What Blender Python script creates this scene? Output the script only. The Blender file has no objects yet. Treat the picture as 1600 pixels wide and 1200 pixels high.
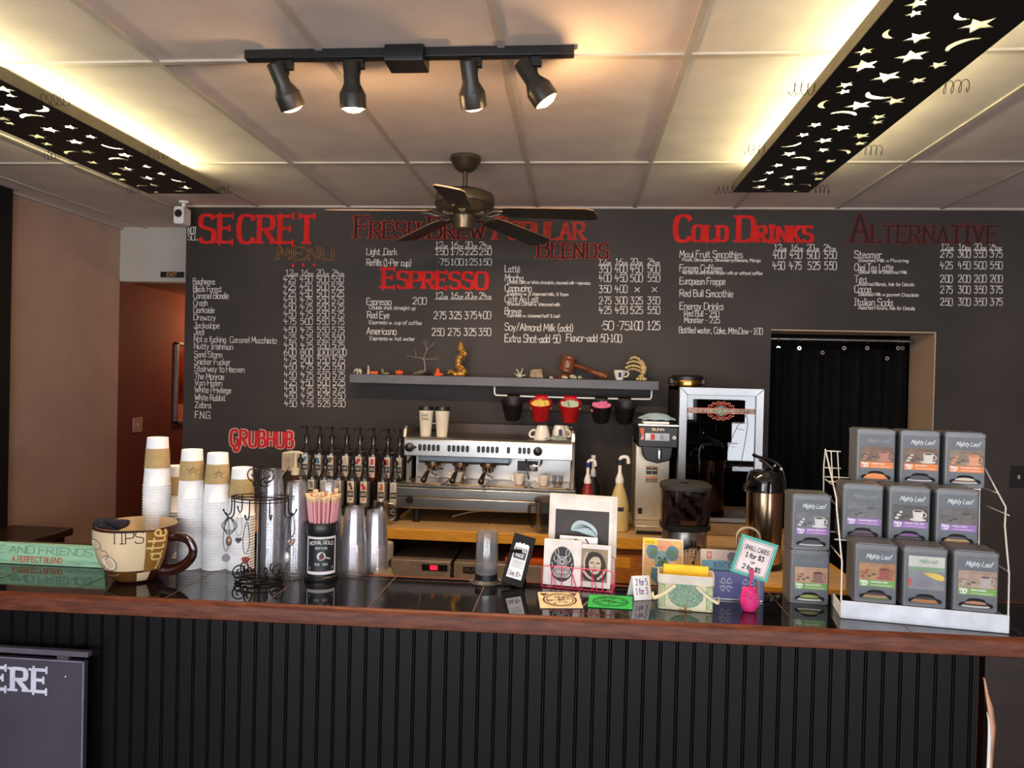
import bpy, bmesh, math, random
from mathutils import Vector, Matrix
pi = math.pi
random.seed(7)
sc = bpy.context.scene
COL = sc.collection

# ---------------------------------------------------------------- camera, world, windows' daylight, exposure
F_PX, YAW, PITCH, ROLL, EYE = 1149.07, .08706, -.01079, .023787, 1.75
_F = Vector((-math.sin(YAW)*math.cos(PITCH), math.cos(YAW)*math.cos(PITCH), math.sin(PITCH)))
_R0 = Vector((math.cos(YAW), math.sin(YAW), 0)); _U0 = _R0.cross(_F)
_R = math.cos(ROLL)*_R0 + math.sin(ROLL)*_U0; _U = -math.sin(ROLL)*_R0 + math.cos(ROLL)*_U0
cam = bpy.data.objects.new('camera', bpy.data.cameras.new('camera')); COL.objects.link(cam)
cam.matrix_world = Matrix(((_R.x, _U.x, -_F.x, 0), (_R.y, _U.y, -_F.y, 0), (_R.z, _U.z, -_F.z, EYE), (0, 0, 0, 1)))
cam.data.sensor_width = 36; cam.data.lens = 36*F_PX/1600; cam.data.clip_start = .05
sc.camera = cam
sc.view_settings.view_transform = 'Standard'; sc.view_settings.look = 'None'
sc.view_settings.exposure = 0.32; sc.view_settings.gamma = 1.0; sc.view_settings.use_curve_mapping = False
sc.cycles.transparent_max_bounces = 64; sc.cycles.max_bounces = 10; sc.cycles.glossy_bounces = 5; sc.cycles.diffuse_bounces = 5
sc.cycles.sample_clamp_indirect = 6.0

world = bpy.data.worlds.new('world'); sc.world = world; world.use_nodes = True
bg = world.node_tree.nodes['Background']; bg.inputs[0].default_value = (.80, .90, 1.0, 1); bg.inputs[1].default_value = 1.2

def light(name, kind, loc, energy, color, size=None, size_y=None, target=None, spot=None, blend=.5):
    d = bpy.data.lights.new(name, kind); d.energy = energy; d.color = color
    if kind == 'AREA':
        d.shape = 'RECTANGLE'; d.size = size; d.size_y = size_y or size
    elif size is not None: d.shadow_soft_size = size
    if spot: d.spot_size = spot; d.spot_blend = blend
    o = bpy.data.objects.new(name, d); COL.objects.link(o); o.location = loc
    if target is not None:
        o.rotation_euler = (Vector(target)-Vector(loc)).to_track_quat('-Z', 'Y').to_euler()
    return o
WIN = [(-3.2, -1.1, .5, 2.55), (-.8, 1.3, .5, 2.55), (1.6, 3.9, .5, 2.55)]     # shop windows behind the camera: x0, x1, z0, z1
FRONT_Y = -3.2
for x0, x1, z0, z1 in WIN:
    light('window_daylight', 'AREA', ((x0+x1)/2, FRONT_Y-.12, (z0+z1)/2), 85, (.93, .95, 1.0), x1-x0, z1-z0, ((x0+x1)/2, 4, (z0+z1)/2+3.2))

# ---------------------------------------------------------------- picking points on planes that stand in the room
def ray(u, v): return _F + _R*((u-800)/F_PX) - _U*((v-600)/F_PX)
def at(u, v, Y): d = ray(u, v); return Vector((0, 0, EYE)) + d*(Y/d.y)
def on(u, v, Z): d = ray(u, v); return Vector((0, 0, EYE)) + d*((Z-EYE)/d.z)
def atx(u, v, X): d = ray(u, v); return Vector((0, 0, EYE)) + d*(X/d.x)
def mpp(p): return (Vector(p)-Vector((0, 0, EYE))).dot(_F)/F_PX

# ---------------------------------------------------------------- materials
def lin(c): return tuple(((x/255)/12.92 if x/255 <= .04045 else ((x/255+.055)/1.055)**2.4) for x in c)
def mat(name, rgb, rough=.5, metal=0.0, spec=.5, vary=.06, scale=14, bump=0.0, bscale=60, coat=0.0, emit=None, estr=0, rgb2=None, stretch=None, ior=1.5):
    m = bpy.data.materials.new(name); m.use_nodes = True
    nt = m.node_tree; n = nt.nodes; b = n['Principled BSDF']
    b.inputs['Roughness'].default_value = rough; b.inputs['Metallic'].default_value = metal
    b.inputs['Specular IOR Level'].default_value = spec; b.inputs['IOR'].default_value = ior
    if coat: b.inputs['Coat Weight'].default_value = coat; b.inputs['Coat Roughness'].default_value = .05
    c = lin(rgb); c2 = lin(rgb2) if rgb2 else tuple(min(1, x*(1+vary*2.5)) for x in c); c1 = c if rgb2 else tuple(x*(1-vary*2) for x in c)
    tc = n.new('ShaderNodeTexCoord'); nz = n.new('ShaderNodeTexNoise'); nz.inputs['Scale'].default_value = scale; nz.inputs['Detail'].default_value = 4
    src = tc.outputs['Object']
    if stretch:
        mp = n.new('ShaderNodeMapping'); mp.inputs['Scale'].default_value = stretch; nt.links.new(src, mp.inputs[0]); src = mp.outputs[0]
    nt.links.new(src, nz.inputs['Vector'])
    r = n.new('ShaderNodeValToRGB'); r.color_ramp.elements[0].position = .35; r.color_ramp.elements[1].position = .68
    r.color_ramp.elements[0].color = (*c1, 1); r.color_ramp.elements[1].color = (*c2, 1)
    nt.links.new(nz.outputs['Fac'], r.inputs[0]); nt.links.new(r.outputs[0], b.inputs['Base Color'])
    if bump:
        n2 = n.new('ShaderNodeTexNoise'); n2.inputs['Scale'].default_value = bscale; nt.links.new(src, n2.inputs['Vector'])
        bp = n.new('ShaderNodeBump'); bp.inputs['Strength'].default_value = bump; bp.inputs['Distance'].default_value = .003
        nt.links.new(n2.outputs['Fac'], bp.inputs['Height']); nt.links.new(bp.outputs[0], b.inputs['Normal'])
    if emit: b.inputs['Emission Color'].default_value = (*lin(emit), 1); b.inputs['Emission Strength'].default_value = estr
    return m
def clear(name, tint=(235, 238, 240), gloss=.05, rough=.08, edge=.55, milk=0.0):
    """thin clear plastic or glass: see-through, more mirror-like towards grazing"""
    m = bpy.data.materials.new(name); m.use_nodes = True; nt = m.node_tree; n = nt.nodes; n.clear()
    out = n.new('ShaderNodeOutputMaterial'); t = n.new('ShaderNodeBsdfTransparent'); g = n.new('ShaderNodeBsdfGlossy'); mx = n.new('ShaderNodeMixShader')
    lw = n.new('ShaderNodeLayerWeight'); lw.inputs[0].default_value = .25
    mr = n.new('ShaderNodeMapRange'); mr.inputs['To Min'].default_value = gloss; mr.inputs['To Max'].default_value = edge
    t.inputs[0].default_value = (*lin(tint), 1); g.inputs['Roughness'].default_value = rough
    nt.links.new(lw.outputs['Facing'], mr.inputs[0]); nt.links.new(mr.outputs[0], mx.inputs[0])
    if milk:
        df = n.new('ShaderNodeBsdfDiffuse'); m2 = n.new('ShaderNodeMixShader'); m2.inputs[0].default_value = milk; df.inputs[0].default_value = (.8, .8, .82, 1)
        nt.links.new(t.outputs[0], m2.inputs[1]); nt.links.new(df.outputs[0], m2.inputs[2]); nt.links.new(m2.outputs[0], mx.inputs[1])
    else: nt.links.new(t.outputs[0], mx.inputs[1])
    nt.links.new(g.outputs[0], mx.inputs[2]); nt.links.new(mx.outputs[0], out.inputs[0])
    return m
_mc = {}
def paint(rgb, rough=.5, metal=0.0, **k):
    key = (rgb, rough, metal, tuple(sorted(k.items())))
    if key not in _mc: _mc[key] = mat('paint_%02x%02x%02x' % rgb, rgb, rough, metal, **k)
    return _mc[key]

CHALK = mat('chalk', (215, 210, 205), .95, spec=.1, vary=.1, scale=40)
RED = mat('red_paint', (214, 40, 36), .8, spec=.2, vary=.05)
REDDIM = mat('faded_red_paint', (176, 62, 48), .85, spec=.2, vary=.1, scale=30)
REDTHIN = mat('thin_red_paint', (120, 42, 40), .85, spec=.2, vary=.1, scale=30)
GOLDDIM = mat('faded_gold_paint', (140, 98, 58), .85, spec=.2, vary=.25, scale=60)
BOARD = mat('blackboard_paint', (60, 54, 51), .62, spec=.3, vary=.12, scale=1.3, bump=.05, bscale=250)
BOARDINK = mat('blackboard_ink', (48, 41, 40), .8, spec=.2, vary=.05)
BLACK = mat('black_plastic', (22, 22, 24), .38, vary=.03)
BLACKMAT = mat('matt_black', (20, 19, 20), .7, spec=.3, vary=.05)
WHITE = mat('white_plastic', (235, 234, 230), .45, vary=.02)
PAPER = mat('white_paper', (240, 240, 240), .75, spec=.2, vary=.015)
CREAM = mat('cream_paper', (228, 218, 196), .8, spec=.2, vary=.03)
KRAFT = mat('kraft_card', (176, 150, 104), .85, spec=.2, vary=.06, scale=50, stretch=(1, 1, 8))
STEEL = mat('brushed_steel', (196, 194, 190), .28, 1.0, vary=.04, scale=30, stretch=(1, 1, 12))
STEELD = mat('dull_steel', (150, 146, 140), .38, 1.0, vary=.08, scale=25)
CHROME = mat('chrome', (220, 220, 222), .08, 1.0, vary=.01)
WIRE = mat('white_wire', (222, 218, 208), .4, vary=.02)
IRON = mat('black_iron_wire', (34, 28, 28), .4, .6, vary=.1)
CLEAR = clear('clear_plastic', (253, 253, 254), .045, .14, .40, .028)
GLASS = clear('clear_glass', (238, 240, 240), .06, .03, .6)
DARKGLASS = clear('door_glass', (120, 124, 130), .10, .015, .7)
SMOKE = clear('smoke_plastic', (104, 92, 92), .10, .06, .5)

# ---------------------------------------------------------------- mesh building
def frame_rings(pts, cyc):
    n = len(pts); T = []
    for i in range(n):
        a = pts[i-1] if (i > 0 or cyc) else pts[i]; b = pts[(i+1) % n] if (i < n-1 or cyc) else pts[i]
        t = (b-a); T.append(t.normalized() if t.length > 1e-9 else Vector((0, 0, 1)))
    u = T[0].orthogonal().normalized(); out = []
    for t in T:
        u = (u - t*u.dot(t)); u = u.normalized() if u.length > 1e-6 else t.orthogonal().normalized()
        out.append((u, t.cross(u)))
    return out
class MB:
    def __init__(s): s.v = []; s.f = []; s.m = []
    def add(s, vs, fs, mi=0, M=None):
        o = len(s.v)
        s.v += [tuple(M @ Vector(p)) if M is not None else tuple(p) for p in vs]
        s.f += [tuple(i+o for i in f) for f in fs]; s.m += [mi]*len(fs); return s
    def box(s, x0, x1, y0, y1, z0, z1, mi=0, M=None):
        v = [(x, y, z) for x in (x0, x1) for y in (y0, y1) for z in (z0, z1)]
        return s.add(v, [(0, 1, 3, 2), (4, 6, 7, 5), (0, 4, 5, 1), (2, 3, 7, 6), (0, 2, 6, 4), (1, 5, 7, 3)], mi, M)
    def lathe(s, prof, n=24, mi=0, M=None, sx=1, sy=1):
        vs = []; idx = []
        for r, z in prof:
            if r < 1e-7: idx.append([len(vs)]*n); vs.append((0, 0, z))
            else:
                idx.append(list(range(len(vs), len(vs)+n))); vs += [(r*sx*math.cos(2*pi*k/n), r*sy*math.sin(2*pi*k/n), z) for k in range(n)]
        fs = []
        for a, b in zip(idx, idx[1:]):
            for k in range(n):
                q = [a[k], a[(k+1) % n], b[(k+1) % n], b[k]]
                q = [x for i, x in enumerate(q) if x not in q[:i]]
                if len(q) > 2: fs.append(tuple(q))
        return s.add(vs, fs, mi, M)
    def cyl(s, p0, p1, r, r1=None, n=16, mi=0):
        p0, p1 = Vector(p0), Vector(p1); d = p1-p0
        M = Matrix.Translation(p0) @ d.to_track_quat('Z', 'Y').to_matrix().to_4x4()
        r1 = r if r1 is None else r1
        return s.lathe([(0, 0), (r, 0), (r1, d.length), (0, d.length)], n, mi, M)
    def tube(s, pts, r, n=8, mi=0, cyc=False, M=None, flat=1.0):
        pts = [Vector(p) for p in pts]; fr = frame_rings(pts, cyc); rs = r if isinstance(r, (list, tuple)) else [r]*len(pts)
        vs = []
        for p, (u, w), rr in zip(pts, fr, rs):
            vs += [tuple(p + u*(rr*math.cos(2*pi*k/n)) + w*(rr*flat*math.sin(2*pi*k/n))) for k in range(n)]
        L = len(pts); fs = []
        for i in range(L if cyc else L-1):
            a, b = i*n, ((i+1) % L)*n
            fs += [(a+k, a+(k+1) % n, b+(k+1) % n, b+k) for k in range(n)]
        if not cyc: fs += [tuple(range(n-1, -1, -1)), tuple(range((L-1)*n, L*n))]
        return s.add(vs, fs, mi, M)
    def prism(s, poly, z0, z1, mi=0, M=None):
        n = len(poly); vs = [(x, y, z0) for x, y in poly] + [(x, y, z1) for x, y in poly]
        fs = [tuple(range(n-1, -1, -1)), tuple(range(n, 2*n))] + [(k, (k+1) % n, n+(k+1) % n, n+k) for k in range(n)]
        return s.add(vs, fs, mi, M)
    def poly(s, poly, z=0, mi=0, M=None):
        return s.add([(x, y, z) for x, y in poly], [tuple(range(len(poly)))], mi, M)
    def grid(s, fn, nu, nv, mi=0):
        vs = [fn(i/nu, j/nv) for j in range(nv+1) for i in range(nu+1)]
        fs = [(j*(nu+1)+i, j*(nu+1)+i+1, (j+1)*(nu+1)+i+1, (j+1)*(nu+1)+i) for j in range(nv) for i in range(nu)]
        return s.add(vs, fs, mi)
    def ball(s, c, r, n=14, mi=0, sc3=(1, 1, 1), M=None):
        k = max(4, n//2); prof = [(r*math.sin(pi*i/k), -r*math.cos(pi*i/k)) for i in range(k+1)]; prof[0] = (0, -r); prof[-1] = (0, r)
        T = Matrix.Translation(c) @ Matrix.Diagonal((*sc3, 1))
        return s.lathe(prof, n, mi, (M @ T) if M is not None else T)
    def ribbon(s, pts, w, mi=0, z=0.0, contrast=None, cyc=False):
        """flat pen stroke in the xy plane; contrast thins the horizontal strokes"""
        P = [Vector((p[0], p[1])) for p in pts]
        n = len(P)
        if n < 2: return s
        if not cyc:                                                # a pen turning a sharp corner starts a new stroke
            for i in range(1, n-1):
                d0, d1 = P[i]-P[i-1], P[i+1]-P[i]
                if d0.length > 1e-9 and d1.length > 1e-9 and d0.angle(d1) > 1.0:
                    s.ribbon(pts[:i+1], w, mi, z, contrast); return s.ribbon(pts[i:], w, mi, z, contrast)
        s.k = (getattr(s, 'k', 0)+1) % 12; z = z + s.k*6e-5
        vs = []
        for i in range(n):
            a = P[i-1] if (i > 0 or cyc) else P[i]; b = P[(i+1) % n] if (i < n-1 or cyc) else P[i]
            d = b-a; d = d.normalized() if d.length > 1e-9 else Vector((1, 0))
            ww = w*.5*((contrast + (1-contrast)*abs(d.y)) if contrast else 1)
            nn = Vector((-d.y, d.x))*ww
            q = P[i].copy()
            if not cyc and not contrast:
                if i == 0: q -= d*ww*.7
                if i == n-1: q += d*ww*.7
            vs += [(q.x+nn.x, q.y+nn.y, z), (q.x-nn.x, q.y-nn.y, z)]
        fs = [(2*i+1, 2*((i+1) % n)+1, 2*((i+1) % n), 2*i) for i in range(n if cyc else n-1)]
        return s.add(vs, fs, mi)
    def warp(s, fn):
        s.v = [tuple(fn(Vector(p))) for p in s.v]; return s
def rrect(x0, x1, y0, y1, r, k=4):
    out = []
    for cx, cy, a0 in ((x1-r, y1-r, 0), (x0+r, y1-r, pi/2), (x0+r, y0+r, pi), (x1-r, y0+r, 1.5*pi)):
        out += [(cx+r*math.cos(a0+pi/2*i/k), cy+r*math.sin(a0+pi/2*i/k)) for i in range(k+1)]
    return out
def arc(cx, cy, r, a0, a1, n=12, ry=None):
    return [(cx+r*math.cos(a0+(a1-a0)*i/n), cy+(ry or r)*math.sin(a0+(a1-a0)*i/n)) for i in range(n+1)]
def star(cx, cy, r, a=0, inner=.42):
    return [(cx+(r if k % 2 == 0 else r*inner)*math.cos(a+pi/2+pi*k/5), cy+(r if k % 2 == 0 else r*inner)*math.sin(a+pi/2+pi*k/5)) for k in range(10)]
def moon(cx, cy, r, a=0, thick=.34):
    o = arc(0, 0, r, -1.25, 1.25, 12); i = arc(0, 0, r*(1-thick*.2), 1.25, -1.25, 12)
    pts = o + [(x - r*thick*math.cos(y/r*1.2), y*1.0) for x, y in i[1:-1]]
    c, s_ = math.cos(a), math.sin(a)
    return [(cx+x*c-y*s_, cy+x*s_+y*c) for x, y in pts]
RX = Matrix.Rotation(pi/2, 4, 'X')                     # drawing plane stood upright, facing the room
def face(x, y, z): return Matrix.Translation((x, y, z)) @ RX

def make(name, mb, mats, loc=(0, 0, 0), rz=0.0, parent=None, bevel=0.0, sharp=38, normals=True):
    me = bpy.data.meshes.new(name); me.from_pydata(mb.v, [], mb.f)
    for m in (mats if isinstance(mats, (list, tuple)) else [mats]): me.materials.append(m)
    me.polygons.foreach_set('material_index', mb.m)
    if normals:
        bm = bmesh.new(); bm.from_mesh(me); bmesh.ops.recalc_face_normals(bm, faces=bm.faces); bm.to_mesh(me); bm.free()
    me.polygons.foreach_set('use_smooth', [True]*len(me.polygons)); me.set_sharp_from_angle(angle=math.radians(sharp)); me.update()
    o = bpy.data.objects.new(name, me); COL.objects.link(o); o.location = loc; o.rotation_euler = (0, 0, rz)
    if parent is not None: o.parent = parent
    if bevel:
        b = o.modifiers.new('bevel', 'BEVEL'); b.width = bevel; b.segments = 2; b.limit_method = 'ANGLE'; b.angle_limit = math.radians(40)
    return o
def tag(o, label=None, cat=None, group=None, kind=None):
    if label: o['label'] = label
    if cat: o['category'] = cat
    if group: o['group'] = group
    if kind: o['kind'] = kind
    return o
def thing(name, label, cat, loc=(0, 0, 0), rz=0.0, group=None):
    o = bpy.data.objects.new(name, None); COL.objects.link(o); o.location = loc; o.rotation_euler = (0, 0, rz); o.empty_display_size = .05
    return tag(o, label, cat, group)
def solo(name, mb, mats, label, cat, loc=(0, 0, 0), rz=0.0, group=None, **k):
    return tag(make(name, mb, mats, loc, rz, **k), label, cat, group)
def struct(name, mb, mats, label=None, **k):
    return tag(make(name, mb, mats, **k), label, None, None, 'structure')
def dup(o, loc=None, rz=None, label=None, group=None, parent=None):
    c = o.copy(); COL.objects.link(c)
    if parent is not None: c.parent = parent
    if loc is not None: c.location = loc
    if rz is not None: c.rotation_euler = (0, 0, rz)
    if label: c['label'] = label
    if group: c['group'] = group
    for ch in list(o.children): dup(ch, parent=c)
    return c
def smooth_pts(pts, cyc=False, k=2):
    for _ in range(k):
        q = []; n = len(pts)
        if not cyc: q.append(pts[0])
        for i in range(n if cyc else n-1):
            a, b = Vector(pts[i]), Vector(pts[(i+1) % n]); q += [tuple(a*.75+b*.25), tuple(a*.25+b*.75)]
        if not cyc: q.append(pts[-1])
        pts = q
    return pts
ORD = ['first', 'second', 'third', 'fourth', 'fifth', 'sixth', 'seventh', 'eighth', 'ninth', 'tenth', 'eleventh', 'twelfth', 'thirteenth', 'fourteenth', 'fifteenth',
       'sixteenth', 'seventeenth', 'eighteenth', 'nineteenth', 'twentieth']
def nth(i):
    if i < 20: return ORD[i]
    t = {2: 'twenty', 3: 'thirty', 4: 'forty'}[(i+1)//10]; u = (i+1) % 10
    return t+'-'+ORD[u-1] if u else {3: 'thirtieth', 4: 'fortieth'}[(i+1)//10]

# ---------------------------------------------------------------- pen lettering: '~' curved stroke, '@' closed curve, cap height 10
GL = {}
def _g(txt):
    for line in txt.strip().split('\n'):
        ch, w, body = line.split(' ', 2)
        st = []
        for part in body.split('|'):
            part = part.strip(); md = ''
            if part[0] in '~@': md = part[0]; part = part[1:]
            st.append((md, [tuple(float(x) for x in p.split(',')) for p in part.split()]))
        GL[ch] = (float(w), st)
_g('''A 5 0,0 2.5,10 5,0|1,3.5 4,3.5
B 4.4 0,0 0,10|~0,10 2,10 4,9.6 4,6 2,5.4 0,5.4|~0,5.4 2.5,5.4 4.6,4.8 4.6,0.4 2,0 0,0
C 4.8 ~5,8.3 4.2,10.2 1,10.2 0,7.5 0,2.5 1,-.2 4.2,-.2 5,1.7
D 4.8 0,0 0,10|~0,10 3,10 5,9 5,1 3,0 0,0
E 4.4 0,0 0,10|0,10 4.4,10|0,5.3 3.4,5.3|0,0 4.4,0
F 4.2 0,0 0,10|0,10 4.4,10|0,5.3 3.4,5.3
G 5 ~5,8.3 4.2,10.2 1,10.2 0,7.5 0,2.5 1,-.2 4.2,-.2 5,2 5,4.5|5,4.5 3,4.5
H 4.8 0,0 0,10|4.8,0 4.8,10|0,5.2 4.8,5.2
I 2 1,0 1,10|0,10 2,10|0,0 2,0
J 3.6 ~3.2,10 3.2,2 2.8,-.2 .6,-.2 0,2|1.6,10 4.4,10
K 4.6 0,0 0,10|4.4,10 0,4.4|1.4,5.8 4.8,0
L 4 0,0 0,10|0,0 4.2,0
M 6 0,0 .6,10 3,3 5.4,10 6,0
N 5 0,0 0,10 5,0 5,10
O 5 @2.5,10.4 -.2,10 -.2,0 2.5,-.4 5.2,0 5.2,10
P 4.4 0,0 0,10|~0,10 2.5,10 4.6,9.6 4.6,5 2.5,4.6 0,4.6
Q 5 @2.5,10.4 -.2,10 -.2,0 2.5,-.4 5.2,0 5.2,10|3,2.4 5.4,-1.2
R 4.8 0,0 0,10|~0,10 2.5,10 4.6,9.6 4.6,5.2 2.5,5 0,5|1.8,5 5,0
S 4.4 ~4.4,8.6 3.8,10.2 .6,10.2 0,8.4 0,6 2.2,5.2 4.6,4.4 4.6,1.4 4,-.2 .6,-.2 -.1,1.6
T 4.8 2.4,0 2.4,10|0,10 4.8,10
U 4.8 ~0,10 0,2 .6,-.2 4.2,-.2 4.8,2 4.8,10
V 4.8 0,10 2.4,0 4.8,10
W 6.6 0,10 1.6,0 3.3,6.5 5,0 6.6,10
X 4.6 0,0 4.6,10|0,10 4.6,0
Y 4.6 0,10 2.3,5 4.6,10|2.3,5 2.3,0
Z 4.4 0,10 4.4,10 0,0 4.4,0
a 3.9 ~3,4.6 1.6,5.6 -.2,5 -.2,0 1.5,-.4 3,1.4|3,6.4 3,.8|3,.8 4,0
b 3.3 0,10 0,0|~0,4.6 1.6,6.4 3.4,5.6 3.4,.4 1.7,-.3 0,1
c 3 ~3.1,5 2.2,6.3 0,6 0,0 2.2,-.3 3.2,1.2
d 3.3 3.2,10 3.2,0|~3.2,4.6 1.6,6.4 -.1,5.6 -.1,.4 1.6,-.3 3.2,1.2
e 3.2 ~0,3 3.2,3.3 3.2,5.8 1.4,6.6 0,5 0,.4 1.6,-.4 3.2,.9
f 2.6 ~3,9.4 2.2,10.4 1.1,9.4 1.1,0|0,6 2.5,6
g 3.3 ~3.2,5 1.8,6.3 -.1,5.5 -.1,.6 1.6,0 3.2,1.4|~3.2,6 3.2,-1 2.6,-3 .2,-2.6
h 3.2 0,10 0,0|~0,4.4 1.5,6.4 3.2,5.8 3.2,0
i .6 .3,6 .3,0|.3,7.8 .3,8.6
j 1.4 ~1.2,6 1.2,-1.5 .8,-3 -.4,-2.4|1.2,7.8 1.2,8.6
k 3.2 0,10 0,0|3,6 0,2.6|1,3.6 3.3,0
l .6 .3,10 .3,0
m 5 0,6 0,0|~0,4.6 1.2,6.4 2.5,5.8 2.5,0|~2.5,4.6 3.8,6.4 5,5.8 5,0
n 3.2 0,6 0,0|~0,4.4 1.5,6.4 3.2,5.8 3.2,0
o 3.2 @1.6,6.5 -.3,6 -.3,0 1.6,-.5 3.5,0 3.5,6
p 3.3 0,6 0,-3|~0,4.6 1.6,6.4 3.4,5.6 3.4,.4 1.7,-.3 0,1
q 3.3 3.2,6 3.2,-3|~3.2,4.6 1.6,6.4 -.1,5.6 -.1,.4 1.6,-.3 3.2,1.2
r 2.4 0,6 0,0|~0,4 1.2,6.2 2.6,5.6
s 2.8 ~2.8,5.2 2.2,6.4 .2,6.2 0,4.4 1.4,3.2 2.9,2.2 2.7,0 .6,-.3 -.1,.8
t 2.6 ~1.1,9 1.1,1 1.5,-.2 2.8,.4|0,6.2 2.6,6.2
u 3.2 ~0,6 0,.6 1.6,-.4 3.2,1.4|3.2,6 3.2,0
v 3 0,6 1.5,0 3,6
w 4.6 0,6 1.1,0 2.3,4.4 3.5,0 4.6,6
x 3 0,0 3,6|0,6 3,0
y 3.2 0,6 1.7,.4|3.2,6 .6,-3
z 3 0,6 3,6 0,0 3,0
0 3.8 @1.9,10.5 -.3,10 -.3,0 1.9,-.5 4.1,0 4.1,10
1 2.4 .2,8.4 1.3,10 1.3,0|0,0 2.6,0
2 3.8 ~.1,8 .6,10.2 3.8,10.4 4,7 2.4,3.4 0,0|0,0 4.1,0
3 3.6 0,10 3.8,10|3.8,10 1.6,5.8|~1.6,5.8 3.8,5.8 4,3 3.4,-.3 .6,-.3 0,1.2
4 3.8 .9,10 0,4.6 3.9,4.6|2.7,7.4 2.7,0
5 3.6 3.6,10 .5,10 .3,5.7|~.3,5.7 2,6.6 3.9,5.4 3.9,.8 2,-.5 0,.8
6 3.7 ~3.2,10 1,7.4 -.1,4 0,.4 1.9,-.6 3.9,.4 3.8,5 1.9,5.8 .2,3.4
7 3.6 0,10 3.8,10 1.4,0
8 3.7 @1.9,10.4 0,10 0,6 1.9,5.3 3.9,4.6 4,0 1.9,-.5 -.2,0 -.2,4.6 1.9,5.3 3.8,6 3.8,10
9 3.7 ~3.7,7.4 2,4.6 0,5 -.1,10 2,10.6 3.9,9.8 3.6,5 2.4,0
. .8 .2,0 .6,.5
· .2 -.05,4.5 .25,5.1
, 1 .6,.8 .2,-1.6
- 2.2 .2,4.4 2,4.4
( 1.6 ~1.6,11 0,8 0,2 1.6,-1.5
) 1.6 ~0,11 1.6,8 1.6,2 0,-1.5
/ 3.4 0,-1 3.4,11
& 3.8 ~3.8,0 .6,6.4 .4,9.8 2.4,10.4 2.6,7.4 0,3.4 .2,-.4 2.2,-.6 3.8,3
+ 3 0,4.5 3,4.5|1.5,3 1.5,6
' .8 .4,10 .4,8
$ 3.8 ~3.6,8.4 3,9.6 .6,9.6 .2,6 2,5 3.8,4 3.6,.6 .6,.4 0,1.6|1.9,11 1.9,-1
× 4 .4,1 3.6,7|.4,7 3.6,1
_ 3.4 0,0 3.4,0
: 1 .4,1 .6,1.6|.4,5 .6,5.6
é 3.2 ~0,3 3.2,3.3 3.2,5.8 1.4,6.6 0,5 0,.4 1.6,-.4 3.2,.9|1.2,7.6 2.4,9
½ 4.6 .4,10 .4,5.4|4.2,10 .4,0|~2.6,4 4,4.6 4.4,3 2.6,0|2.6,0 4.6,0''')
def layout(s, gap=1.15, small=None, smallset=None):
    x = 0; out = []
    for ch in s:
        k = 1.0
        if small and ch.islower(): ch = ch.upper(); k = small
        if ch == ' ': x += 2.6; continue
        w, st = GL.get(ch, GL['-'])
        out.append((st, x, k)); x += w*k+gap
    return out, x-gap
def write(mb, s, x, y, h, width=None, lw=None, mi=0, z=0.0, small=None, serif=0, contrast=None, gap=1.15, jit=0.0, curve=2, extra=()):
    """pen lettering with its baseline starting at x, y; extra = further passes (line width, material, z)"""
    lay, tot = layout(s, gap, small); sy = h/10; sx = (width/tot) if width else sy
    lw = lw or h*.11
    for pw, pm, pz in ((lw, mi, z),)+tuple(extra):
        rnd = random.Random(len(s)*31+int(h*9999))
        for st, gx, k in lay:
            dy = rnd.uniform(-jit, jit)*h
            for md, pts in st:
                P = smooth_pts(pts, md == '@', curve) if md and curve else pts
                P = [(x+(gx+px*k)*sx, y+dy+py*k*sy) for px, py in P]
                mb.ribbon(P, pw*(k**.5), pm, pz, contrast, md == '@')
                if serif and not md:
                    for e, e2 in ((P[0], P[1]), (P[-1], P[-2])):
                        L = (serif+.5*pw/h*(1 if pz == z else .8))*k*h
                        ddx, ddy = e2[0]-e[0], e2[1]-e[1]
                        if abs(ddy) >= abs(ddx)*.7:
                            mb.ribbon([(e[0]-L, e[1]), (e[0]+L, e[1])], pw*.42, pm, pz)
                        else:
                            mb.ribbon([(e[0], e[1]-L*.62), (e[0], e[1]+L*.62)], pw*.42, pm, pz)
    return tot*sx
# ================================================================ the room
CEIL = 2.826; WALL = 4.68
TILE = mat('ceiling_tile', (218, 206, 198), .9, spec=.15, vary=.03, scale=5, bump=.25, bscale=240)
TBAR = mat('ceiling_bar', (188, 178, 168), .55, vary=.03)
BEIGE = mat('beige_wall', (198, 164, 146), .8, spec=.2, vary=.03, scale=3, bump=.08, bscale=200)
BURG = mat('dark_red_wall', (122, 62, 52), .75, spec=.25, vary=.04, scale=3, bump=.08, bscale=200)
GREYW = mat('pale_grey_wall', (190, 184, 174), .8, spec=.2, vary=.02, scale=3)
TAN = mat('tan_reveal', (196, 172, 146), .8, spec=.2, vary=.03, scale=4)
FLOOR = mat('floor_boards', (128, 104, 86), .45, vary=.1, scale=6, stretch=(8, 1, 1))
BLUEW = mat('room_wall', (120, 92, 84), .8, vary=.03)

struct('floor', MB().box(-3.7, 4.3, FRONT_Y-.1, 8.1, -.1, 0), FLOOR)
struct('ceiling', MB().box(-3.7, 4.3, FRONT_Y-.1, 5.45, CEIL, CEIL+.1), TILE)
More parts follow.
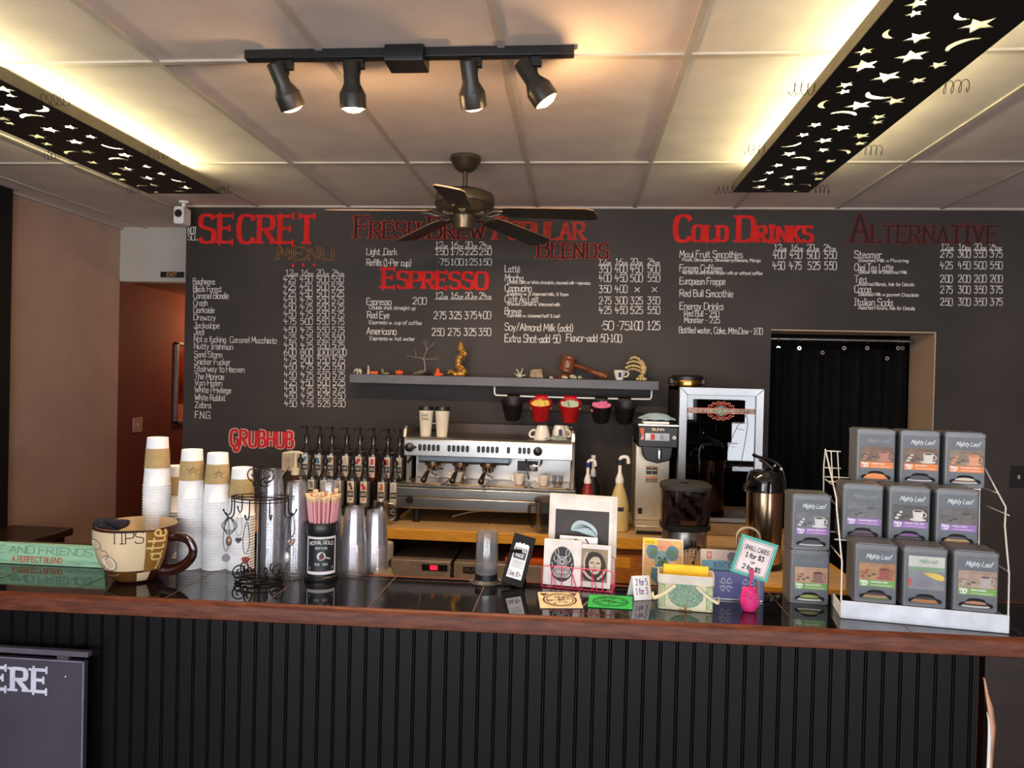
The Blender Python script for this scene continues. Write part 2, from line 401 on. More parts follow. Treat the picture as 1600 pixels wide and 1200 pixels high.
# hanging grid of the tile ceiling
GX0, GY0 = -2.101, 2.475
bar = MB()
for i in range(-2, 11):
    x = GX0+.61*i
    if x < 4.2: bar.box(x-.012, x+.012, FRONT_Y, 4.68 if x > -2.6 else 5.4, CEIL-.008, CEIL)
for j in range(-5, 3):
    y = GY0+1.22*j
    if FRONT_Y < y < 4.68: bar.box(-3.5, 4.2, y-.012, y+.012, CEIL-.0085, CEIL-.0005)
bar.box(-2.6, 4.2, 4.655, 4.68, CEIL-.012, CEIL); bar.box(-3.53, -3.505, 4.25, 5.4, CEIL-.02, CEIL)
struct('trim_1', bar, TBAR)
LX = -3.53
struct('wall_left', MB().box(LX-.2, LX+.05, FRONT_Y, 4.25, 0, CEIL), BLACKMAT)
struct('wall_passage', MB().box(LX-.2, LX, 4.25, 5.4, 0, CEIL), BEIGE)
struct('wall_corridor', MB().box(LX-.2, LX, 5.4, 8.1, 0, 2.41), BURG)
struct('wall_header', MB().box(LX, -2.2, 5.4, 5.5, 2.41, CEIL), GREYW)
struct('ceiling_corridor', MB().box(LX-.2, -2.1, 5.5, 8.1, 2.41, 2.5), BURG)
struct('wall_corridor_end', MB().box(LX-.2, -2.1, 8.0, 8.1, 0, 2.41), BURG)
struct('wall_corridor_right', MB().box(-2.3, -2.2, 5.02, 8.0, 0, 2.41), BURG)
struct('wall_right', MB().box(4.2, 4.3, FRONT_Y, 5.6, 0, CEIL), BLUEW)
wf = MB()
xs = [-3.7]+[a for w in WIN for a in w[:2]]+[4.3]
for a, b in zip(xs[::2], xs[1::2]): wf.box(a, b, FRONT_Y-.1, FRONT_Y, 0, CEIL)
for x0, x1, z0, z1 in WIN: wf.box(x0, x1, FRONT_Y-.1, FRONT_Y, 0, z0); wf.box(x0, x1, FRONT_Y-.1, FRONT_Y, z1, CEIL)
struct('wall_front', wf, BLUEW)
for i, (x0, x1, z0, z1) in enumerate(WIN):
    w = MB()
    for a, b, c, d in ((x0, x1, z0, z0+.05), (x0, x1, z1-.05, z1), (x0, x0+.05, z0, z1), (x1-.05, x1, z0, z1), ((x0+x1)/2-.02, (x0+x1)/2+.02, z0, z1)):
        w.box(a, b, FRONT_Y-.07, FRONT_Y-.03, c, d)
    struct('window_%d' % (i+1), w, BLACK)
corr = light('corridor_lamp', 'POINT', (-3.1, 6.7, 2.15), 16, (1.0, .60, .26), .06)

# the blackboard wall with its doorway to the back
DX0, DX1, DZ = 1.195, 2.172, 2.078
W2 = WALL+.34
wb = MB().box(-2.6, DX0, WALL, W2, 0, CEIL).box(DX1, 4.2, WALL, W2, 0, CEIL).box(DX0, DX1, WALL, W2, DZ, CEIL)
wall = struct('wall_back', wb, BOARD, 'dark blackboard wall carrying the hand-painted drinks menu')
struct('trim_2', MB().box(DX1-.006, DX1, WALL+.002, W2, 0, DZ).box(DX0, DX1-.006, WALL+.002, W2, DZ-.006, DZ), TAN, 'tan painted reveal of the doorway')
struct('wall_backroom', MB().box(.4, 3.6, 6.0, 6.1, 0, CEIL).box(.3, .4, W2, 6.0, 0, CEIL).box(3.5, 3.6, W2, 6.0, 0, CEIL).box(.3, 3.6, W2, 6.1, CEIL, CEIL+.05), BLACKMAT)

# ---- lettering
def lettering(name, mats, build, label=None):
    mb = MB(); build(mb); mb.warp(lambda p: Vector((p.x, WALL-.0012-p.z, p.y)))
    o = make(name, mb, mats, normals=False, parent=wall)
    if label: o['label'] = label
    return o
def w_at(u, v): p = at(u, v, WALL); return p.x, p.z
def chalk(mb, s, u, v, hpx, u1=None, jit=.02, lw=None, wk=.98):
    x, z = w_at(u, v); m = mpp((x, WALL, z)); h = hpx*m
    if u1: wid = w_at(u1, v)[0]-x
    else: _, tot = layout(s); wid = tot*h/10*wk
    write(mb, s, x, z, h, wid, lw or max(.0036, h*.115), jit=jit, curve=1)
def sizes(mb, us, v, h=9):
    for u, s in zip(us, ('12', '16', '20', '24')):
        chalk(mb, s, u, v, h, u+10.5); chalk(mb, 'oz', u+12, v, h*.55, u+18.5)
        x0, z = w_at(u-1, v+1.6); x1, _ = w_at(u+19.5, v+1.6); mb.ribbon([(x0, z), (x1, z)], .0035)
def prices(mb, us, v, row, h=9.5, w=20):
    for u, s in zip(us, row.split()):
        if s == '×': chalk(mb, s, u+6, v, h, u+15)
        elif s.startswith('·'): chalk(mb, s, u+4, v, h, u+w)
        else: chalk(mb, s[:-2]+'·'+s[-2:], u, v, h, u+min(w, 18.5)+(3 if len(s) > 3 else 0))
def secret(mb):
    chalk(mb, 'NOT', 294, 365, 10, 307); chalk(mb, 'SO_', 294, 375, 9, 309)
    names = ['Bagheera', 'Black Forest', 'Caramel Blondie', 'Crash', 'Darkside', 'Drewzzy', 'Jackalope', 'Jedi', 'Not a fucking  Caramel Macchiato', 'Nutty Irishman',
             'Sand Storm', 'Snicker Fucker', 'Stairway to Heaven', 'The Monroe', 'Van Halen', 'White Privilege', 'White Rabbit', 'Zebra', 'F.N.G.']
    vs = [444, 455.6, 466, 477.5, 488.6, 500, 512.5, 523, 534, 545, 557.7, 569, 580, 592, 602, 613, 625, 637, 653]
    ue = [336, 346, 357, 324, 335, 337, 343, 319, 432, 364, 347, 360, 382, 350, 347, 361, 352, 330, 330]
    for i, (s, v, e) in enumerate(zip(names, vs, ue)): chalk(mb, s, 302+i*.17, v, 9.2 if i < 18 else 10.5, e)
    pv = [441, 452.7, 463, 473, 484, 495, 506.7, 519.8, 532, 544, 554.8, 566.5, 577.3, 589.8, 601.5, 611.7, 622.8, 635]
    pr = '''425 450 500 550;425 450 500 525;425 450 500 525;450 475 550 575;450 475 550 575;450 475 550 575;475 500 550 575;450 475 550 575;425 475 525 550;450 475 550 575
600 800 1000 1200;475 500 550 575;450 475 525 550;450 475 550 575;425 450 500 525;450 475 550 575;450 475 525 550;450 475 525 550'''.replace('\n', ';').split(';')
    for i, (v, r) in enumerate(zip(pv, pr)): prices(mb, [443+.1*i, 469+.1*i, 495+.1*i, 518+.15*i], v, r, 9.2, 19)
    sizes(mb, [447, 471, 495, 519], 430, 8.5)
lettering('menu_lettering', CHALK, secret, 'white hand-painted list of house drinks at the left of the blackboard')
def brew(mb):
    U = [681, 705, 727, 749]
    sizes(mb, U, 387); chalk(mb, 'Light ,Dark', 573, 398, 10, 620); prices(mb, U, 398, '150 175 225 250'); chalk(mb, 'Refills (1-Per cup)', 573, 415, 10, 642); prices(mb, U, 414, '·75 100 125 150')
    sizes(mb, U, 466)
    chalk(mb, 'Espresso', 573, 476, 10, 611); chalk(mb, '2·00', 645, 475, 10, 666); chalk(mb, 'Double shot straight up', 577, 483, 5.5, 649)
    chalk(mb, 'Red Eye', 574, 497, 10.5, 608); chalk(mb, 'Espresso w. cup of coffee', 577, 506, 5.5, 659); prices(mb, [678, 702, 726, 748], 498, '275 325 375 400', 11, 21)
    chalk(mb, 'Americano', 573, 522, 10.5, 619); chalk(mb, 'Espresso w. hot water', 578, 531, 5.5, 648); prices(mb, [675, 700, 725, 748], 524, '250 275 325 350', 11, 21)
lettering('menu_lettering', CHALK, brew, 'white hand-painted brew and espresso prices beside the secret list')
def popular(mb):
    U = [936, 961, 985, 1012]; sizes(mb, [936, 962, 985, 1012], 413)
    for s, v, e, sub, sv, se, r, rv in (('Latté', 425, 812, '', 0, 0, '350 400 450 500', 426), ('Mocha', 439, 818, 'Creamy Dark or White chocolate, steamed milk + espresso', 443, 922, '400 450 500 550', 440),
            ('Cappucino', 455, 830, 'Espresso w. ½ steamed milk, ½ foam', 461, 888, '350 400 × ×', 457), ('Café Au Lait', 472, 841, 'Brewed Coffee w. steamed milk', 477, 875, '275 300 325 350', 475),
            ('Breve', 491, 814, 'Espresso w. steamed half & half', 495, 875, '425 450 525 550', 490)):
        chalk(mb, s, 789, v, 10.5, e); prices(mb, U, rv, r, 11, 21)
        if sub: chalk(mb, sub, 793, sv, 4.8, se)
    chalk(mb, 'Soy/Almond Milk (add)', 789, 516, 11, 895); prices(mb, U, 515, '·50 ·75 100 125', 13, 22)
    chalk(mb, 'Extra Shot-add ·50', 789, 534, 12, 875); chalk(mb, 'Flavor-add ·50-1·00', 885, 533, 11.5, 971)
lettering('menu_lettering', CHALK, popular, 'white hand-painted list of latte and mocha prices under the fan')
def cold(mb):
    sizes(mb, [1210, 1236, 1261, 1287], 391)
    for s, v, e in (('Maui Fruit Smoothies', 402, 1160), ('Frozen Coffees', 424, 1128), ('European Frappe', 444, 1133), ('Red Bull Smoothie', 463, 1145), ('Energy Drinks', 483, 1130)): chalk(mb, s, 1062, v, 10.5, e)
    chalk(mb, 'Peach, Strawberry, Strawberry/Banana, Mango', 1066, 408, 4.8, 1188); chalk(mb, 'We can do any drink frozen with or without coffee', 1066, 428, 4.8, 1191)
    prices(mb, [1208, 1234, 1261, 1288], 404, '400 450 500 550', 11, 21); prices(mb, [1207, 1233, 1262, 1288], 421, '450 475 525 550', 12, 22)
    chalk(mb, 'Red Bull - 2·50', 1069, 494, 9, 1123); chalk(mb, 'Monster - 2·25', 1069, 504, 9, 1124); chalk(mb, 'Bottled water, Coke, Mtn.Dew - 1·00', 1061, 520, 9.5, 1191)
lettering('menu_lettering', CHALK, cold, 'white hand-painted list of smoothies and energy drinks above the glass fridge')
def alt(mb):
    sizes(mb, [1471, 1498, 1522, 1546], 390)
    for s, v, e, sub, sv, se, r, rv in (('Steamer', 403, 1377, 'Steamed Milk w Flavoring', 409, 1419, '275 300 350 375', 402), ('Chai Tea Latte', 423, 1395, 'Spiced tea w Steamed Milk', 427, 1417, '425 450 500 550', 420),
            ('Tea', 441, 1354, 'Assorted Blends, Ask for Details', 446, 1428, '200 200 200 200', 441), ('Cocoa', 457, 1361, 'Steamed Milk w gourmet Chocolate', 462, 1435, '275 300 350 375', 458),
            ('Italian Soda', 477, 1395, 'Assorted Flavors, Ask for Details', 483, 1429, '250 300 350 375', 477)):
        chalk(mb, s, 1335, v, 11, e); chalk(mb, sub, 1341, sv, 4.8, se); prices(mb, [1469, 1497, 1522, 1547], rv, r, 11, 21)
lettering('menu_lettering', CHALK, alt, 'white hand-painted list of teas and sodas right of the doorway')

def heading(s, u0, v, hpx, u1, mats, lw=.22, small=None, outline=None, label=None, serif=.07, con=.5, gap=1.5):
    def b(mb):
        x, z = w_at(u0, v); m = mpp((x, WALL, z)); h = hpx*m
        ex = [(h*lw*outline, 1, .0008)] if outline else []
        write(mb, s, x, z, h, w_at(u1, v)[0]-x, h*lw, small=small, serif=serif, contrast=con, gap=gap, extra=ex)
    return lettering('menu_heading', mats, b, label)
heading('SECRET', 313, 378, 41, 490, RED, .2, label='large solid red heading SECRET', gap=2.2, serif=.06)
heading('MENU', 434, 405, 19, 520, [GOLDDIM, BOARDINK], .24, outline=.36, gap=1.6, label='faded gold heading MENU')
heading('Fresh Brew', 556, 371, 32, 756, [REDDIM, BOARDINK], .25, small=.74, outline=.55, label='red outlined heading Fresh Brew')
heading('Espresso', 599, 449, 29, 760, RED, .24, small=.84, label='solid red heading Espresso')
heading('Popular', 773, 373, 34, 912, REDDIM, .2, small=.76, label='solid red heading Popular behind the fan blade')
heading('Blends', 841, 402, 27, 949, [REDDIM, BOARDINK], .27, small=.78, outline=.55, label='red outlined heading Blends')
heading('Cold Drinks', 1055, 376, 38, 1268, RED, .22, small=.6, label='solid red heading Cold Drinks', gap=1.4)
heading('Alternative', 1330, 378, 44, 1556, [REDTHIN, BOARDINK], .2, small=.58, outline=.6, label='thin dark red outlined heading Alternative', gap=1.3)
def dots(mb):
    for u, v in ((458, 415), (474, 414), (491, 414)):
        x, z = w_at(u, v); r = .013
        mb.poly([(x, z+r*1.2), (x-r*.8, z), (x, z-r*1.2), (x+r*.8, z)], 0)
lettering('menu_ornament', RED, dots, 'three small red diamonds under the faded heading')
def grub(mb):
    x, z = w_at(361, 696); h = 24*mpp((x, WALL, z)); wd = w_at(457, 696)[0]-x
    write(mb, 'GRUBHUB', x, z, h, wd, h*.33, 0, .0, contrast=.8, gap=2.1, extra=[(h*.19, 1, .001)])
    g = smooth_pts([(x+.055, z+.035), (x+.06, z-.01), (x+.045, z-.036), (x+.022, z-.028), (x+.026, z-.012)])
    mb.ribbon(g, h*.30, 0, 0.0); mb.ribbon(g, h*.17, 1, .001)
mb = MB(); grub(mb); mb.warp(lambda p: Vector((p.x, -p.z-.003, p.y)))
solo('wall_sign', mb, [mat('pale_pink', (226, 176, 168), .5), mat('sign_red', (205, 24, 30), .45)], 'red cut-out lettering sign GRUBHUB with pale outline on the blackboard wall', 'sign', (0, WALL, 0), normals=False)

# ================================================================ ceiling fixtures
TUBE = mat('lit_tube', (255, 255, 240), .4, emit=(255, 244, 186), estr=33)
HOUSING = mat('fixture_white', (205, 203, 180), .5, vary=.02)
LIP = mat('olive_lip', (120, 112, 88), .5, vary=.04)
PANELB = mat('panel_black', (14, 13, 13), .55, vary=.03)
def crop3(x, y): return on(1060+x*.3375, y*.3375, 2.706)
def crop1(x, y): return on(x*.3375, y*.3375, 2.706)
def cut_panel(name, label, x0, x1, y0, y1, pts, moons, mapf):
    cx, cy = (x0+x1)/2, (y0+y1)/2
    holes = []
    for px, py, r in pts: p = mapf(px, py); holes.append([p.x-cx, p.y-cy, r, 's'])
    for px, py, r, a in moons: p = mapf(px, py); holes.append([p.x-cx, p.y-cy, r, a])
    rnd = random.Random(3)
    for k in range(60):                                            # the pattern carries on over the part nearer the camera
        hx, hy = rnd.uniform(x0, x1)-cx, rnd.uniform(y0, mapf(*[(1300, 0), (100, 380)][x0 < 0]).y-.12)-cy
        holes.append([hx, hy, rnd.choice((.028, .036, .045)), 's' if rnd.random() < .7 else rnd.uniform(0, 6)])
    keep = []
    for h in holes:
        hw, hl = (x1-x0)/2, (y1-y0)/2
        if abs(h[0]) > hw-h[2]*.9 or abs(h[1]) > hl-h[2]*.9: h[2] = min(hw-abs(h[0]), hl-abs(h[1]))*.9
        for g in keep:
            dd = math.hypot(h[0]-g[0], h[1]-g[1])
            if dd < (h[2]+g[2])*.98: h[2] = min(h[2], dd*.98-g[2])
        if h[2] > .012: keep.append(h)
    cu = bpy.data.curves.new('cut', 'CURVE'); cu.dimensions = '2D'; cu.fill_mode = 'BOTH'; cu.extrude = .0015
    def sp(poly):
        q = cu.splines.new('POLY'); q.points.add(len(poly)-1); q.use_cyclic_u = True
        for a, (x, y) in zip(q.points, poly): a.co = (x, y, 0, 1)
    sp([(x0-cx, y0-cy), (x1-cx, y0-cy), (x1-cx, y1-cy), (x0-cx, y1-cy)])
    for x, y, r, k in keep: sp(star(x, y, r, rnd.uniform(-.2, .2)) if k == 's' else moon(x, y, r*.95, k))
    co = bpy.data.objects.new('cut', cu); COL.objects.link(co); dg = bpy.context.evaluated_depsgraph_get()
    me = bpy.data.meshes.new_from_object(co.evaluated_get(dg)); bpy.data.objects.remove(co); bpy.data.curves.remove(cu)
    me.materials.clear(); me.materials.append(PANELB)
    root = thing(name, label, 'light fixture', (cx, cy, CEIL))
    o = bpy.data.objects.new('cut_out_panel', me); COL.objects.link(o); o.parent = root; o.location = (0, 0, 2.706-CEIL); o['label'] = 'black panel cut through with stars and moons'
    L = (y1-y0)/2-.03; PZ = 2.706-CEIL; HW = (x1-x0)/2
    make('ballast_channel', MB().box(-.045, .045, -L, L, -.035, -.002), HOUSING, parent=root)
    for s in (-1, 1): make('tray_lip', MB().box(min(s*HW, s*(HW-.004)), max(s*HW, s*(HW-.004)), -L-.03, L+.03, PZ+.0016, PZ+.046), LIP, parent=root)
    for s in (-1, 1): make('tray_end', MB().box(-HW+.004, HW-.004, s*(L+.028)-.002, s*(L+.028)+.002, PZ+.0016, PZ+.03), LIP, parent=root)
    for sx in (-.055, .055):
        make('fluorescent_tube', MB().cyl((sx, -L+.04, PZ+.030), (sx, L-.04, PZ+.030), .014, n=12), TUBE, parent=root)
        for yy in (-L+.03, L-.03): make('lamp_holder', MB().box(sx-.018, sx+.018, yy-.012, yy+.012, PZ+.002, PZ+.050), HOUSING, parent=root)
    for yy in (-L+.1, -L*.35, L*.3, L-.1):
        for s in (-1, 1): make('hanging_wire', MB().cyl((s*.04, yy, -.03), (s*(HW-.005), yy, PZ+.044), .0015, n=6), WIRE, parent=root)
    for yy in (-L*.1, L*.45, L-.02):
        for s in (-1, 1):
            a = rnd.uniform(-.5, .5); pts = []
            for k in range(33):
                t = k/32; ang = t*2*pi*4
                pts.append((s*((x1-x0)/2+.005+.085*t), yy+.02*math.cos(ang)+a*.05*t, 2.706-CEIL+.004+.02*math.sin(ang)))
            make('wire_spring', MB().tube(pts, .0012, 5), IRON, parent=root)
    return root
S, Md, Lg = .030, .038, .047
cut_panel('star_light_fixture', 'right ceiling light behind a black star and moon panel, nearer the doorway', .762, 1.135, 1.40, 3.81,
    [(1110, 15, S), (1095, 62, S), (1110, 172, Md), (1385, 115, Lg), (865, 237, S), (1080, 260, Lg), (860, 303, Lg), (1200, 300, S), (965, 355, Lg), (1105, 372, S), (775, 393, S), (768, 424, S),
     (1000, 467, Md), (835, 487, Lg), (635, 578, S), (925, 540, S), (918, 565, S), (755, 592, Md), (580, 624, S), (845, 628, Md), (840, 664, S), (675, 650, Md), (672, 694, S), (515, 712, Md), (700, 745, S),
     (463, 765, S), (563, 778, Md), (423, 799, S), (645, 802, Md), (645, 828, S), (505, 820, Md), (378, 865, Md), (508, 852, S), (543, 885, S)],
    [(1340, 65, .075, 2.2), (1010, 150, .06, 2.6), (1335, 212, .055, 3.7), (955, 428, .06, 2.0), (708, 480, .045, 3.0), (750, 537, .055, 4.9), (515, 665, .045, .9), (745, 707, .045, 5.4), (555, 740, .05, 5.0),
     (370, 830, .04, .9), (575, 860, .04, 5.2), (415, 884, .04, 4.8)], crop3)
cut_panel('star_light_fixture', 'left ceiling light behind a black star and moon panel, over the passage', -2.365, -1.955, 1.40, 3.86,
    [(15, 412, Md), (48, 442, Md), (45, 500, Lg), (20, 548, S), (48, 570, Md), (230, 600, Md), (322, 588, S), (180, 632, Md), (222, 667, S), (418, 633, S), (350, 657, Md), (405, 702, S), (575, 718, Md), (433, 752, S),
     (675, 771, S), (585, 782, Md), (540, 805, Md), (567, 831, S), (745, 804, S), (682, 824, Md), (717, 856, S), (855, 868, Md), (725, 889, S)],
    [(155, 495, .06, 1.0), (172, 550, .06, 4.6), (525, 675, .05, 2.4), (352, 712, .05, 4.3), (558, 743, .05, 4.8), (830, 833, .04, 2.4), (670, 865, .04, 4.6), (840, 888, .04, 4.8)], crop1)

# ---- track with four spot heads
BRONZE = mat('dark_bronze_paint', (48, 46, 42), .38, .2, vary=.05)
BULB = mat('lit_bulb', (255, 230, 190), .3, emit=(255, 214, 150), estr=22)
BULBDIM = mat('bulb_turned_away', (255, 240, 215), .3, emit=(255, 214, 150), estr=8)
tr = thing('lighting_track', 'long black lighting track on the ceiling with a junction box in its middle', 'track light', (-.586, 2.41, CEIL))
make('rail', MB().box(-.553, .553, -.018, .018, -.032, -.0005), BLACK, parent=tr, bevel=.003)
jb = MB().prism([(-.045, -.002), (-.055, -.03), (-.05, -.06), (.05, -.06), (.055, -.03), (.045, -.002)], -.065, .065, 0, Matrix.Rotation(pi/2, 4, 'Z') @ RX)
make('junction_box', jb, BLACK, parent=tr, bevel=.003)
heads = [(447, (.30, .62, -1), BULBDIM, 'leftmost black spot head on the ceiling track, angled at the wall', 0), (560, (0, .24, -1), BULB, 'black spot head with a glowing bulb, left of the junction box', 1),
         (745, (.10, .62, -1), BULBDIM, 'black spot head just right of the junction box, vented end showing', 0), (838, (.60, .12, -.85), BULB, 'rightmost black spot head, tilted right with a bright bulb', 1)]
for u, ax, bm_, lab, lit in heads:
    p = on(u, 100, CEIL-.05); h = thing('track_spot_head', lab, 'spot light', (p.x, 2.41, CEIL-.033), group='spot heads on the ceiling track')
    d = Vector(ax).normalized(); off = Vector((0, 0, -.075)) + Vector((-d.y*.0-.0, 0, 0))
    make('adapter', MB().box(-.018, .018, -.012, .012, -.03, .0).cyl((.0, 0, -.03), (.0, 0, -.05), .006), BLACK, parent=h, bevel=.002)
    q = d.to_track_quat('Z', 'Y').to_matrix().to_4x4(); c0 = Vector((0, -.0, -.05)) - d*.02 + Vector((-.02*(1 if ax[0] >= 0 else -1), -.012, -.012))
    Mx = Matrix.Translation(c0) @ q
    prof = [(0, -.03), (.024, -.03), (.027, -.026), (.027, .04), (.043, .072), (.044, .075), (.044, .118), (.041, .12), (.040, .116), (.040, .078), (.0, .07)]
    make('lamp_shade', MB().lathe(prof, 28, 0, Mx), BRONZE, parent=h)
    v = MB()
    for k in range(8): v.cyl(Mx @ Vector((.015*math.cos(k*pi/4), .015*math.sin(k*pi/4), -.0305)), Mx @ Vector((.015*math.cos(k*pi/4), .015*math.sin(k*pi/4), -.0312)), .003, n=8)
    make('vent_holes', v, BLACKMAT, parent=h)
    make('yoke', MB().cyl((0, 0, -.045), tuple(Mx @ Vector((.0, 0, .0))), .004, n=8), BLACK, parent=h)
    make('bulb', MB().lathe([(0, .08), (.02, .085), (.036, .105), (.034, .122), (.02, .13), (0, .133)], 24, 0, Mx), bm_, parent=h)
    tip = Mx @ Vector((0, 0, .15)); wp = Vector((p.x, 2.41, CEIL-.033))+tip
    if lit: light('bulb_spill', 'POINT', wp-d*.006, 7, (1.0, .58, .26), .02)
    light('spot_lamp', 'SPOT', wp, 30 if not lit else 24, (1.0, .72, .48), .03, None, wp+d, 2.2, .6)

# ---- ceiling fan
FANB = mat('fan_bronze', (98, 90, 76), .35, .75, vary=.06, scale=20)
BLADE = mat('dark_fan_blade', (26, 20, 18), .5, vary=.1, scale=10, stretch=(1, 8, 1))
BLADETOP = mat('pale_fan_blade_edge', (150, 120, 88), .5, vary=.08)
fan = thing('ceiling_fan', 'bronze five-blade ceiling fan hanging in front of the menu wall', 'ceiling fan', (-.57, 3.6, CEIL))
make('canopy', MB().lathe([(0, -.001), (.075, -.001), (.076, -.02), (.068, -.03), (.05, -.062), (.03, -.075), (.018, -.078), (0, -.078)], 32), FANB, parent=fan)
make('downrod', MB().cyl((0, 0, -.07), (0, 0, -.165), .012), FANB, parent=fan)
make('motor_housing', MB().lathe([(0, -.150), (.03, -.152), (.05, -.168), (.11, -.174), (.142, -.19), (.148, -.205), (.148, -.235), (.142, -.24), (.145, -.245), (.13, -.268), (.10, -.285), (.05, -.29), (0, -.29)], 40), FANB, parent=fan)
make('switch_housing', MB().lathe([(0, -.288), (.055, -.288), (.056, -.30), (.05, -.325), (.048, -.355), (.03, -.368), (0, -.37)], 32), FANB, parent=fan)
for k in range(5):
    th = math.radians(57+72*k); R3 = Matrix.Rotation(th, 4, 'Z')
    iron = MB()
    for s in (-1, 1): iron.tube([R3 @ Vector(q) for q in ((.08, s*.012, -.285), (.13, s*.02, -.297), (.17, s*.034, -.285), (.215, s*.03, -.287))], .0085, 6, flat=.7)
    iron.box(.06, .11, -.022, .022, -.294, -.280, 0, R3)
    bi = make('blade_iron', iron, FANB, parent=fan)
    pit = R3 @ Matrix.Translation((.19, 0, -.283)) @ Matrix.Rotation(math.radians(4.5), 4, 'Y') @ Matrix.Rotation(math.radians(-10), 4, 'X')
    prof = [(0, -.048), (0, .048), (.06, .058), (.44, .068), (.475, .05), (.48, 0), (.475, -.05), (.44, -.068), (.06, -.058)]
    bl = MB().prism(prof, -.003, .003, 0, pit)
    bl.m[-9:] = [1]*9; make('fan_blade', bl, [BLADE, BLADETOP], parent=fan)

# ---- security camera, exit sign
cp = at(287, 325, 4.55)
k = thing('security_camera', 'small white security camera hanging from the ceiling at the blackboard edge', 'camera', (cp.x, 4.55, CEIL))
make('mount', MB().lathe([(0, -.001), (.032, -.001), (.03, -.012), (.012, -.016), (.010, -.05), (0, -.05)], 20), WHITE, parent=k)
make('camera_body', MB().prism(rrect(-.033, .033, -.155, -.045, .014), -.03, .06, 0, RX), WHITE, parent=k, bevel=.003)
make('lens', MB().cyl((0, -.058, -.09), (0, -.066, -.09), .021, n=20), BLACK, parent=k)
make('lens_ring', MB().lathe([(.021, 0), (.026, 0), (.026, .004), (.021, .004)], 20, 0, Matrix.Translation((0, -.0605, -.09)) @ RX), STEELD, parent=k)
ep = at(268.5, 429, 5.39)
e = thing('exit_sign', 'small black plate with gold letters EXIT on the pale header', 'sign', (ep.x, 5.4, ep.z))
make('plate', MB().box(-.094, .094, -.008, -.0005, -.022, .022), BLACK, parent=e, bevel=.002)
mb = MB(); write(mb, 'EXIT', -.04, -.013, .026, .08, .005); mb.warp(lambda q: Vector((q.x, -.0088, q.y)))
make('lettering', mb, paint((206, 150, 70), .4), parent=e, normals=False)

# ---- passage: switch, poster, table, chair
p = Vector((LX, 5.66, 1.285))
s = thing('light_switch', 'pinkish light switch plate on the dark red corridor wall', 'light switch', p)
make('plate', MB().prism(rrect(-.062, .062, -.06, .06, .006), .0005, .007, 0, Matrix.Rotation(pi/2, 4, 'Y') @ Matrix.Rotation(pi/2, 4, 'Z')), paint((196, 150, 132), .5), parent=s)
make('toggle', MB().box(.006, .016, -.006, .006, -.012, .012), paint((210, 170, 150), .5), parent=s, bevel=.002)
s = thing('framed_poster', 'silver-framed dark red poster hanging on the corridor wall', 'poster', (LX, 6.55, 1.62))
fr = MB()
for a, b, c, d in ((-.36, -.325, -.36, .36), (.325, .36, -.36, .36), (-.36, .36, -.36, -.335), (-.36, .36, .335, .36)): fr.box(.0005, .028, a, b, c, d)
make('frame', fr, paint((150, 140, 140), .35, .5), parent=s, bevel=.003)
make('mount_board', MB().box(.0005, .010, -.33, .33, -.34, .34), paint((200, 120, 104), .7), parent=s)
make('print', MB().box(.0102, .0115, -.325, .325, -.19, .335), mat('poster_print', (60, 16, 14), .35, rgb2=(150, 44, 26), scale=5), parent=s)
tp = on(62, 822, .75)
t = thing('side_table', 'dark stained wooden table against the left wall', 'table', (-3.26, 4.06, 0))
WOODD = mat('dark_stained_wood', (58, 34, 26), .35, vary=.15, scale=8, stretch=(1, 6, 1))
make('tabletop', MB().box(-.21, .19, -.30, .22, .705, .75), WOODD, parent=t, bevel=.004)
for sx in (-.18, .12):
    for sy in (-.25, .17): make('leg', MB().box(sx-.03, sx+.03, sy-.03, sy+.03, 0, .706), WOODD, parent=t, bevel=.003)
cpt = at(0, 760, 3.3)
c = thing('chair', 'white chair whose back edge shows at the left edge by the table', 'chair', (cpt.x-.20, 3.3, 0))
make('backrest', MB().grid(lambda a, b: Vector((-.21+.42*a, .18+.05*(2*a-1)**2*-1+.05*b, .48+.36*b-.10*b*(2*a-1)**4)), 16, 8), WHITE, parent=c).modifiers.new('thick', 'SOLIDIFY').thickness = .012
make('seat', MB().prism(rrect(-.21, .21, -.2, .2, .06), .44, .46), WHITE, parent=c)
for sx in (-.16, .16):
    for sy in (-.15, .15): make('leg', MB().cyl((sx, sy, .445), (sx*1.2, sy*1.2, 0), .014, .011), STEELD, parent=c)
# ---- wall switch and curtain at the right
p = at(1590, 745, WALL)
s = thing('wall_switch', 'black switch plate with a pale toggle on the right black wall', 'light switch', (p.x, WALL, p.z))
make('plate', MB().box(-.045, .045, -.006, -.0005, -.065, .065), BLACK, parent=s, bevel=.002)
make('toggle', MB().box(-.006, .006, -.018, -.005, -.012, .012), paint((170, 165, 160), .5), parent=s, bevel=.002)
CY = 4.95
rz_ = at(1300, 531, CY).z
r = solo('curtain_rod', MB().cyl((DX0+.001, CY, rz_), (DX1-.007, CY, rz_), .011), STEELD, 'thin steel rod across the top of the doorway', 'curtain rod')
cur = thing('doorway_curtain', 'black cloth curtain with metal eyelets closing the doorway', 'curtain', (0, CY, 0))
cx0, cx1 = DX0+.008, at(1420, 600, CY).x
def cl(a, b):
    amp = .016+.018*b; top = rz_-.05-.012*abs(math.sin(a*9)); 
    return Vector((cx0+(cx1-cx0)*a, amp*math.sin(a*46)+.008*math.sin(a*17+b*3), .25+(top-.25)*b))
o = make('cloth', MB().grid(cl, 150, 16), mat('black_cloth', (13, 12, 13), .9, spec=.15, vary=.1, scale=30), parent=cur, sharp=80); o.modifiers.new('thick', 'SOLIDIFY').thickness = .002
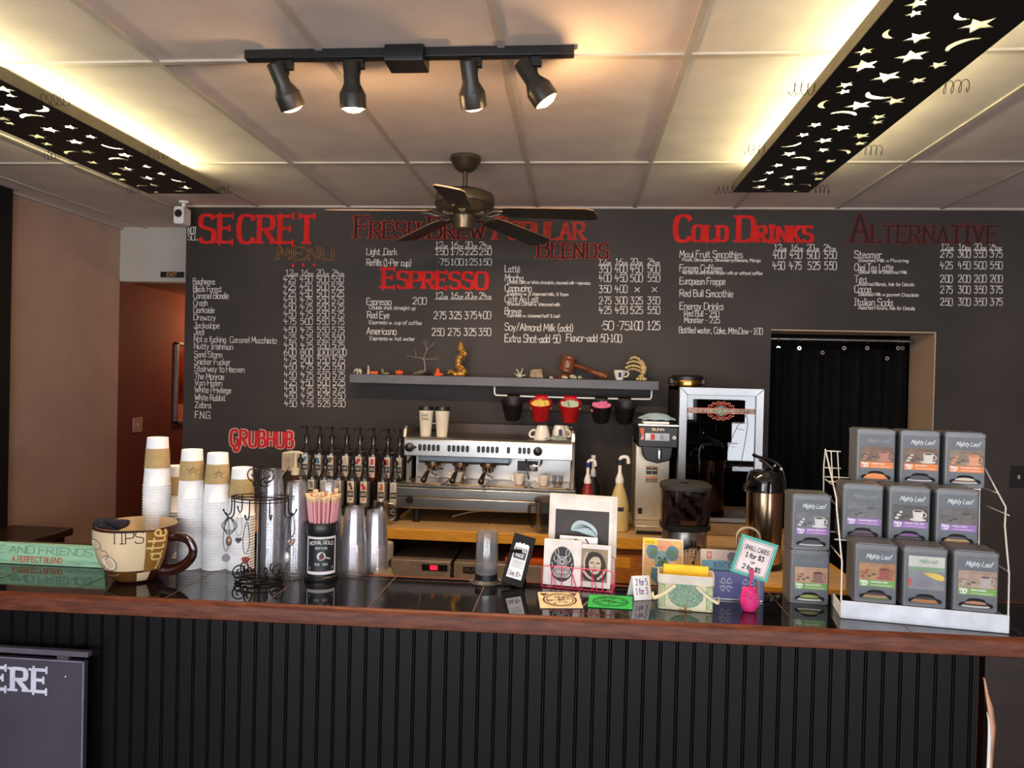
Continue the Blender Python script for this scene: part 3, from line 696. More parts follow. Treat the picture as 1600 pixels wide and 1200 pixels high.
for u in (1216, 1249, 1319, 1355, 1403, 1410):
    x = at(u, 545, CY).x; ring = [(x+.0, .018*math.cos(t*2*pi/16), rz_-.003+.022*math.sin(t*2*pi/16)) for t in range(16)]
    make('ring', MB().tube(ring, .0022, 6, cyc=True), STEELD, parent=cur)
for u, v in ((1216, 544), (1249, 544), (1319, 544), (1355, 544), (1403, 544), (1410, 544), (1285, 551), (1386, 560)):
    q = at(u, v, CY-.03); make('eyelet', MB().lathe([(.006, 0), (.013, 0), (.013, .004), (.006, .004)], 16, 0, Matrix.Translation((q.x, -.028, q.z)) @ RX), CHROME, parent=cur)
# ================================================================ the front bar
BZ = 1.07
SK = .020
def fy(x): return 2.070 + SK*x
def by(x): return 2.437 + SK*x
TILEB = bpy.data.materials.new('black_glazed_tile'); TILEB.use_nodes = True
nt = TILEB.node_tree; bsdf = nt.nodes['Principled BSDF']
bsdf.inputs['Base Color'].default_value = (.006, .006, .007, 1); bsdf.inputs['Roughness'].default_value = .045; bsdf.inputs['IOR'].default_value = 1.75
GROUT = mat('brown_grout', (96, 70, 54), .7, vary=.1)
NOSE = mat('red_brown_wood', (80, 38, 22), .48, vary=.1, scale=7, stretch=(2, 14, 14), rgb2=(114, 60, 36), spec=.3)
BEAD = mat('black_beadboard_paint', (11, 10, 14), .32, spec=.32, vary=.05, scale=20, bump=.10, bscale=260)
BX0, BX1 = -2.3, 2.0
bar = thing('bar_counter', 'long bar top of glossy black tiles edged in red-brown wood', 'bar counter', (0, 0, BZ))
t = MB()
q = [(BX0, fy(BX0)+.02), (BX1, fy(BX1)+.02), (BX1, by(BX1)-.012), (-1.12, by(-1.12)-.012), (-1.12, 2.66), (BX0, 2.66)]
t.prism(q, -.03, -.0005)
top = make('tile_surface', t, TILEB, parent=bar)
g = MB()
for x in [BX0+.19+.305*k for k in range(14)]:
    yb = 2.66 if x < -1.12 else by(x)-.012
    g.box(x-.0015, x+.0015, fy(x)+.02, yb, -.002, .0002)
g.add([(BX0, 2.383+SK*BX0, .0002), (BX1, 2.383+SK*BX1, .0002), (BX1, 2.386+SK*BX1, .0002), (BX0, 2.386+SK*BX0, .0002)], [(0, 1, 2, 3)])
make('grout_lines', g, GROUT, parent=bar)
n = MB()
prof = [(.0, -.05), (-.006, -.046), (-.006, -.01), (-.002, -.002), (.006, .003), (.014, .003), (.022, 0), (.022, -.05)]
vs = []
for x in (BX0, BX1): vs += [(x, fy(x)+a, b) for a, b in prof]
K = len(prof); n.add(vs, [tuple(range(K)), tuple(range(2*K-1, K-1, -1))]+[(k, K+k, K+(k+1) % K, (k+1) % K) for k in range(K)])
make('front_nosing', n, NOSE, parent=bar)
n = MB(); vs = []
for x in (-1.12, BX1): vs += [(x, by(x)+a, b) for a, b in ((-.014, -.04), (-.014, .001), (0, .001), (0, -.04))]
n.add(vs, [(0, 1, 2, 3), (7, 6, 5, 4)]+[(k, 4+k, 4+(k+1) % 4, (k+1) % 4) for k in range(4)])
make('back_nosing', n, NOSE, parent=bar, bevel=.002)

PX1 = 1.133
p = MB(); xs = []; x = -2.3; prof = []
while x < PX1-.05:
    prof += [(x, 0), (x+.036, 0), (x+.038, .004), (x+.040, .0), (x+.042, 0), (x+.044, .004), (x+.0465, 0)]; x += .0475
prof.append((PX1, 0)); vs = []
for z in (.0, BZ-.04): vs += [(a, fy(a)+.05+b, z) for a, b in prof]
N = len(prof); p.add(vs, [(i, i+1, N+i+1, N+i) for i in range(N-1)])
p.add([(PX1, fy(PX1)+.05, 0), (PX1, fy(PX1)+.05, BZ-.04), (PX1, fy(PX1)+.11, BZ-.04), (PX1, fy(PX1)+.11, 0)], [(0, 1, 2, 3)])
p.add([(-2.3, fy(-2.3)+.09, 0), (-2.3, fy(-2.3)+.09, BZ-.04), (PX1, fy(PX1)+.11, BZ-.04), (PX1, fy(PX1)+.11, 0)], [(0, 1, 2, 3)])
bp = solo('bar_front_panel', p, BEAD, 'black grooved beadboard panel facing the front of the bar', 'panel', sharp=20)
tw = MB(); A = [(at(u, v, 2.13), w) for u, v, w in ((1539, 1060, .001), (1542, 1085, .010), (1545, 1110, .018), (1548, 1140, .019), (1546, 1200, .014), (1545, 1260, .012))]
tw.add([(a.x, a.y, a.z) for a, w in A]+[(a.x+w, a.y+.01, a.z) for a, w in A], [(i, i+1, len(A)+i+1, len(A)+i) for i in range(len(A)-1)])
o = make('torn_edge', tw, paint((214, 160, 128), .8), parent=bp); o['label'] = 'torn tan strip at the end of the panel'; o.modifiers.new('t', 'SOLIDIFY').thickness = .004
tw = MB(); A = [(at(u, v, 2.125), w) for u, v, w in ((1541, 1112, .001), (1543, 1125, .004), (1543, 1150, .007), (1541, 1200, .008), (1539, 1260, .008))]
tw.add([(a.x, a.y, a.z) for a, w in A]+[(a.x+w, a.y, a.z) for a, w in A], [(i, i+1, len(A)+i+1, len(A)+i) for i in range(len(A)-1)])
o = make('torn_edge', tw, PAPER, parent=bp); o['label'] = 'torn white strip at the end of the panel'; o.modifiers.new('t', 'SOLIDIFY').thickness = .003
solo('bar_end_panel', MB().box(1.16, 2.0, 2.16, 2.19, 0, BZ-.05), mat('dark_red_wood', (32, 17, 14), .4, vary=.15, scale=4, stretch=(1, 1, 8)), 'dark red-brown board under the far right end of the bar', 'panel')
solo('bar_back_panel', MB().box(-2.2, 1.13, 2.36, 2.38, 0, BZ-.04), BLACKMAT, 'plain black board closing the rear of the bar', 'panel', rz=.02)

# the sign that hangs in front of the bar
sp = at(132, 1022, 2.03)
sg = thing('hanging_sign', 'dark framed sign board with pale letters hanging on the bar front', 'sign', (sp.x, 2.03, sp.z))
SGN = mat('sign_board', (64, 60, 72), .5, vary=.05, scale=5)
make('board', MB().box(-.92, 0, 0, .018, -.62, -.022), SGN, parent=sg, bevel=.002)
make('edge_strip', MB().box(-.003, .001, -.003, .0, -.62, -.022).box(-.92, 0, -.003, 0, -.025, -.0215), paint((128, 122, 142), .4), parent=sg)
make('hanging_rail', MB().box(-.93, .013, -.004, .016, -.009, .007), paint((86, 82, 94), .45), parent=sg, bevel=.002)
make('rail_clip', MB().box(-.085, -.05, .0, .012, -.024, -.006), SGN, parent=sg)
mb = MB(); write(mb, 'ORDER HERE', -.703, -.118, .064, .587, .0165, serif=.09, contrast=.6, gap=2.4); mb.warp(lambda v: Vector((v.x, -.0015-v.z, v.y)))
make('lettering', mb, paint((205, 205, 222), .6), parent=sg, normals=False)
make('screw', MB().ball((-.056, -.001, -.069), .005, 10), CHROME, parent=sg)
# ================================================================ cups on the bar
SLV = KRAFT
def cup_proto(rt, rb, h, name, m):
    """upside-down disposable cup: open rim at the bottom with a rolled lip, recessed base on top"""
    wt = .00045
    pr = [(rt-.0008, .004), (rt-.0006, .0012), (rt+.0008, 0), (rt+.0022, .0012), (rt+.0022, .0032), (rt+.0006, .0044), (rt, .005)]
    pr += [(rt+(rb-rt)*t, .005+(h-.005)*t) for t in (.25, .5, .75, .97)] + [(rb, h-.0008), (rb-.0008, h), (rb-.002, h), (rb-.0024, h-.006), (0, h-.006)]
    return make(name, MB().lathe(pr, 32), m, sharp=50)
cup0 = cup_proto(.0430, .0335, .165, 'paper_cup', PAPER)
DX = {}
def stack(proto, name, u, v, n, gap, lab, group, cat='cup', Y=None, pos=None):
    global DX
    p = pos if pos is not None else on(u, v, BZ)
    for i in range(n):
        k = n-1-i
        first = not proto.get('used')
        o = proto['o'] if first else dup(proto['o'])
        proto['used'] = True
        o.location = (p.x, p.y, BZ+gap*k); o.rotation_euler = (0, 0, 1.3*k)
        tag(o, ('topmost %s' % lab[0] if i == 0 else 'lowest %s' % lab[0] if i == n-1 else '%s down, %s' % (nth(i), lab[0])) + ' ' + lab[1], cat, group)
    return p
PC = {'o': cup0}
gp = .00955
def sleeve(p, n, gap, label, mark=True):
    s = thing('cup_sleeve', label, 'cup sleeve', (p.x, p.y, BZ+gap*(n-1)+.062), 0, 'card sleeves on the paper cup stacks')
    z0, z1 = 0, .066; f = lambda z: .0430-.0095*(z+.062-.005)/.16
    make('band', MB().lathe([(f(z0)+.0007, z0), (f(z0)+.0014, z0), (f(z1)+.0014, z1), (f(z1)+.0007, z1), (f(z0)+.0007, z0)], 40), KRAFT, parent=s)
    if mark:
        mb = MB(); mb.poly([(x*.011, .034+y*.008) for x, y in arc(0, 0, 1, 0, pi, 10)]+[(-.012, .031), (.012, .031)], 0)
        for pts in ([(-.018, .026), (.0, .03), (.02, .041)], [(-.02, .038), (-.01, .032)], [(.004, .03), (.012, .022)], [(-.006, .03), (-.012, .02)], [(-.003, .044), (.001, .047)]): mb.ribbon(pts, .002)
        mb.warp(lambda q: Vector(((f(q.y)+.0019+q.z)*math.sin(q.x/.04+.6), -(f(q.y)+.0019+q.z)*math.cos(q.x/.04+.6), q.y)))
        make('printed_mark', mb, paint((96, 84, 62), .8), parent=s, normals=False)
WC = 'white paper cups turned upside down'
pA = stack(PC, 'paper_cup', 243, 884, 30, gp, ('cup of the tallest paper stack', 'behind the tips mug'), WC)
pB = stack(PC, 'paper_cup', 297, 886, 26, gp, ('cup of the paper stack', 'right of the tallest one'), WC)
pC = stack(PC, 'paper_cup', 337, 887, 25, gp, ('cup of the paper stack', 'between two others, beside the necklace rack'), WC)
pD = stack(PC, 'paper_cup', 375.5, 888, 20, gp, ('cup of the shortest front paper stack', 'behind the necklace rack'), WC)
pE = stack(PC, 'paper_cup', 0, 0, 18, gp, ('cup of the half-hidden paper stack', 'behind the gap of the two tallest'), WC, pos=Vector((-1.432, 2.545, BZ)))
sleeve(pA, 30, gp, 'plain tan card sleeve around the top of the tallest cup stack', False)
sleeve(pB, 26, gp, 'printed tan sleeve on the paper stack right of the tallest one')
sleeve(pC, 25, gp, 'printed tan sleeve on the paper stack beside the necklace rack')
sleeve(pD, 20, gp, 'tan sleeve on the shortest front stack behind the necklace rack', False)
sleeve(pE, 18, gp, 'tan sleeve on the half-hidden stack behind the others', False)
clear0 = cup_proto(.0432, .0315, .128, 'clear_cup', CLEAR)
CC = {'o': clear0}; CG = 'clear plastic cups turned upside down'
stack(CC, 'clear_cup', 422, 900, 24, .0098, ('cup of the tall clear stack', 'behind the necklace rack'), CG)
stack(CC, 'clear_cup', 461, 900, 20, .0098, ('cup of the clear stack', 'left of the straw canister'), CG)
stack(CC, 'clear_cup', 512, 896, 20, .0098, ('cup of the clear stack', 'hidden behind the straws'), CG)
stack(CC, 'clear_cup', 552, 897, 18, .0058, ('cup of the shorter clear stack', 'right of the straw canister'), CG)
stack(CC, 'clear_cup', 586, 891, 16, .0052, ('cup of the low clear stack', 'beside the milk carafe'), CG)

# ---- the big tips mug
m0 = on(213, 903, BZ)
mug = thing('tips_mug', 'huge brown and cream latte mug marked TIPS on the bar', 'mug', m0)
MH, MR = .174, .1265
def mr(z):
    t = max(0, min(1, z/MH)); return .062+(MR-.062)*(1-(1-t)**2.6)
BR = mat('mug_brown', (62, 22, 14), .35, vary=.05, spec=.35); CRM = mat('mug_cream', (222, 200, 160), .22, vary=.03, coat=.5)
TANM = mat('mug_tan', (148, 104, 48), .25, vary=.08, coat=.4); DKB = mat('mug_dark_band', (92, 58, 24), .25, vary=.08, coat=.4)
zz = [MH*i/20 for i in range(21)]
make('body', MB().lathe([(0, .002), (.055, 0), (.060, .001)]+[(mr(z), z+.001) for z in zz]+[(MR-.003, MH+.004), (MR-.007, MH+.002)], 56), BR, parent=mug)
inner = [(MR-.0072, MH+.0018)]+[(mr(z)-.008, z+.004) for z in reversed(zz[3:])]+[(0, zz[3]+.002)]
make('inside', MB().lathe(inner, 56), CRM, parent=mug)
def on_mug(q): a = (q.x+.05)/MR; r = mr(q.y)+.0012+q.z; return Vector((r*math.sin(a), -r*math.cos(a), q.y+.001))
def mugpatch(name, x0, x1, z0, z1, m, d=0.0):
    mb = MB().grid(lambda a, b: Vector((x0+(x1-x0)*a, z0+(z1-z0)*b, d)), 20, 14).warp(on_mug); return make(name, mb, m, parent=mug)
mugpatch('cream_panel', -.215, .045, .045, MH-.004, CRM); mugpatch('tan_band', .046, .115, .040, MH-.004, TANM, .0001)
mugpatch('lower_band', -.215, .02, .006, .044, DKB); mugpatch('cream_square', .022, .075, .006, .038, CRM)
mb = MB(); write(mb, 'TIPS', -.055, .138, .036, .092, .0028, serif=.05); mb.warp(lambda q: on_mug(q+Vector((0, 0, .0006)))); make('tips_lettering', mb, BLACKMAT, parent=mug, normals=False)
def sub(mb, seq, k=3, w=.006, z=.001): mb.ribbon(smooth_pts(seq, False, k), w, 0, z)
mb = MB()
write(mb, 'Latte', 0, 0, .062, .128, .0065)
mb.warp(lambda q: on_mug(Vector((.092-q.y*.92+q.x*.12, .048+q.x*.95+q.y*.1, .0012+q.z)))); make('latte_lettering', mb, paint((226, 196, 130), .3), parent=mug, normals=False)
# painted glass of latte with foam
gl = MB().add([(-.155, .125, .0006), (-.10, .115, .0006), (-.105, .065, .0006), (-.125, .05, .0006), (-.147, .06, .0006)], [(0, 1, 2, 3, 4)]); gl.warp(on_mug); make('painted_glass', gl, paint((150, 92, 30), .25), parent=mug, normals=False)
fo = MB().poly(arc(-.128, .128, .031, 0, 2*pi, 24, .013)[:-1], .0009).poly(arc(-.075, .072, .026, 0, 2*pi, 24, .022)[:-1], .0007); fo.warp(on_mug); make('painted_foam', fo, paint((238, 230, 220), .3), parent=mug, normals=False)
ol = MB()
for s_ in (arc(-.128, .128, .033, 0, 2*pi, 28, .015), arc(-.075, .072, .029, -2.4, 2.2, 24, .025), [(-.161, .125), (-.15, .058), (-.125, .045), (-.10, .06), (-.092, .12)], arc(-.083, .10, .013, -1.8, 2.2, 14), arc(-.10, .043, .055, 3.4, 6.0, 20, .016)): ol.ribbon(s_, .003, 0, .0014)
ol.warp(on_mug); make('painted_outline', ol, paint((150, 120, 100), .4), parent=mug, normals=False)
ha = Matrix.Rotation(math.radians(-6), 4, 'Z')
hp = [ha @ Vector((mr(z)-.004+dx, 0, z)) for dx, z in ((0, .140), (.028, .146), (.066, .136), (.088, .106), (.088, .076), (.066, .044), (.028, .032), (-.002, .036))]
make('handle', MB().tube(smooth_pts([tuple(a) for a in hp], False, 2), .0135, 12, flat=1.4), mat('handle_brown', (48, 16, 12), .12, vary=.03, coat=.8), parent=mug)
# hair scrunchie hooked over the rim
hs = thing('hair_clip', 'dark tangled hair tie lying over the rim of the tips mug', 'hair tie', (m0.x-.052, m0.y-.075, BZ+MH-.008))
rnd = random.Random(5)
for k in range(5):
    pts = []
    for i in range(40):
        t = i/40*2*pi; rr = .020+.012*math.sin(t*3+k*1.3)
        pts.append(((rr+.012)*math.cos(t)*1.25, rr*math.sin(t)*.6+.02, .012+.010*math.sin(t*2+k)+.004*k-.002*k*k*.2))
    make('strand', MB().tube(pts, .0065, 7, cyc=True), mat('dark_hair_tie', (30, 26, 34), .8, vary=.2, scale=80) if k == 0 else bpy.data.materials['dark_hair_tie'], parent=hs)

# ---- mint sign lying along the back edge
s0 = on(75, 884, BZ)
ms = thing('wooden_sign', 'mint green plank sign reading coffee and friends behind the tips mug', 'sign', (s0.x, s0.y, BZ))
MINT = mat('mint_paint', (150, 196, 160), .55, vary=.06, scale=12, stretch=(1, 8, 8))
tilt = Matrix.Rotation(math.radians(-8), 4, 'X')
make('plank', MB().box(-.56, .20, 0, .014, .001, .073, 0, tilt), MINT, parent=ms, bevel=.002)
mb = MB(); write(mb, 'COFFEE AND FRIENDS', -.335, .037, .024, .487, .0035, 0, contrast=.8, serif=.04, extra=[(.0012, 1, .0008)]); write(mb, 'A PERFECT BLEND', -.132, .010, .017, .180, .0030, 2)
mb.ribbon(smooth_pts([(.066, .012), (.085, .018), (.105, .010), (.12, .012)]), .0012, 0); mb.ribbon(smooth_pts([(-.23, .012), (-.20, .018), (-.17, .010), (-.15, .012)]), .0012, 0)
mb.ribbon(smooth_pts([(.145, .012), (.16, .018), (.18, .010), (.20, .012)]), .0012, 0)
mb.warp(lambda q: tilt @ Vector((q.x, -.0006-q.z, q.y))); make('lettering', mb, [paint((104, 120, 96), .7), MINT, paint((188, 96, 72), .7)], parent=ms, normals=False)
s_ = MB().box(-.56, .20, -.0008, 0, .068, .073, 0, tilt); make('edge_line', s_, paint((150, 176, 130), .6), parent=ms)

# ---- necklace rack
r0 = on(404, 908, BZ)
nr = thing('necklace_rack', 'black wire necklace tree with hooks and scrolls on the bar', 'jewellery stand', r0)
HR = .386
make('pole', MB().cyl((0, 0, .012), (0, 0, HR-.02), .0042, n=10).ball((0, 0, HR-.012), .006, 10).ball((0, 0, .285), .008, 10), IRON, parent=nr)
b = MB(); b.tube([(.075*math.cos(t), .055*math.sin(t), .006) for t in [2*pi*i/32 for i in range(32)]], .003, 6, cyc=True); b.tube([(.078*math.cos(t), .058*math.sin(t), .020) for t in [2*pi*i/32 for i in range(32)]], .0025, 6, cyc=True)
b.cyl((-.077, 0, .010), (.077, 0, .010), .0025, n=6).cyl((0, -.056, .010), (0, .056, .010), .0025, n=6)
make('base_ring', b, IRON, parent=nr)
def curl(cx, cz, r, a0, turns, y=0, s=1, n=28): return [(cx+s*(r*(1-.75*i/n))*math.cos(a0+turns*2*pi*i/n), y, cz+(r*(1-.75*i/n))*math.sin(a0+turns*2*pi*i/n)) for i in range(n+1)]
for k in range(7):
    a = k*.9; pts = [(.06*math.cos(a)+q[0]*math.cos(a), .045*math.sin(a)+q[0]*math.sin(a), q[2]) for q in curl(0, .035, .024, -1.2, 1.4)]
    make('base_scroll', MB().tube(pts, .0024, 6), IRON, parent=nr)
for s in (-1, 1):
    make('top_scroll', MB().tube(curl(s*.022, .345, .026, -1.8 if s > 0 else -1.8, 1.3, 0, s), .0022, 6), IRON, parent=nr)
    make('top_scroll', MB().tube(curl(s*.012, .315, .016, 1.6, 1.2, .008*s, s), .0022, 6), IRON, parent=nr)
make('hook_ring', MB().tube([(.092*math.cos(t), .062*math.sin(t), .272) for t in [2*pi*i/40 for i in range(40)]], .0024, 6, cyc=True).tube([(.092*math.cos(t), .062*math.sin(t), .262) for t in [2*pi*i/40 for i in range(40)]], .0016, 6, cyc=True).cyl((-.092, 0, .270), (.092, 0, .270), .002, n=6).cyl((0, -.062, .270), (0, .062, .270), .002, n=6), IRON, parent=nr)
HK = []
for k in range(9):
    a = 2*pi*k/9+.45; c, s = math.cos(a), math.sin(a); R_ = (.092*c, .062*s)
    n2 = Vector((c, s)).normalized()
    pts = [(R_[0], R_[1], .272), (R_[0], R_[1], .225), (R_[0]+n2.x*.006, R_[1]+n2.y*.006, .212), (R_[0]+n2.x*.018, R_[1]+n2.y*.018, .211), (R_[0]+n2.x*.026, R_[1]+n2.y*.026, .226)]
    make('hook', MB().tube(smooth_pts(pts), .0021, 6).ball((R_[0]+n2.x*.026, R_[1]+n2.y*.026, .227), .0036, 8), IRON, parent=nr)
    HK.append(Vector((R_[0]+n2.x*.013, R_[1]+n2.y*.013, .2135)))
def necklace(hk, drop, label, col, shape, cordcol, wide=.014, loops=1):
    o = thing('necklace', label, 'necklace', r0+hk, 0, 'necklaces on the wire rack')
    cord = paint(cordcol, .5)
    for i in range(loops):
        w = wide*(1+.3*i); d = drop*(1-.12*i)
        pts = smooth_pts([(0, 0, .0012), (-w*.7, -.004, -d*.3), (-w, -.004, -d*.7), (-.002, -.005, -d), (w, -.004, -d*.7), (w*.7, -.004, -d*.3)], True, 2)
        make('cord', MB().tube(pts, .0012, 6, cyc=True), cord, parent=o)
    mb = MB()
    if shape == 'heart': mb.prism([(x*.0011, z*.0011) for x, z in [(16*math.sin(t)**3*.6, (13*math.cos(t)-5*math.cos(2*t)-2*math.cos(3*t)-math.cos(4*t))*.6) for t in [2*pi*i/24 for i in range(24)]]], -.003, .003, 0, Matrix.Translation((0, -.006, -drop-.008)) @ RX)
    elif shape == 'drop': mb.ball((0, -.006, -drop-.016), .010, 14, 0, (1, .6, 1.6))
    elif shape == 'disc': mb.lathe([(0, -.002), (.013, -.002), (.013, .002), (0, .002)], 24, 0, Matrix.Translation((0, -.006, -drop-.012)) @ RX)
    else:
        for k in range(3): mb.ball((.005*(k-1), -.006, -drop-.008-.007*(k % 2)), .0075, 10)
    make('pendant', mb, paint(col, .3, .4), parent=o)
fro = sorted(range(9), key=lambda k: HK[k].y)
lefts = sorted(range(9), key=lambda k: HK[k].x)
nl = [(.128, 'necklace with a grey disc pendant, farthest left on the wire rack', (150, 140, 150), 'disc', (110, 96, 90)), (.085, 'necklace with a small dark heart on the wire rack', (88, 78, 78), 'heart', (180, 176, 172)),
      (.058, 'necklace of looped black cord with a brown stone', (140, 110, 92), 'drop', (28, 24, 26)), (.115, 'necklace with a rust red bead cluster on dark cord', (150, 64, 50), 'beads', (30, 26, 28)),
      (.098, 'necklace of dark cord without a large stone, near the pole', (90, 80, 84), 'beads', (26, 22, 26)), (.110, 'necklace with a clear teardrop, farthest right on the wire rack', (214, 210, 206), 'drop', (34, 30, 34)),
      (.080, 'necklace with pale beads at the right side of the wire rack', (196, 170, 160), 'beads', (60, 50, 50))]
for i, (d, l, c, s, cc) in enumerate(nl):
    k = lefts[[0, 1, 2, 4, 5, 8, 7][i]]; necklace(HK[k], d, l, c, s, cc, .012 if i != 2 else .018, 3 if i == 2 else 1)

# ---- straw canister
c0 = on(502, 903, BZ)
can = thing('straw_canister', 'black round canister with a white-bordered label holding straws', 'canister', c0, .30)
CRr, CH = .051, .188
make('body', MB().lathe([(0, 0), (.054, 0), (.055, .004), (.055, .012), (.051, .016), (CRr, .150), (.0525, .152), (.0525, CH-.002), (.051, CH), (.049, CH-.001), (.0488, .02), (0, .02)], 48), BLACK, parent=can)
def onc(r): return lambda q: Vector(((r+q.z)*math.sin(q.x/r), -(r+q.z)*math.cos(q.x/r), q.y))
def cpatch(x0, x1, z0, z1, d): return MB().grid(lambda a, b: Vector((x0+(x1-x0)*a, z0+(z1-z0)*b, d)), 16, 4).warp(onc(CRr))
lb = make('label', cpatch(-.052, .052, .024, .146, .0006), paint((222, 214, 214), .5), parent=can); lb['label'] = 'white label border'
make('label_field', cpatch(-.046, .046, .034, .139, .0010), paint((30, 34, 40), .4), parent=lb)
mb = MB()
lay = MB(); write(lay, 'ROYAL GOLD', -.038, .118, .010, .076, .0018, serif=.06); lay.v = [(x, y+.006*(1-(x/.04)**2), z) for x, y, z in lay.v]; mb.add(lay.v, lay.f)
write(mb, 'BOTTLES', -.018, .107, .0055, .036, .0011)
for x in (-.02, .005):
    for k in range(2): write(mb, 'FINE' if x < 0 else 'GOLD', x, .057+.004*k-.003, .003, .015, .0007)
mb.poly(arc(0, .084, .0135, 0, 2*pi, 24)[:-1], 0); mb.ribbon([(.012, .080), (.027, .075)], .0035)
mb.warp(lambda q: onc(CRr)(q+Vector((0, 0, .0014)))); make('label_print', mb, paint((214, 212, 206), .5), parent=lb, normals=False)
mb = MB().poly(rrect(-.038, .038, .040, .050, .001, 1), 0).warp(lambda q: onc(CRr)(q+Vector((0, 0, .0014)))); make('label_strip', mb, paint((200, 204, 212), .5), parent=lb, normals=False)
mb = MB(); mb.ribbon(arc(0, .084, .006, 2.6, 6.8, 10), .003, 0, .0018); mb.warp(onc(CRr)); make('label_dot', mb, paint((170, 40, 44), .5), parent=lb, normals=False)
PINK = mat('pink_straw', (226, 158, 166), .5, vary=.04, scale=10); TIPC = mat('straw_wrapper_tip', (224, 190, 150), .7, vary=.05)
rnd = random.Random(11); straw0 = None; n = 0
for ring, cnt in ((.041, 20), (.031, 14), (.020, 9), (.008, 4)):
    for k in range(cnt):
        a = 2*pi*k/cnt+ring*40; lean = rnd.uniform(-.012, .012)
        if straw0 is None:
            straw0 = thing('drinking_straw', 'pink straw with a cream tip standing in the black canister', 'straw', (0, 0, 0), 0, 'pink straws in the canister'); o = straw0
            make('tube', MB().lathe([(.0040, 0), (.0044, 0), (.0044, .232), (.0040, .232)], 10), PINK, parent=o)
            make('wrapper_tip', MB().lathe([(.0036, .228), (.0046, .229), (.0078, .241), (.0070, .246), (.003, .242), (0, .243)], 8), TIPC, parent=o)
        else: o = dup(straw0)
        o.location = c0+Vector((ring*math.cos(a)*.62, ring*math.sin(a)*.62, .0215+rnd.uniform(0, .012)+(.014 if k % 7 == 3 else 0)))
        q_ = .09*ring/.041; o.rotation_euler = (-q_*math.sin(a)+rnd.uniform(-.02, .02), q_*math.cos(a)+lean, 0)

# ---- blender cup turned upside down
b0 = on(768, 891, BZ); b0.y = 2.395
sh = thing('blender_cup', 'smoky clear blender cup upside down on its black blade base', 'blender cup', b0)
make('blade_base', MB().lathe([(0, 0), (.045, 0), (.046, .004), (.040, .010), (.037, .012), (.0375, .032), (.035, .034), (0, .034)], 36), BLACK, parent=sh)
fl = make('flange', MB().lathe([(.040, .006), (.056, .003), (.057, .005), (.041, .013)], 36), CLEAR, parent=sh)
make('cup', MB().lathe([(.0355, .034), (.0365, .030), (.0375, .036), (.0345, .165), (.033, .168), (.028, .169), (.026, .165), (0, .165)], 40), clear('grey_tumbler', (206, 205, 208), .10, .16, .6, .14), parent=sh)
for k in range(3):
    a = -pi/2+k*.75-.6; make('rib', MB().box(.033, .0372, -.002, .002, .10, .16, 0, Matrix.Rotation(a, 4, 'Z')), CLEAR, parent=sh)

# ---- black leaning card holder
h0 = on(798, 919, BZ)
ld = thing('leaflet_stand', 'black tilted stand with a small white tag card', 'display stand', h0, math.radians(-4))
Mt = Matrix.Rotation(math.radians(13), 4, 'Y') @ Matrix.Rotation(math.radians(-14), 4, 'X')
make('back_board', MB().box(-.036, .036, 0, .014, .009, .172, 0, Mt), BLACKMAT, parent=ld, bevel=.002)
zt = .17*math.cos(.24)
make('rear_prop', MB().add([(-.01, .02, .12), (.03, .02, .12), (.04, .075, .0005), (-.01, .075, .0005), (-.01, .026, .12), (.03, .026, .12), (.04, .081, .0005), (-.01, .081, .0005)], [(0, 1, 2, 3), (7, 6, 5, 4), (0, 4, 5, 1), (2, 6, 7, 3), (1, 5, 6, 2), (0, 3, 7, 4)]), BLACK, parent=ld)
top_ = [(-.023, .140), (-.02, .144), (-.016, .142), (-.01, .147), (-.004, .143), (.004, .148), (.009, .143), (.016, .146), (.023, .141)]
cdd = make('tag_card', MB().prism([(-.025, .032), (.025, .032)]+list(reversed(top_)), .0006, .0012, 0, Mt @ RX), PAPER, parent=ld)
mb = MB().poly([(-.02, .095), (.02, .095), (.02, .130), (-.02, .130)], 0); mb.warp(lambda q: Mt @ Vector((q.x, -.0016-q.z, q.y))); make('tag_picture', mb, paint((78, 80, 90), .7), parent=cdd, normals=False)
mb = MB(); write(mb, 'TOTES', -.017, .119, .008, .034, .0016, 1); write(mb, 'MADE', -.013, .101, .010, .026, .0016, 1)
for k in range(4): mb.ribbon([(-.018, .086-k*.006), (.018, .086-k*.006)], .0012, 0)
write(mb, 'Only $5+', -.020, .040, .014, .040, .0016, 0); mb.warp(lambda q: Mt @ Vector((q.x, -.0020-q.z, q.y))); make('tag_lettering', mb, [paint((92, 92, 100), .7), PAPER], parent=cdd, normals=False)
# ================================================================ cards and tins on the bar, right of the middle
WM = paint((232, 226, 222), .75)
def card(name, label, cat, loc, rz, w, h, tiltd, mats, th=.004, group=None):
    """upright card leaning back by tiltd degrees; returns the thing and the map from card coordinates (x from centre, y from foot)"""
    t = thing(name, label, cat, loc, rz, group); M_ = Matrix.Translation((0, 0, .0008)) @ Matrix.Rotation(math.radians(-tiltd), 4, 'X')
    make('board', MB().box(-w/2, w/2, 0, th, 0, h, 0, M_), mats, parent=t)
    return t, lambda q: M_ @ Vector((q.x, -.0006-q.z, q.y))
def draw(parent, name, mats, fn, mp, label=None):
    mb = MB(); fn(mb); mb.warp(mp); o = make(name, mb, mats, parent=parent, normals=False)
    if label: o['label'] = label
    return o
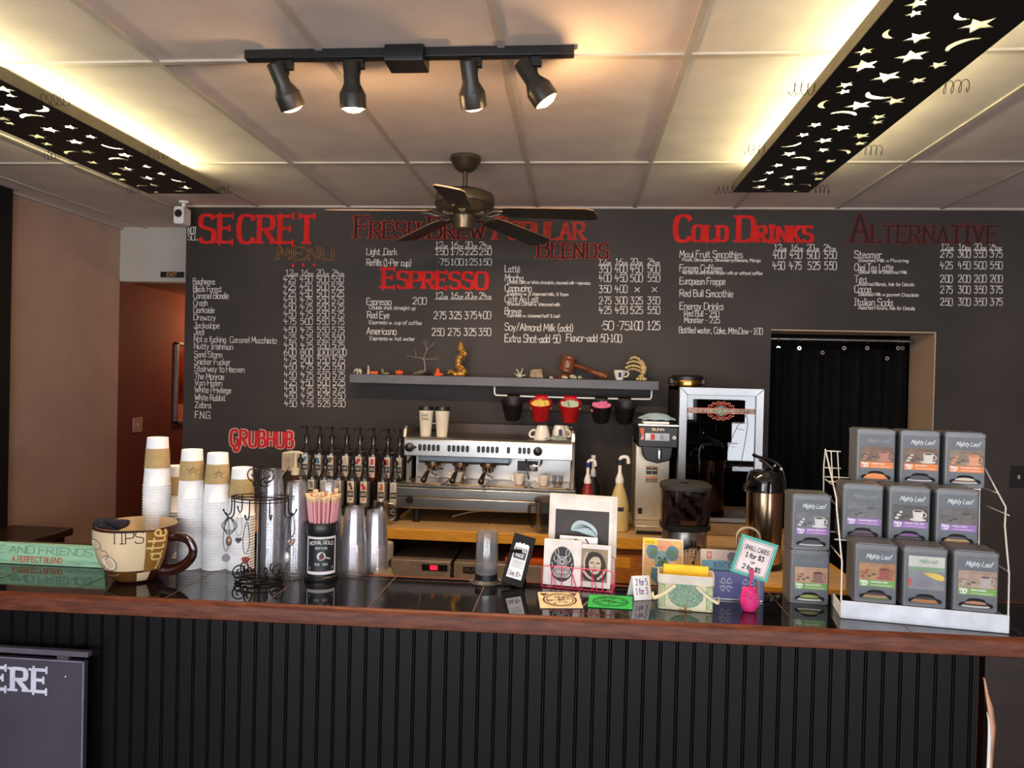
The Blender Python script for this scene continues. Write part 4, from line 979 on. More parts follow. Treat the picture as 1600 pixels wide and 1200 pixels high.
# wire card rack with its cards (rack turned a little towards the right)
k0 = on(846, 917, BZ); k1 = on(957, 927, BZ)
rzr = math.atan2(k1.y-k0.y, k1.x-k0.x); kc = (k0+k1)/2; RW = (k1-k0).length
rack = thing('card_rack', 'small magenta-pink wire rack holding greeting cards on the bar', 'card rack', kc, rzr)
MAG = mat('magenta_wire', (214, 34, 92), .35, vary=.03); w = RW/2; D_ = .075
def rail(name, pts, r=.0017, cyc=False): return make(name, MB().tube(pts, r, 6, cyc=cyc), MAG, parent=rack)
rail('front_rail', [(-w, D_, .004), (-w, 0, .004), (-w, -.002, .064), (-w+.012, -.002, .070), (w-.012, -.002, .070), (w, -.002, .064), (w, 0, .004), (w, D_, .004)])
rail('base_rail', [(-w, .0, .003), (w, 0, .003)]); rail('rear_rail', [(-w, D_, .004), (w, D_, .004)])
rail('rear_rail', [(0, D_, .004), (0, D_, .09), (.01, D_, .096), (w-.008, D_, .096), (w, D_, .09), (w, D_, .004)])
for i in range(1, 7):
    x = -w+2*w*i/7; rail('upright', [(x, -.001, .069), (x, 0, .003), (x, D_, .004)])
for i in (1, 3, 5):
    x = -w+2*w*i/7; rail('brace', [(x, .001, .050), (x+2*w/14, .001, .004)])
def place(dx, dy): return kc+Matrix.Rotation(rzr, 3, 'Z') @ Vector((dx, dy, .0))
up = Vector((0, 0, .006))
CW = RW/2
c1, mp = card('greeting_card', 'white card with a black oval and line-drawn horned creature, left in the pink rack', 'card', place(-.052, .012)+up, rzr, .122, .145, 6, WM, .012, 'cards in the wire rack')
draw(c1, 'oval_print', paint((44, 44, 50), .6), lambda mb: mb.poly(arc(0, .068, .039, 0, 2*pi, 40, .056)[:-1], .0002), mp)
def creature(mb):
    L = .0018
    for s in (-1, 1):
        mb.ribbon(smooth_pts([(s*.006, .085), (s*.014, .098), (s*.012, .112), (s*.020, .118)]), L, 0, .0006); mb.ribbon(smooth_pts([(s*.012, .090), (s*.024, .100), (s*.022, .110)]), L, 0, .0006)
        mb.ribbon(smooth_pts([(s*.020, .075), (s*.028, .082), (s*.026, .092)]), L, 0, .0006)
        for k in range(5): mb.ribbon(smooth_pts([(s*(.003+.004*k), .052), (s*(.005+.005*k), .042-.003*k*.3), (s*(.003+.0035*k), .026)]), L*.8, 0, .0006)
        mb.ribbon(smooth_pts([(s*.010, .060), (s*.024, .056), (s*.030, .042), (s*.022, .030)]), L, 0, .0006)
        mb.ribbon(smooth_pts([(s*.030, .060), (s*.034, .072)]), L, 0, .0006)
    for r, cy in ((.010, .076), (.006, .076), (.016, .076)): mb.ribbon(arc(0, cy, r, 0, 2*pi, 20), L, 0, .0006)
    for k in range(6): mb.ribbon(arc((k-2.5)*.0075, .058, .004, 0, 2*pi, 10), L*.8, 0, .0006)
    for k in range(5): mb.ribbon(arc((k-2)*.006, .040, .004, .2, 3, 8), L*.8, 0, .0006)
draw(c1, 'line_drawing', paint((226, 226, 226), .7), creature, mp)
c2, mp = card('greeting_card', 'white card with a sepia portrait drawing, right in the pink rack', 'card', place(.052, .020)+up, rzr, .105, .135, 6, WM, .008, 'cards in the wire rack')
draw(c2, 'print_field', mat('sepia_print', (150, 132, 112), .7, vary=.1, scale=20), lambda mb: mb.poly([(-.042, .018), (.042, .018), (.042, .122), (-.042, .122)], .0002), mp)
def portrait(mb):
    mb.poly(smooth_pts([(-.040, .03), (-.034, .09), (-.015, .114), (.018, .112), (.036, .085), (.040, .03), (.02, .018), (-.02, .018)], True), .0006, 1)
    mb.poly(arc(.002, .072, .020, 0, 2*pi, 24, .030)[:-1], .0009, 0)
    for pts, wd, c in (([(-.02, .085), (-.005, .103), (.02, .098)], .006, 1), ([(-.012, .078), (-.004, .079)], .004, 1), ([(.008, .078), (.016, .078)], .004, 1), ([(.001, .076), (.0, .064), (.004, .063)], .0016, 1), ([(-.006, .054), (.009, .054)], .003, 1),
                       ([(-.034, .05), (-.02, .034), (-.004, .026)], .007, 0), ([(.036, .06), (.026, .04), (.012, .028)], .006, 0), ([(-.024, .108), (-.034, .085), (-.032, .06)], .006, 0), ([(.022, .06), (.024, .08), (.016, .10)], .004, 1)):
        mb.ribbon(smooth_pts(pts), wd, c, .0013)
draw(c2, 'drawn_portrait', [paint((206, 188, 164), .7), paint((56, 46, 44), .7)], portrait, mp)
c3, mp = card('greeting_card', 'plain white card with two dark marks behind the others in the pink rack', 'card', place(-.006, .050)+up, rzr, .125, .152, 5, paint((240, 238, 240), .75), .003, 'cards in the wire rack')
draw(c3, 'ink_marks', paint((50, 30, 44), .7), lambda mb: [mb.ribbon(smooth_pts([(-.013, .136), (-.009, .141), (-.005, .143)]), .003), mb.ribbon(smooth_pts([(.024, .144), (.030, .137), (.034, .126)]), .0045), mb.ribbon([(-.010, .141), (-.014, .145)], .0015), mb.ribbon([(.026, .143), (.023, .148)], .0015)], mp)
# framed print leaning behind
pp = on(908, 915, BZ)
a0 = place(.0, .095)
pr, mp = card('art_print', 'large white-mounted dark print of a pale cap shape, standing behind the pink rack', 'picture', a0, rzr, .228, .287, 4, paint((226, 218, 206), .75), .010)
draw(pr, 'window_mount', paint((232, 226, 220), .75), lambda mb: mb.poly([(-.106, .004), (.100, .004), (.100, .278), (-.106, .278)], .0002), mp)
draw(pr, 'print_field', mat('dark_print', (52, 50, 52), .6, vary=.25, scale=12, rgb2=(66, 58, 54)), lambda mb: mb.poly([(-.092, .01), (.088, .01), (.088, .236), (-.092, .236)], .0006), mp)
def capd(mb):
    mb.poly(smooth_pts([(-.040, .165), (-.034, .190), (-.012, .205), (.020, .198), (.044, .182), (.052, .160), (.046, .150), (.010, .158), (-.02, .168)], True), .0010, 0)
    for k in range(7): mb.ribbon(smooth_pts([(-.034+.006*k, .168+.002*k), (-.012+.006*k, .192-.002*k), (.020+.004*k, .186-.004*k), (.044, .163-.001*k)]), .0011, 1, .0015)
    mb.ribbon(smooth_pts([(.046, .152), (.048, .12), (.044, .06)]), .006, 0, .0010)
draw(pr, 'drawn_cap', [paint((180, 204, 208), .7), paint((60, 66, 70), .7)], capd, mp)

# two small printed patches lying flat
def patch(label, pts_uv, col, ink, seed):
    P = [on(u, v, BZ) for u, v in pts_uv]; c = sum(P, Vector())/4; o = thing('printed_patch', label, 'printed patch', (c.x, c.y, BZ), 0, 'printed cloth patches lying on the bar')
    make('cloth', MB().prism([(p.x-c.x, p.y-c.y) for p in P], .0006, .0022), paint(col, .85), parent=o)
    ex = (P[1]-P[0])*.5; ey = (P[3]-P[0])*.5
    mb = MB(); rnd = random.Random(seed); el = lambda r, a: (r*.78*math.cos(a), r*.78*math.sin(a))
    mb.ribbon([el(1, 2*pi*i/40) for i in range(41)], .09); mb.ribbon([el(.82, 2*pi*i/40) for i in range(41)], .05)
    for i in range(26):
        a = rnd.uniform(0, 2*pi); r = rnd.uniform(.1, .72); x, y = el(r, a); mb.ribbon(smooth_pts([(x, y), (x+rnd.uniform(-.12, .12), y+rnd.uniform(-.15, .15)), (x+rnd.uniform(-.2, .2), y+rnd.uniform(-.1, .1))]), .045)
    if seed == 1:
        for s in (-1, 1): mb.poly([(s*.95, .85), (s*.5, .85), (s*.75, .45)], 0)
    mb.warp(lambda q: Vector((ex.x*q.x+ey.x*q.y, ex.y*q.x+ey.y*q.y, .0026+q.z))); make('print', mb, paint(ink, .8), parent=o, normals=False)
patch('cream cloth patch with a dark round print lying in front of the pink rack', [(844, 951), (911, 951), (904, 927), (840, 926)], (214, 190, 156), (62, 46, 40), 1)
patch('bright green cloth patch with a dark oval print lying right of the cream patch', [(918, 949), (988, 953), (988, 933), (921, 930)], (34, 170, 74), (16, 84, 40), 2)

# folded price card
q0 = on(1005, 938, BZ)
tc_, mp = card('price_card', 'small white folded card with purple handwriting left of the tree tin', 'card', (q0.x, q0.y, BZ), math.radians(20), .058, .072, 18, PAPER, .0015)
make('rear_flap', MB().add([(-.029, .026, .069), (.029, .026, .069), (.029, .055, .001), (-.029, .055, .001), (-.029, .0275, .069), (.029, .0275, .069), (.029, .0565, .001), (-.029, .0565, .001)], [(0, 1, 2, 3), (7, 6, 5, 4), (0, 4, 5, 1), (2, 6, 7, 3), (1, 5, 6, 2), (0, 3, 7, 4)]), PAPER, parent=tc_)
def pen(mb): write(mb, '2 for 5', -.019, .045, .018, .038, .0020); write(mb, '1 for 3', -.021, .018, .018, .038, .0020)
draw(tc_, 'handwriting', paint((104, 40, 120), .7), pen, mp)

# animal-face card behind the tin
q0 = on(1037, 917, BZ)
an, mp = card('painted_card', 'square watercolour card of a big-eared blue animal with a yellow price tag', 'card', (q0.x-.004, q0.y+.012, BZ), math.radians(-6), .132, .152, 10, paint((226, 214, 196), .7), .003)
WC1 = mat('watercolour', (226, 196, 110), .7, rgb2=(214, 130, 120), scale=28)
draw(an, 'painted_ground', WC1, lambda mb: mb.poly([(-.061, .004), (.061, .004), (.061, .146), (-.061, .146)], .0002), mp)
def animal(mb):
    for cx, cy, rx, ry, c in ((-.035, .108, .020, .024, 1), (.030, .106, .021, .024, 1), (-.033, .106, .011, .015, 2), (.029, .104, .012, .015, 2), (-.003, .085, .026, .028, 0), (.002, .070, .018, .016, 2), (-.004, .036, .034, .034, 1), (-.022, .034, .010, .026, 0), (.0, .028, .016, .018, 3)):
        mb.poly([(x+.0015*math.sin(x*900+y*500), y) for x, y in arc(cx, cy, rx, 0, 2*pi, 22, ry)[:-1]], .0006+.0002*c, c)
    for x in (-.011, .008): mb.poly(arc(x, .088, .004, 0, 2*pi, 12)[:-1], .0016, 4); 
    mb.poly(arc(.001, .074, .005, 0, 2*pi, 12, .003)[:-1], .0016, 4); mb.ribbon(smooth_pts([(.018, .078), (.03, .074), (.04, .077)]), .003, 5, .0014); mb.ribbon(smooth_pts([(-.03, .06), (-.012, .055), (-.002, .06)]), .003, 5, .0014)
draw(an, 'painted_animal', [paint((134, 164, 160), .7), paint((92, 132, 156), .7), paint((96, 128, 96), .7), paint((150, 160, 120), .7), paint((50, 60, 70), .6), paint((238, 236, 224), .6)], animal, mp)
tg = draw(an, 'price_tag', paint((240, 206, 20), .6), lambda mb: mb.poly([(-.064, .132), (-.018, .128), (-.018, .148), (-.064, .152)], .0026), mp)
draw(an, 'tag_lettering', paint((120, 96, 20), .6), lambda mb: [mb.ribbon([(-.058, .141-.005*k), (-.028, .140-.005*k)], .0016, 0, .0030) for k in range(2)], mp)

# the tin with the tree
tp_ = on(1073, 955, BZ)
tin = thing('handled_tin', 'cream tin with a round green tree picture and folded handles', 'tin', (tp_.x, tp_.y+.040, BZ), math.radians(-6))
TC = paint((212, 204, 168), .35); W_, H_, Dp = .079, .105, .040
make('body', MB().prism(rrect(-W_, W_, -Dp, Dp, .010), .0005, H_-.02), TC, parent=tin, bevel=.002)
rim = MB(); o_, i_ = rrect(-W_-.003, W_+.003, -Dp-.003, Dp+.003, .012), rrect(-W_, W_, -Dp, Dp, .010); n_ = len(o_)
rim.add([(x, y, H_-.026) for x, y in o_]+[(x, y, H_) for x, y in o_]+[(x, y, H_) for x, y in i_]+[(x, y, H_-.026) for x, y in i_], [(r*n_+k, r*n_+(k+1) % n_, ((r+1) % 4)*n_+(k+1) % n_, ((r+1) % 4)*n_+k) for r in range(4) for k in range(n_)])
make('rim_band', rim, paint((224, 214, 196), .35), parent=tin)
tf = lambda q: Vector((q.x, -Dp-.0006-q.z, q.y))
GRN = mat('tree_leaves', (96, 140, 110), .5, rgb2=(150, 172, 140), scale=170)
draw(tin, 'tree_crown', GRN, lambda mb: mb.poly(arc(0, .046, .050, 0, 2*pi, 40, .037)[:-1], .0001), tf)
def leaves(mb):
    rnd = random.Random(4)
    for k in range(150):
        a, r = rnd.uniform(0, 2*pi), math.sqrt(rnd.random()); x, y = .050*r*math.cos(a), .046+.036*r*math.sin(a); c = rnd.choice((0, 0, 1, 2, 2, 3)); d = rnd.uniform(0, 3)
        mb.poly([(x+.0026*math.cos(d), y+.0026*math.sin(d)), (x-.001*math.sin(d), y+.001*math.cos(d)), (x-.0026*math.cos(d), y-.0026*math.sin(d)), (x+.001*math.sin(d), y-.001*math.cos(d))], .0006+k*3e-6, c)
draw(tin, 'leaf_pattern', [paint((56, 104, 80), .5), paint((118, 78, 130), .5), paint((206, 206, 178), .5), paint((96, 150, 150), .5)], leaves, tf)
draw(tin, 'tree_trunk', paint((140, 96, 40), .5), lambda mb: [mb.ribbon([(0, .004), (0, .016)], .007, 0, .0005), mb.ribbon([(-.018, .004), (.018, .004)], .0025, 0, .0005)], tf)
def sidep(s):
    def f(mb):
        x = s*.068; mb.poly([(x-.008, .010), (x+.008, .010), (x+.008, .076), (x-.008, .076)], .0002, 0)
        mb.ribbon([(x-.008, .010), (x+.008, .010), (x+.008, .076), (x-.008, .076), (x-.008, .010)], .0012, 1, .0008)
        for k in range(6): mb.ribbon(arc(x+(.002 if k % 2 else -.002), .016+.011*k, .004, 0, 5, 9), .0012, 1, .0009)
    return f
for s in (-1, 1): draw(tin, 'side_border', [paint((186, 196, 150), .5), paint((84, 128, 84), .5)], sidep(s), tf)
for s in (-1, 1):
    hd = MB(); y0 = -Dp-.004
    hd.tube(smooth_pts([(s*.030, y0-.002, .076), (s*.055, y0-.004, .055), (s*.088, y0-.004, .034), (s*.094, y0, .034), (s*.096, y0+.02, .042)], False, 2), .0055, 8, flat=.45)
    h_ = make('handle', hd, TC, parent=tin)
    mb = MB()
    for k in range(4): mb.ribbon([(s*(.048+.008*k), .0615-.0052*k), (s*(.053+.008*k), .0583-.0052*k)], .0035, 0, .0085)
    mb.warp(tf); make('handle_print', mb, paint((70, 116, 100), .6), parent=h_, normals=False)
solo('card_stack', MB().box(-.066, .066, .004, .028, .086, .123, 0, Matrix.Rotation(math.radians(-8), 4, 'X')), paint((246, 204, 16), .6), 'bright yellow cards standing inside the tree tin', 'cards', (tp_.x, tp_.y+.030, BZ), math.radians(-6))

# purple-blue tin with cards in it
bt = on(1140, 937, BZ)
tb = thing('card_tin', 'purple-blue tin with a white scroll pattern holding large cards', 'tin', (bt.x+.010, bt.y+.020, BZ), math.radians(-3))
W2_, H2_, D2_ = .094, .088, .026
bx = MB(); o_, i_ = rrect(-W2_, W2_, -D2_, D2_, .008), rrect(-W2_+.002, W2_-.002, -D2_+.002, D2_-.002, .007); n_ = len(o_)
bx.add([(x, y, .0005) for x, y in o_]+[(x, y, H2_) for x, y in o_]+[(x, y, H2_) for x, y in i_]+[(x, y, .003) for x, y in i_], [(r*n_+k, r*n_+(k+1) % n_, (r+1)*n_+(k+1) % n_, (r+1)*n_+k) for r in range(3) for k in range(n_)]+[tuple(range(n_)), tuple(range(3*n_, 4*n_))])
make('body', bx, mat('purple_blue_tin', (84, 78, 130), .4, vary=.05, rgb2=(92, 104, 160), scale=6), parent=tb)
tf2 = lambda q: Vector((q.x, -D2_-.0006-q.z, q.y))
def scroll(cx):
    def f(mb):
        for s in (-1, 1):
            for t_ in (-1, 1):
                mb.ribbon(arc(cx+s*.009, .048+t_*.012, .006, 0, 5.2, 12), .0016); mb.ribbon(smooth_pts([(cx+s*.002, .048+t_*.004), (cx+s*.004, .048+t_*.016), (cx+s*.011, .048+t_*.022)]), .0014); mb.ribbon(smooth_pts([(cx+s*.004, .048+t_*.003), (cx+s*.016, .048+t_*.004), (cx+s*.02, .048+t_*.01)]), .0014)
    return f
draw(tb, 'scroll_print', paint((214, 216, 232), .5), scroll(-.022), tf2); draw(tb, 'scroll_print', paint((214, 216, 232), .5), scroll(.045), tf2)
make('foot_band', MB().box(-W2_+.006, W2_-.006, -D2_-.001, -D2_+.0, .001, .005), paint((190, 190, 200), .3, .6), parent=tb)
ct, mp = card('tall_card', 'pale blue card with handwriting standing in the purple-blue tin', 'card', (bt.x+.004, bt.y+.018, BZ+.005), math.radians(-3), .168, .108, 4, paint((112, 158, 176), .7), .002)
draw(ct, 'handwriting', paint((60, 84, 104), .7), lambda mb: write(mb, '$5·00', -.052, .088, .014, .060, .0018), mp)
ct, mp = card('tall_card', 'cream card with a pink bar and a grey circle behind the pale blue card', 'card', (bt.x-.004, bt.y+.026, BZ+.004), math.radians(-3), .165, .142, 3, paint((214, 198, 176), .7), .002)
def art(mb):
    mb.poly([(-.064, .112), (-.048, .112), (-.048, .136), (-.064, .136)], .0003, 0); mb.poly([(-.044, .112), (.08, .112), (.08, .137), (-.044, .137)], .0002, 1); mb.poly(arc(.014, .122, .015, 0, 2*pi, 24)[:-1], .0006, 2)
    mb.poly([(-.06, .118), (-.052, .118), (-.052, .13), (-.06, .13)], .0006, 3)
draw(ct, 'printed_picture', [paint((210, 122, 104), .7), paint((214, 190, 178), .7), paint((120, 118, 130), .7), paint((226, 170, 150), .7)], art, mp)

# owl clip with its price sign
oc = on(1170, 955, BZ); ocz = BZ
ow = thing('owl_card_holder', 'bright pink owl figurine with a clip holding a price sign', 'card holder', oc, 0)
HP = mat('hot_pink', (222, 40, 120), .55, vary=.05, bump=.4, bscale=300)
body = MB().lathe([(0, 0), (.016, .001), (.022, .008), (.026, .025), (.0255, .042), (.0235, .052), (.0225, .058), (.020, .066), (.012, .070), (0, .070)], 24, 0, None, 1, .8)
make('body', body, HP, parent=ow)
for s in (-1, 1):
    make('ear', MB().lathe([(.007, 0), (.004, .007), (0, .013)], 10, 0, Matrix.Translation((s*.013, 0, .064)) @ Matrix.Rotation(s*.35, 4, 'Y')), HP, parent=ow)
    make('eye', MB().lathe([(.0035, 0), (.0085, 0), (.0085, .003), (.0035, .003)], 16, 0, Matrix.Translation((s*.0095, -.0165, .052)) @ RX), HP, parent=ow)
    make('wing', MB().ball((s*.021, -.006, .030), .010, 12, 0, (.5, .9, 1.7)), HP, parent=ow)
make('beak', MB().lathe([(.004, 0), (0, .007)], 8, 0, Matrix.Translation((0, -.018, .045)) @ RX), HP, parent=ow)
make('clip_post', MB().cyl((0, 0, .066), (.004, -.010, .108), .0022, n=8).box(-.004, .007, -.020, -.012, .100, .128), HP, parent=ow)
sgm = Matrix.Translation((oc.x+.010, oc.y-.008, BZ+.160)) @ Matrix.Rotation(math.radians(14), 4, 'Y')
ss = thing('price_sign', 'teal-bordered card reading SMALL CARDS tilted in the pink owl clip', 'price sign', sgm.translation); Rm = Matrix.Rotation(math.radians(16), 4, 'Y')
make('card', MB().box(-.055, .055, 0, .002, -.058, .058, 0, Rm), paint((86, 176, 158), .6), parent=ss)
sm = lambda q: Rm @ Vector((q.x, -.0006-q.z, q.y))
draw(ss, 'inner_field', paint((240, 224, 220), .7), lambda mb: mb.poly([(-.046, -.049), (.046, -.049), (.046, .049), (-.046, .049)], .0002), sm)
def stx(mb):
    mb.ribbon([(-.043, -.046), (.043, -.046), (.043, .046), (-.043, .046), (-.043, -.046)], .0012, 0, .0008)
    write(mb, 'SMALL CARDS', -.037, .020, .013, .074, .0016, 0, .0008, serif=.05); write(mb, '1 for $3', -.026, -.002, .013, .052, .0026, 0, .0008); write(mb, 'or', -.006, -.018, .010, .012, .0018, 0, .0008); write(mb, '2 for $5', -.026, -.038, .013, .052, .0026, 0, .0008)
draw(ss, 'lettering', paint((58, 44, 62), .7), stx, sm)
lp = thing('wire_loop', 'bent grey wire loop handle sticking up behind the price sign', 'wire', (oc.x+.004, oc.y+.05, BZ))
make('loop', MB().tube([(-.034, .0, .185), (-.034, 0, .208)]+[(.034*math.cos(a), 0, .208+.030*math.sin(a)) for a in [pi-pi*i/14 for i in range(15)]]+[(.034, 0, .185), (.034, 0, .0)], .0042, 8), paint((160, 140, 116), .4, .5), parent=lp)

# ================================================================ tea tins
TIN = mat('tin_grey', (104, 105, 106), .42, .35, vary=.03); TINF = paint((92, 97, 104), .45)
TW, TH, TD = .117, .169, .108
TH0 = .19
def tea_tin(loc, rz, label, band, pic, packet, flavour, logo=(236, 238, 240), special=False, dark=False, group='grey tea tins'):
    t = thing('tea_tin', label, 'tea tin', loc, rz, group)
    make('body', MB().prism(rrect(-TW/2, TW/2, 0, TD, .008), .0006, TH-.016), TIN, parent=t)
    make('lid', MB().prism(rrect(-TW/2-.0012, TW/2+.0012, -.0012, TD+.0012, .008), TH-.0155, TH-.003).prism(rrect(-TW/2+.006, TW/2-.006, .006, TD-.006, .006), TH-.0035, TH), TIN, parent=t)
    f = lambda q: Vector((q.x*.93, -.0008-q.z, q.y*.89))
    fp = draw(t, 'label_front', TINF, lambda mb: mb.poly(rrect(-.052, .058, .006, .170, .004), .0001), f)
    if special:
        draw(t, 'label_picture', mat('colour_print', (120, 112, 128), .5, rgb2=(132, 140, 138), scale=22), lambda mb: mb.poly([(-.046, .056), (.054, .056), (.054, TH0-.028), (-.046, TH0-.028)], .0005), f)
        def sp(mb):
            mb.poly([(-.046, .128), (.054, .128), (.054, .162), (-.046, .162)], .0009, 0); mb.poly([(-.046, .116), (.054, .116), (.054, .128), (-.046, .128)], .0009, 1)
            mb.poly(smooth_pts([(-.008, .110), (.02, .112), (.054, .104), (.054, .086), (.030, .090), (.012, .098)], True), .0009, 2); mb.poly(smooth_pts([(-.046, .062), (-.036, .066), (-.034, .088), (-.046, .094)], True), .0009, 3)
            write(mb, 'Mighty Leaf', -.016, .142, .010, .05, .0014, 1, .0013); mb.ribbon(smooth_pts([(-.004, .150), (.0, .158), (.004, .150)]), .001, 1, .0013)
        draw(t, 'label_print', [paint((196, 198, 188), .6), paint((124, 160, 126), .6), paint((212, 186, 84), .6), paint((184, 92, 88), .6)], sp, f)
    else:
        g0, g1, cupc, tea = pic
        def italic(mb):
            l = MB(); write(l, 'Mighty Leaf', -.028, 0, .015, .070, .0015, 0, .0006); mb.add([(x+.28*y, y+TH0-.047, z) for x, y, z in l.v], l.f)
        draw(t, 'brand_lettering', paint(logo, .5), italic, f)
        draw(t, 'label_picture', mat('tea_photo', g0, .55, rgb2=g1, scale=16, stretch=(1, 1, 3)), lambda mb: mb.poly([(-.047, .074), (.056, .074), (.056, .128), (-.047, .128)], .0005), f)
        def still(mb):
            cx = .026
            mb.poly([(cx-.016, .110), (cx-.013, .082), (cx+.013, .082), (cx+.016, .110)], .0009, 0); mb.poly(arc(cx, .110, .016, 0, 2*pi, 20, .005)[:-1], .0012, 0); mb.poly(arc(cx, .110, .013, 0, 2*pi, 20, .0035)[:-1], .0015, 1)
            mb.ribbon(arc(cx+.016, .098, .008, -1.4, 1.4, 8), .003, 0, .0008); mb.poly(arc(cx, .081, .024, 0, 2*pi, 20, .005)[:-1], .0006, 0)
            for k, (x, y) in enumerate(((-.03, .094), (-.018, .086), (-.024, .104), (-.006, .092), (-.036, .084))): mb.poly(arc(x, y, .007-.001*(k % 3), 0, 2*pi, 12, .004)[:-1], .0009+.0002*k, 2 if k % 2 else 0)
        draw(t, 'pictured_cup', [paint(cupc, .5), paint(tea, .4), paint(tuple(int(c*.55) for c in g1), .5)], still, f)
        draw(t, 'colour_band', paint(band, .5), lambda mb: mb.poly([(-.047, .052), (.056, .052), (.056, .074), (-.047, .074)], .0006), f)
        def bt_(mb): write(mb, 'Mighty', -.043, .064, .008, .022, .0014, 0, .0010); write(mb, 'Leaf', -.040, .055, .008, .016, .0014, 0, .0010); write(mb, flavour, -.012, .0655, .0045, .0034*len(flavour), .0008, 0, .0010); mb.ribbon([(-.012, .058), (.046, .058)], .0012, 0, .0010)
        draw(t, 'band_lettering', paint((244, 244, 240), .5), bt_, f)
    hole = smooth_pts([(-.040, .012), (.044, .012), (.050, .018), (.046, .027), (.030, .030), (.024, .042), (-.018, .042), (-.024, .030), (-.040, .027), (-.046, .018)], True, 2)
    draw(t, 'opening', BLACKMAT, lambda mb: mb.poly(hole, .0005), f)
    def pk(mb):
        for k, z in enumerate((.016, .021, .027)):
            mb.poly(smooth_pts([(-.040+.003*k, z-.003), (.042-.004*k, z-.003), (.038-.006*k, z+.004), (.0, z+.007), (-.034+.006*k, z+.004)], True), .0008+.0003*k, k)
        if dark is False and packet[2] is not None: pass
    draw(t, 'tea_packets', [paint(c, .4) for c in packet], pk, f)
    return t
OR, PU, GR = (226, 126, 40), (150, 104, 176), (112, 156, 72)
# white base rack, turned towards the room
b0 = on(1313, 966, BZ); b1 = on(1577, 991, BZ); rzt = math.atan2(b1.y-b0.y, b1.x-b0.x); BW = (b1-b0).length
rk = thing('tea_rack', 'white-fronted wire rack with three stepped shelves of tea tins', 'display rack', b0, rzt)
RM = Matrix.Rotation(rzt, 3, 'Z')
make('base_tray', MB().box(0, BW, 0, .004, .0005, .052).box(0, BW, .004, .15, .0005, .012).box(0, .003, .004, .15, .012, .04).box(BW-.003, BW, .004, .15, .012, .04), paint((214, 218, 226), .4), parent=rk, bevel=.002)
def wr(pts, r=.0024): return make('wire', MB().tube(pts, r, 6), WIRE, parent=rk)
Y2, Z2, Y3, Z3 = .122, .208, .238, .370
for x in (.002, BW-.002):
    sgn = 1 if x < .1 else -1
    xu = x if sgn > 0 else x+.036
    wr([(x, .006, .05), (x, .010, .16), (x, Y2-.01, .30), (x, Y2, .33), (x, Y3+.1, .46), (x, Y3+.12, .40), (x, .30, .02)] if sgn > 0 else [(x, .006, .05), (x+.008, .030, .16), (x+.024, Y2-.01, .28), (xu, Y2+.02, .33), (xu, Y3+.08, .43), (xu, Y3+.11, .36), (xu-.01, .31, .18), (x, .31, .02)]); wr([(x, .012, .17), (x, .19, .17)], .002); wr([(xu, Y2+.09, Z3-.008), (xu, .32, Z3-.008)], .002); wr([(xu, Y2-.004, .31), (xu, Y2+.16, .31)], .002)
for y, z in ((Y2, Z2-.004), (Y2+.12, Z2-.004), (Y3, Z3-.004), (Y3+.12, Z3-.004)): wr([(0, y, z), (BW, y, z)])
for x in (.02, .04): wr([(x, Y3+.06, Z3-.004), (x, Y3+.1, .455)], .0018)
wr([(0, Y3+.1, .455), (.05, Y3+.1, .455)], .002); wr([(0, Y3+.09, .40), (.05, Y3+.09, .40)], .0018)
def rp(x, y, z): return b0+RM @ Vector((x, y, 0))+Vector((0, 0, z))
brn, gry, wood = ((96, 74, 62), (140, 112, 92)), ((92, 94, 98), (128, 128, 130)), ((150, 104, 70), (186, 140, 100))
rows = [(.091, .006, .0525, [('green-band tea tin with a wood-brown picture, left of the bottom rack row', GR, (*wood, (150, 70, 60), (90, 40, 30)), ((96, 120, 60), (176, 120, 90), (58, 46, 34)), 'MARRAKESH MINT', 0),
                ('tea tin with a faded multicolour paper label, middle of the bottom rack row', GR, (*wood, (200, 190, 170), (90, 40, 30)), ((150, 100, 50), (176, 110, 50), (40, 30, 28)), '', 1),
                ('green-band tea tin with a pale cup picture, right of the bottom rack row', GR, ((140, 112, 92), (186, 160, 140), (170, 160, 156), (100, 60, 50)), ((196, 190, 184), (44, 36, 34), (176, 120, 90)), 'GREEN DRAGON', 0)]),
        (.076, Y2, Z2, [('purple-band tea tin with a jar picture, left of the middle rack row', PU, (*gry, (110, 104, 110), (60, 50, 54)), ((110, 72, 104), (60, 40, 58), (84, 60, 84)), 'ORGANIC BREAKFAST', 0),
                ('purple-band tea tin with a white cup picture, middle of the rack', PU, ((66, 62, 60), (100, 98, 96), (216, 210, 196), (60, 40, 34)), ((90, 88, 84), (34, 30, 34), (122, 68, 136)), 'ORGANIC EARL GREY', 0),
                ('purple-band tea tin with a dark cup picture, right of the middle rack row', PU, ((84, 82, 82), (120, 116, 114), (104, 96, 92), (40, 30, 30)), ((150, 120, 70), (196, 160, 96), (70, 56, 74)), 'VANILLA BEAN', 0)]),
        (.134, Y3, Z3, [('orange-band tea tin with bright orange packets, left of the top rack row', OR, (*brn, (176, 120, 100), (92, 44, 30)), ((236, 136, 44), (240, 142, 48), (232, 128, 40)), 'GINGER PEACH', 0),
                ('orange-band tea tin with dark packets, middle of the top rack row', OR, (*brn, (206, 200, 190), (60, 44, 40)), ((214, 196, 196), (58, 50, 56), (40, 36, 42)), 'WILD BERRY', 0),
                ('orange-band tea tin with brown and white packets, right of the top rack row', OR, ((110, 90, 74), (160, 140, 124), (214, 150, 110), (196, 110, 60)), ((196, 186, 176), (120, 84, 60), (206, 190, 170)), 'CHAMOMILE CITRUS', 0)])]
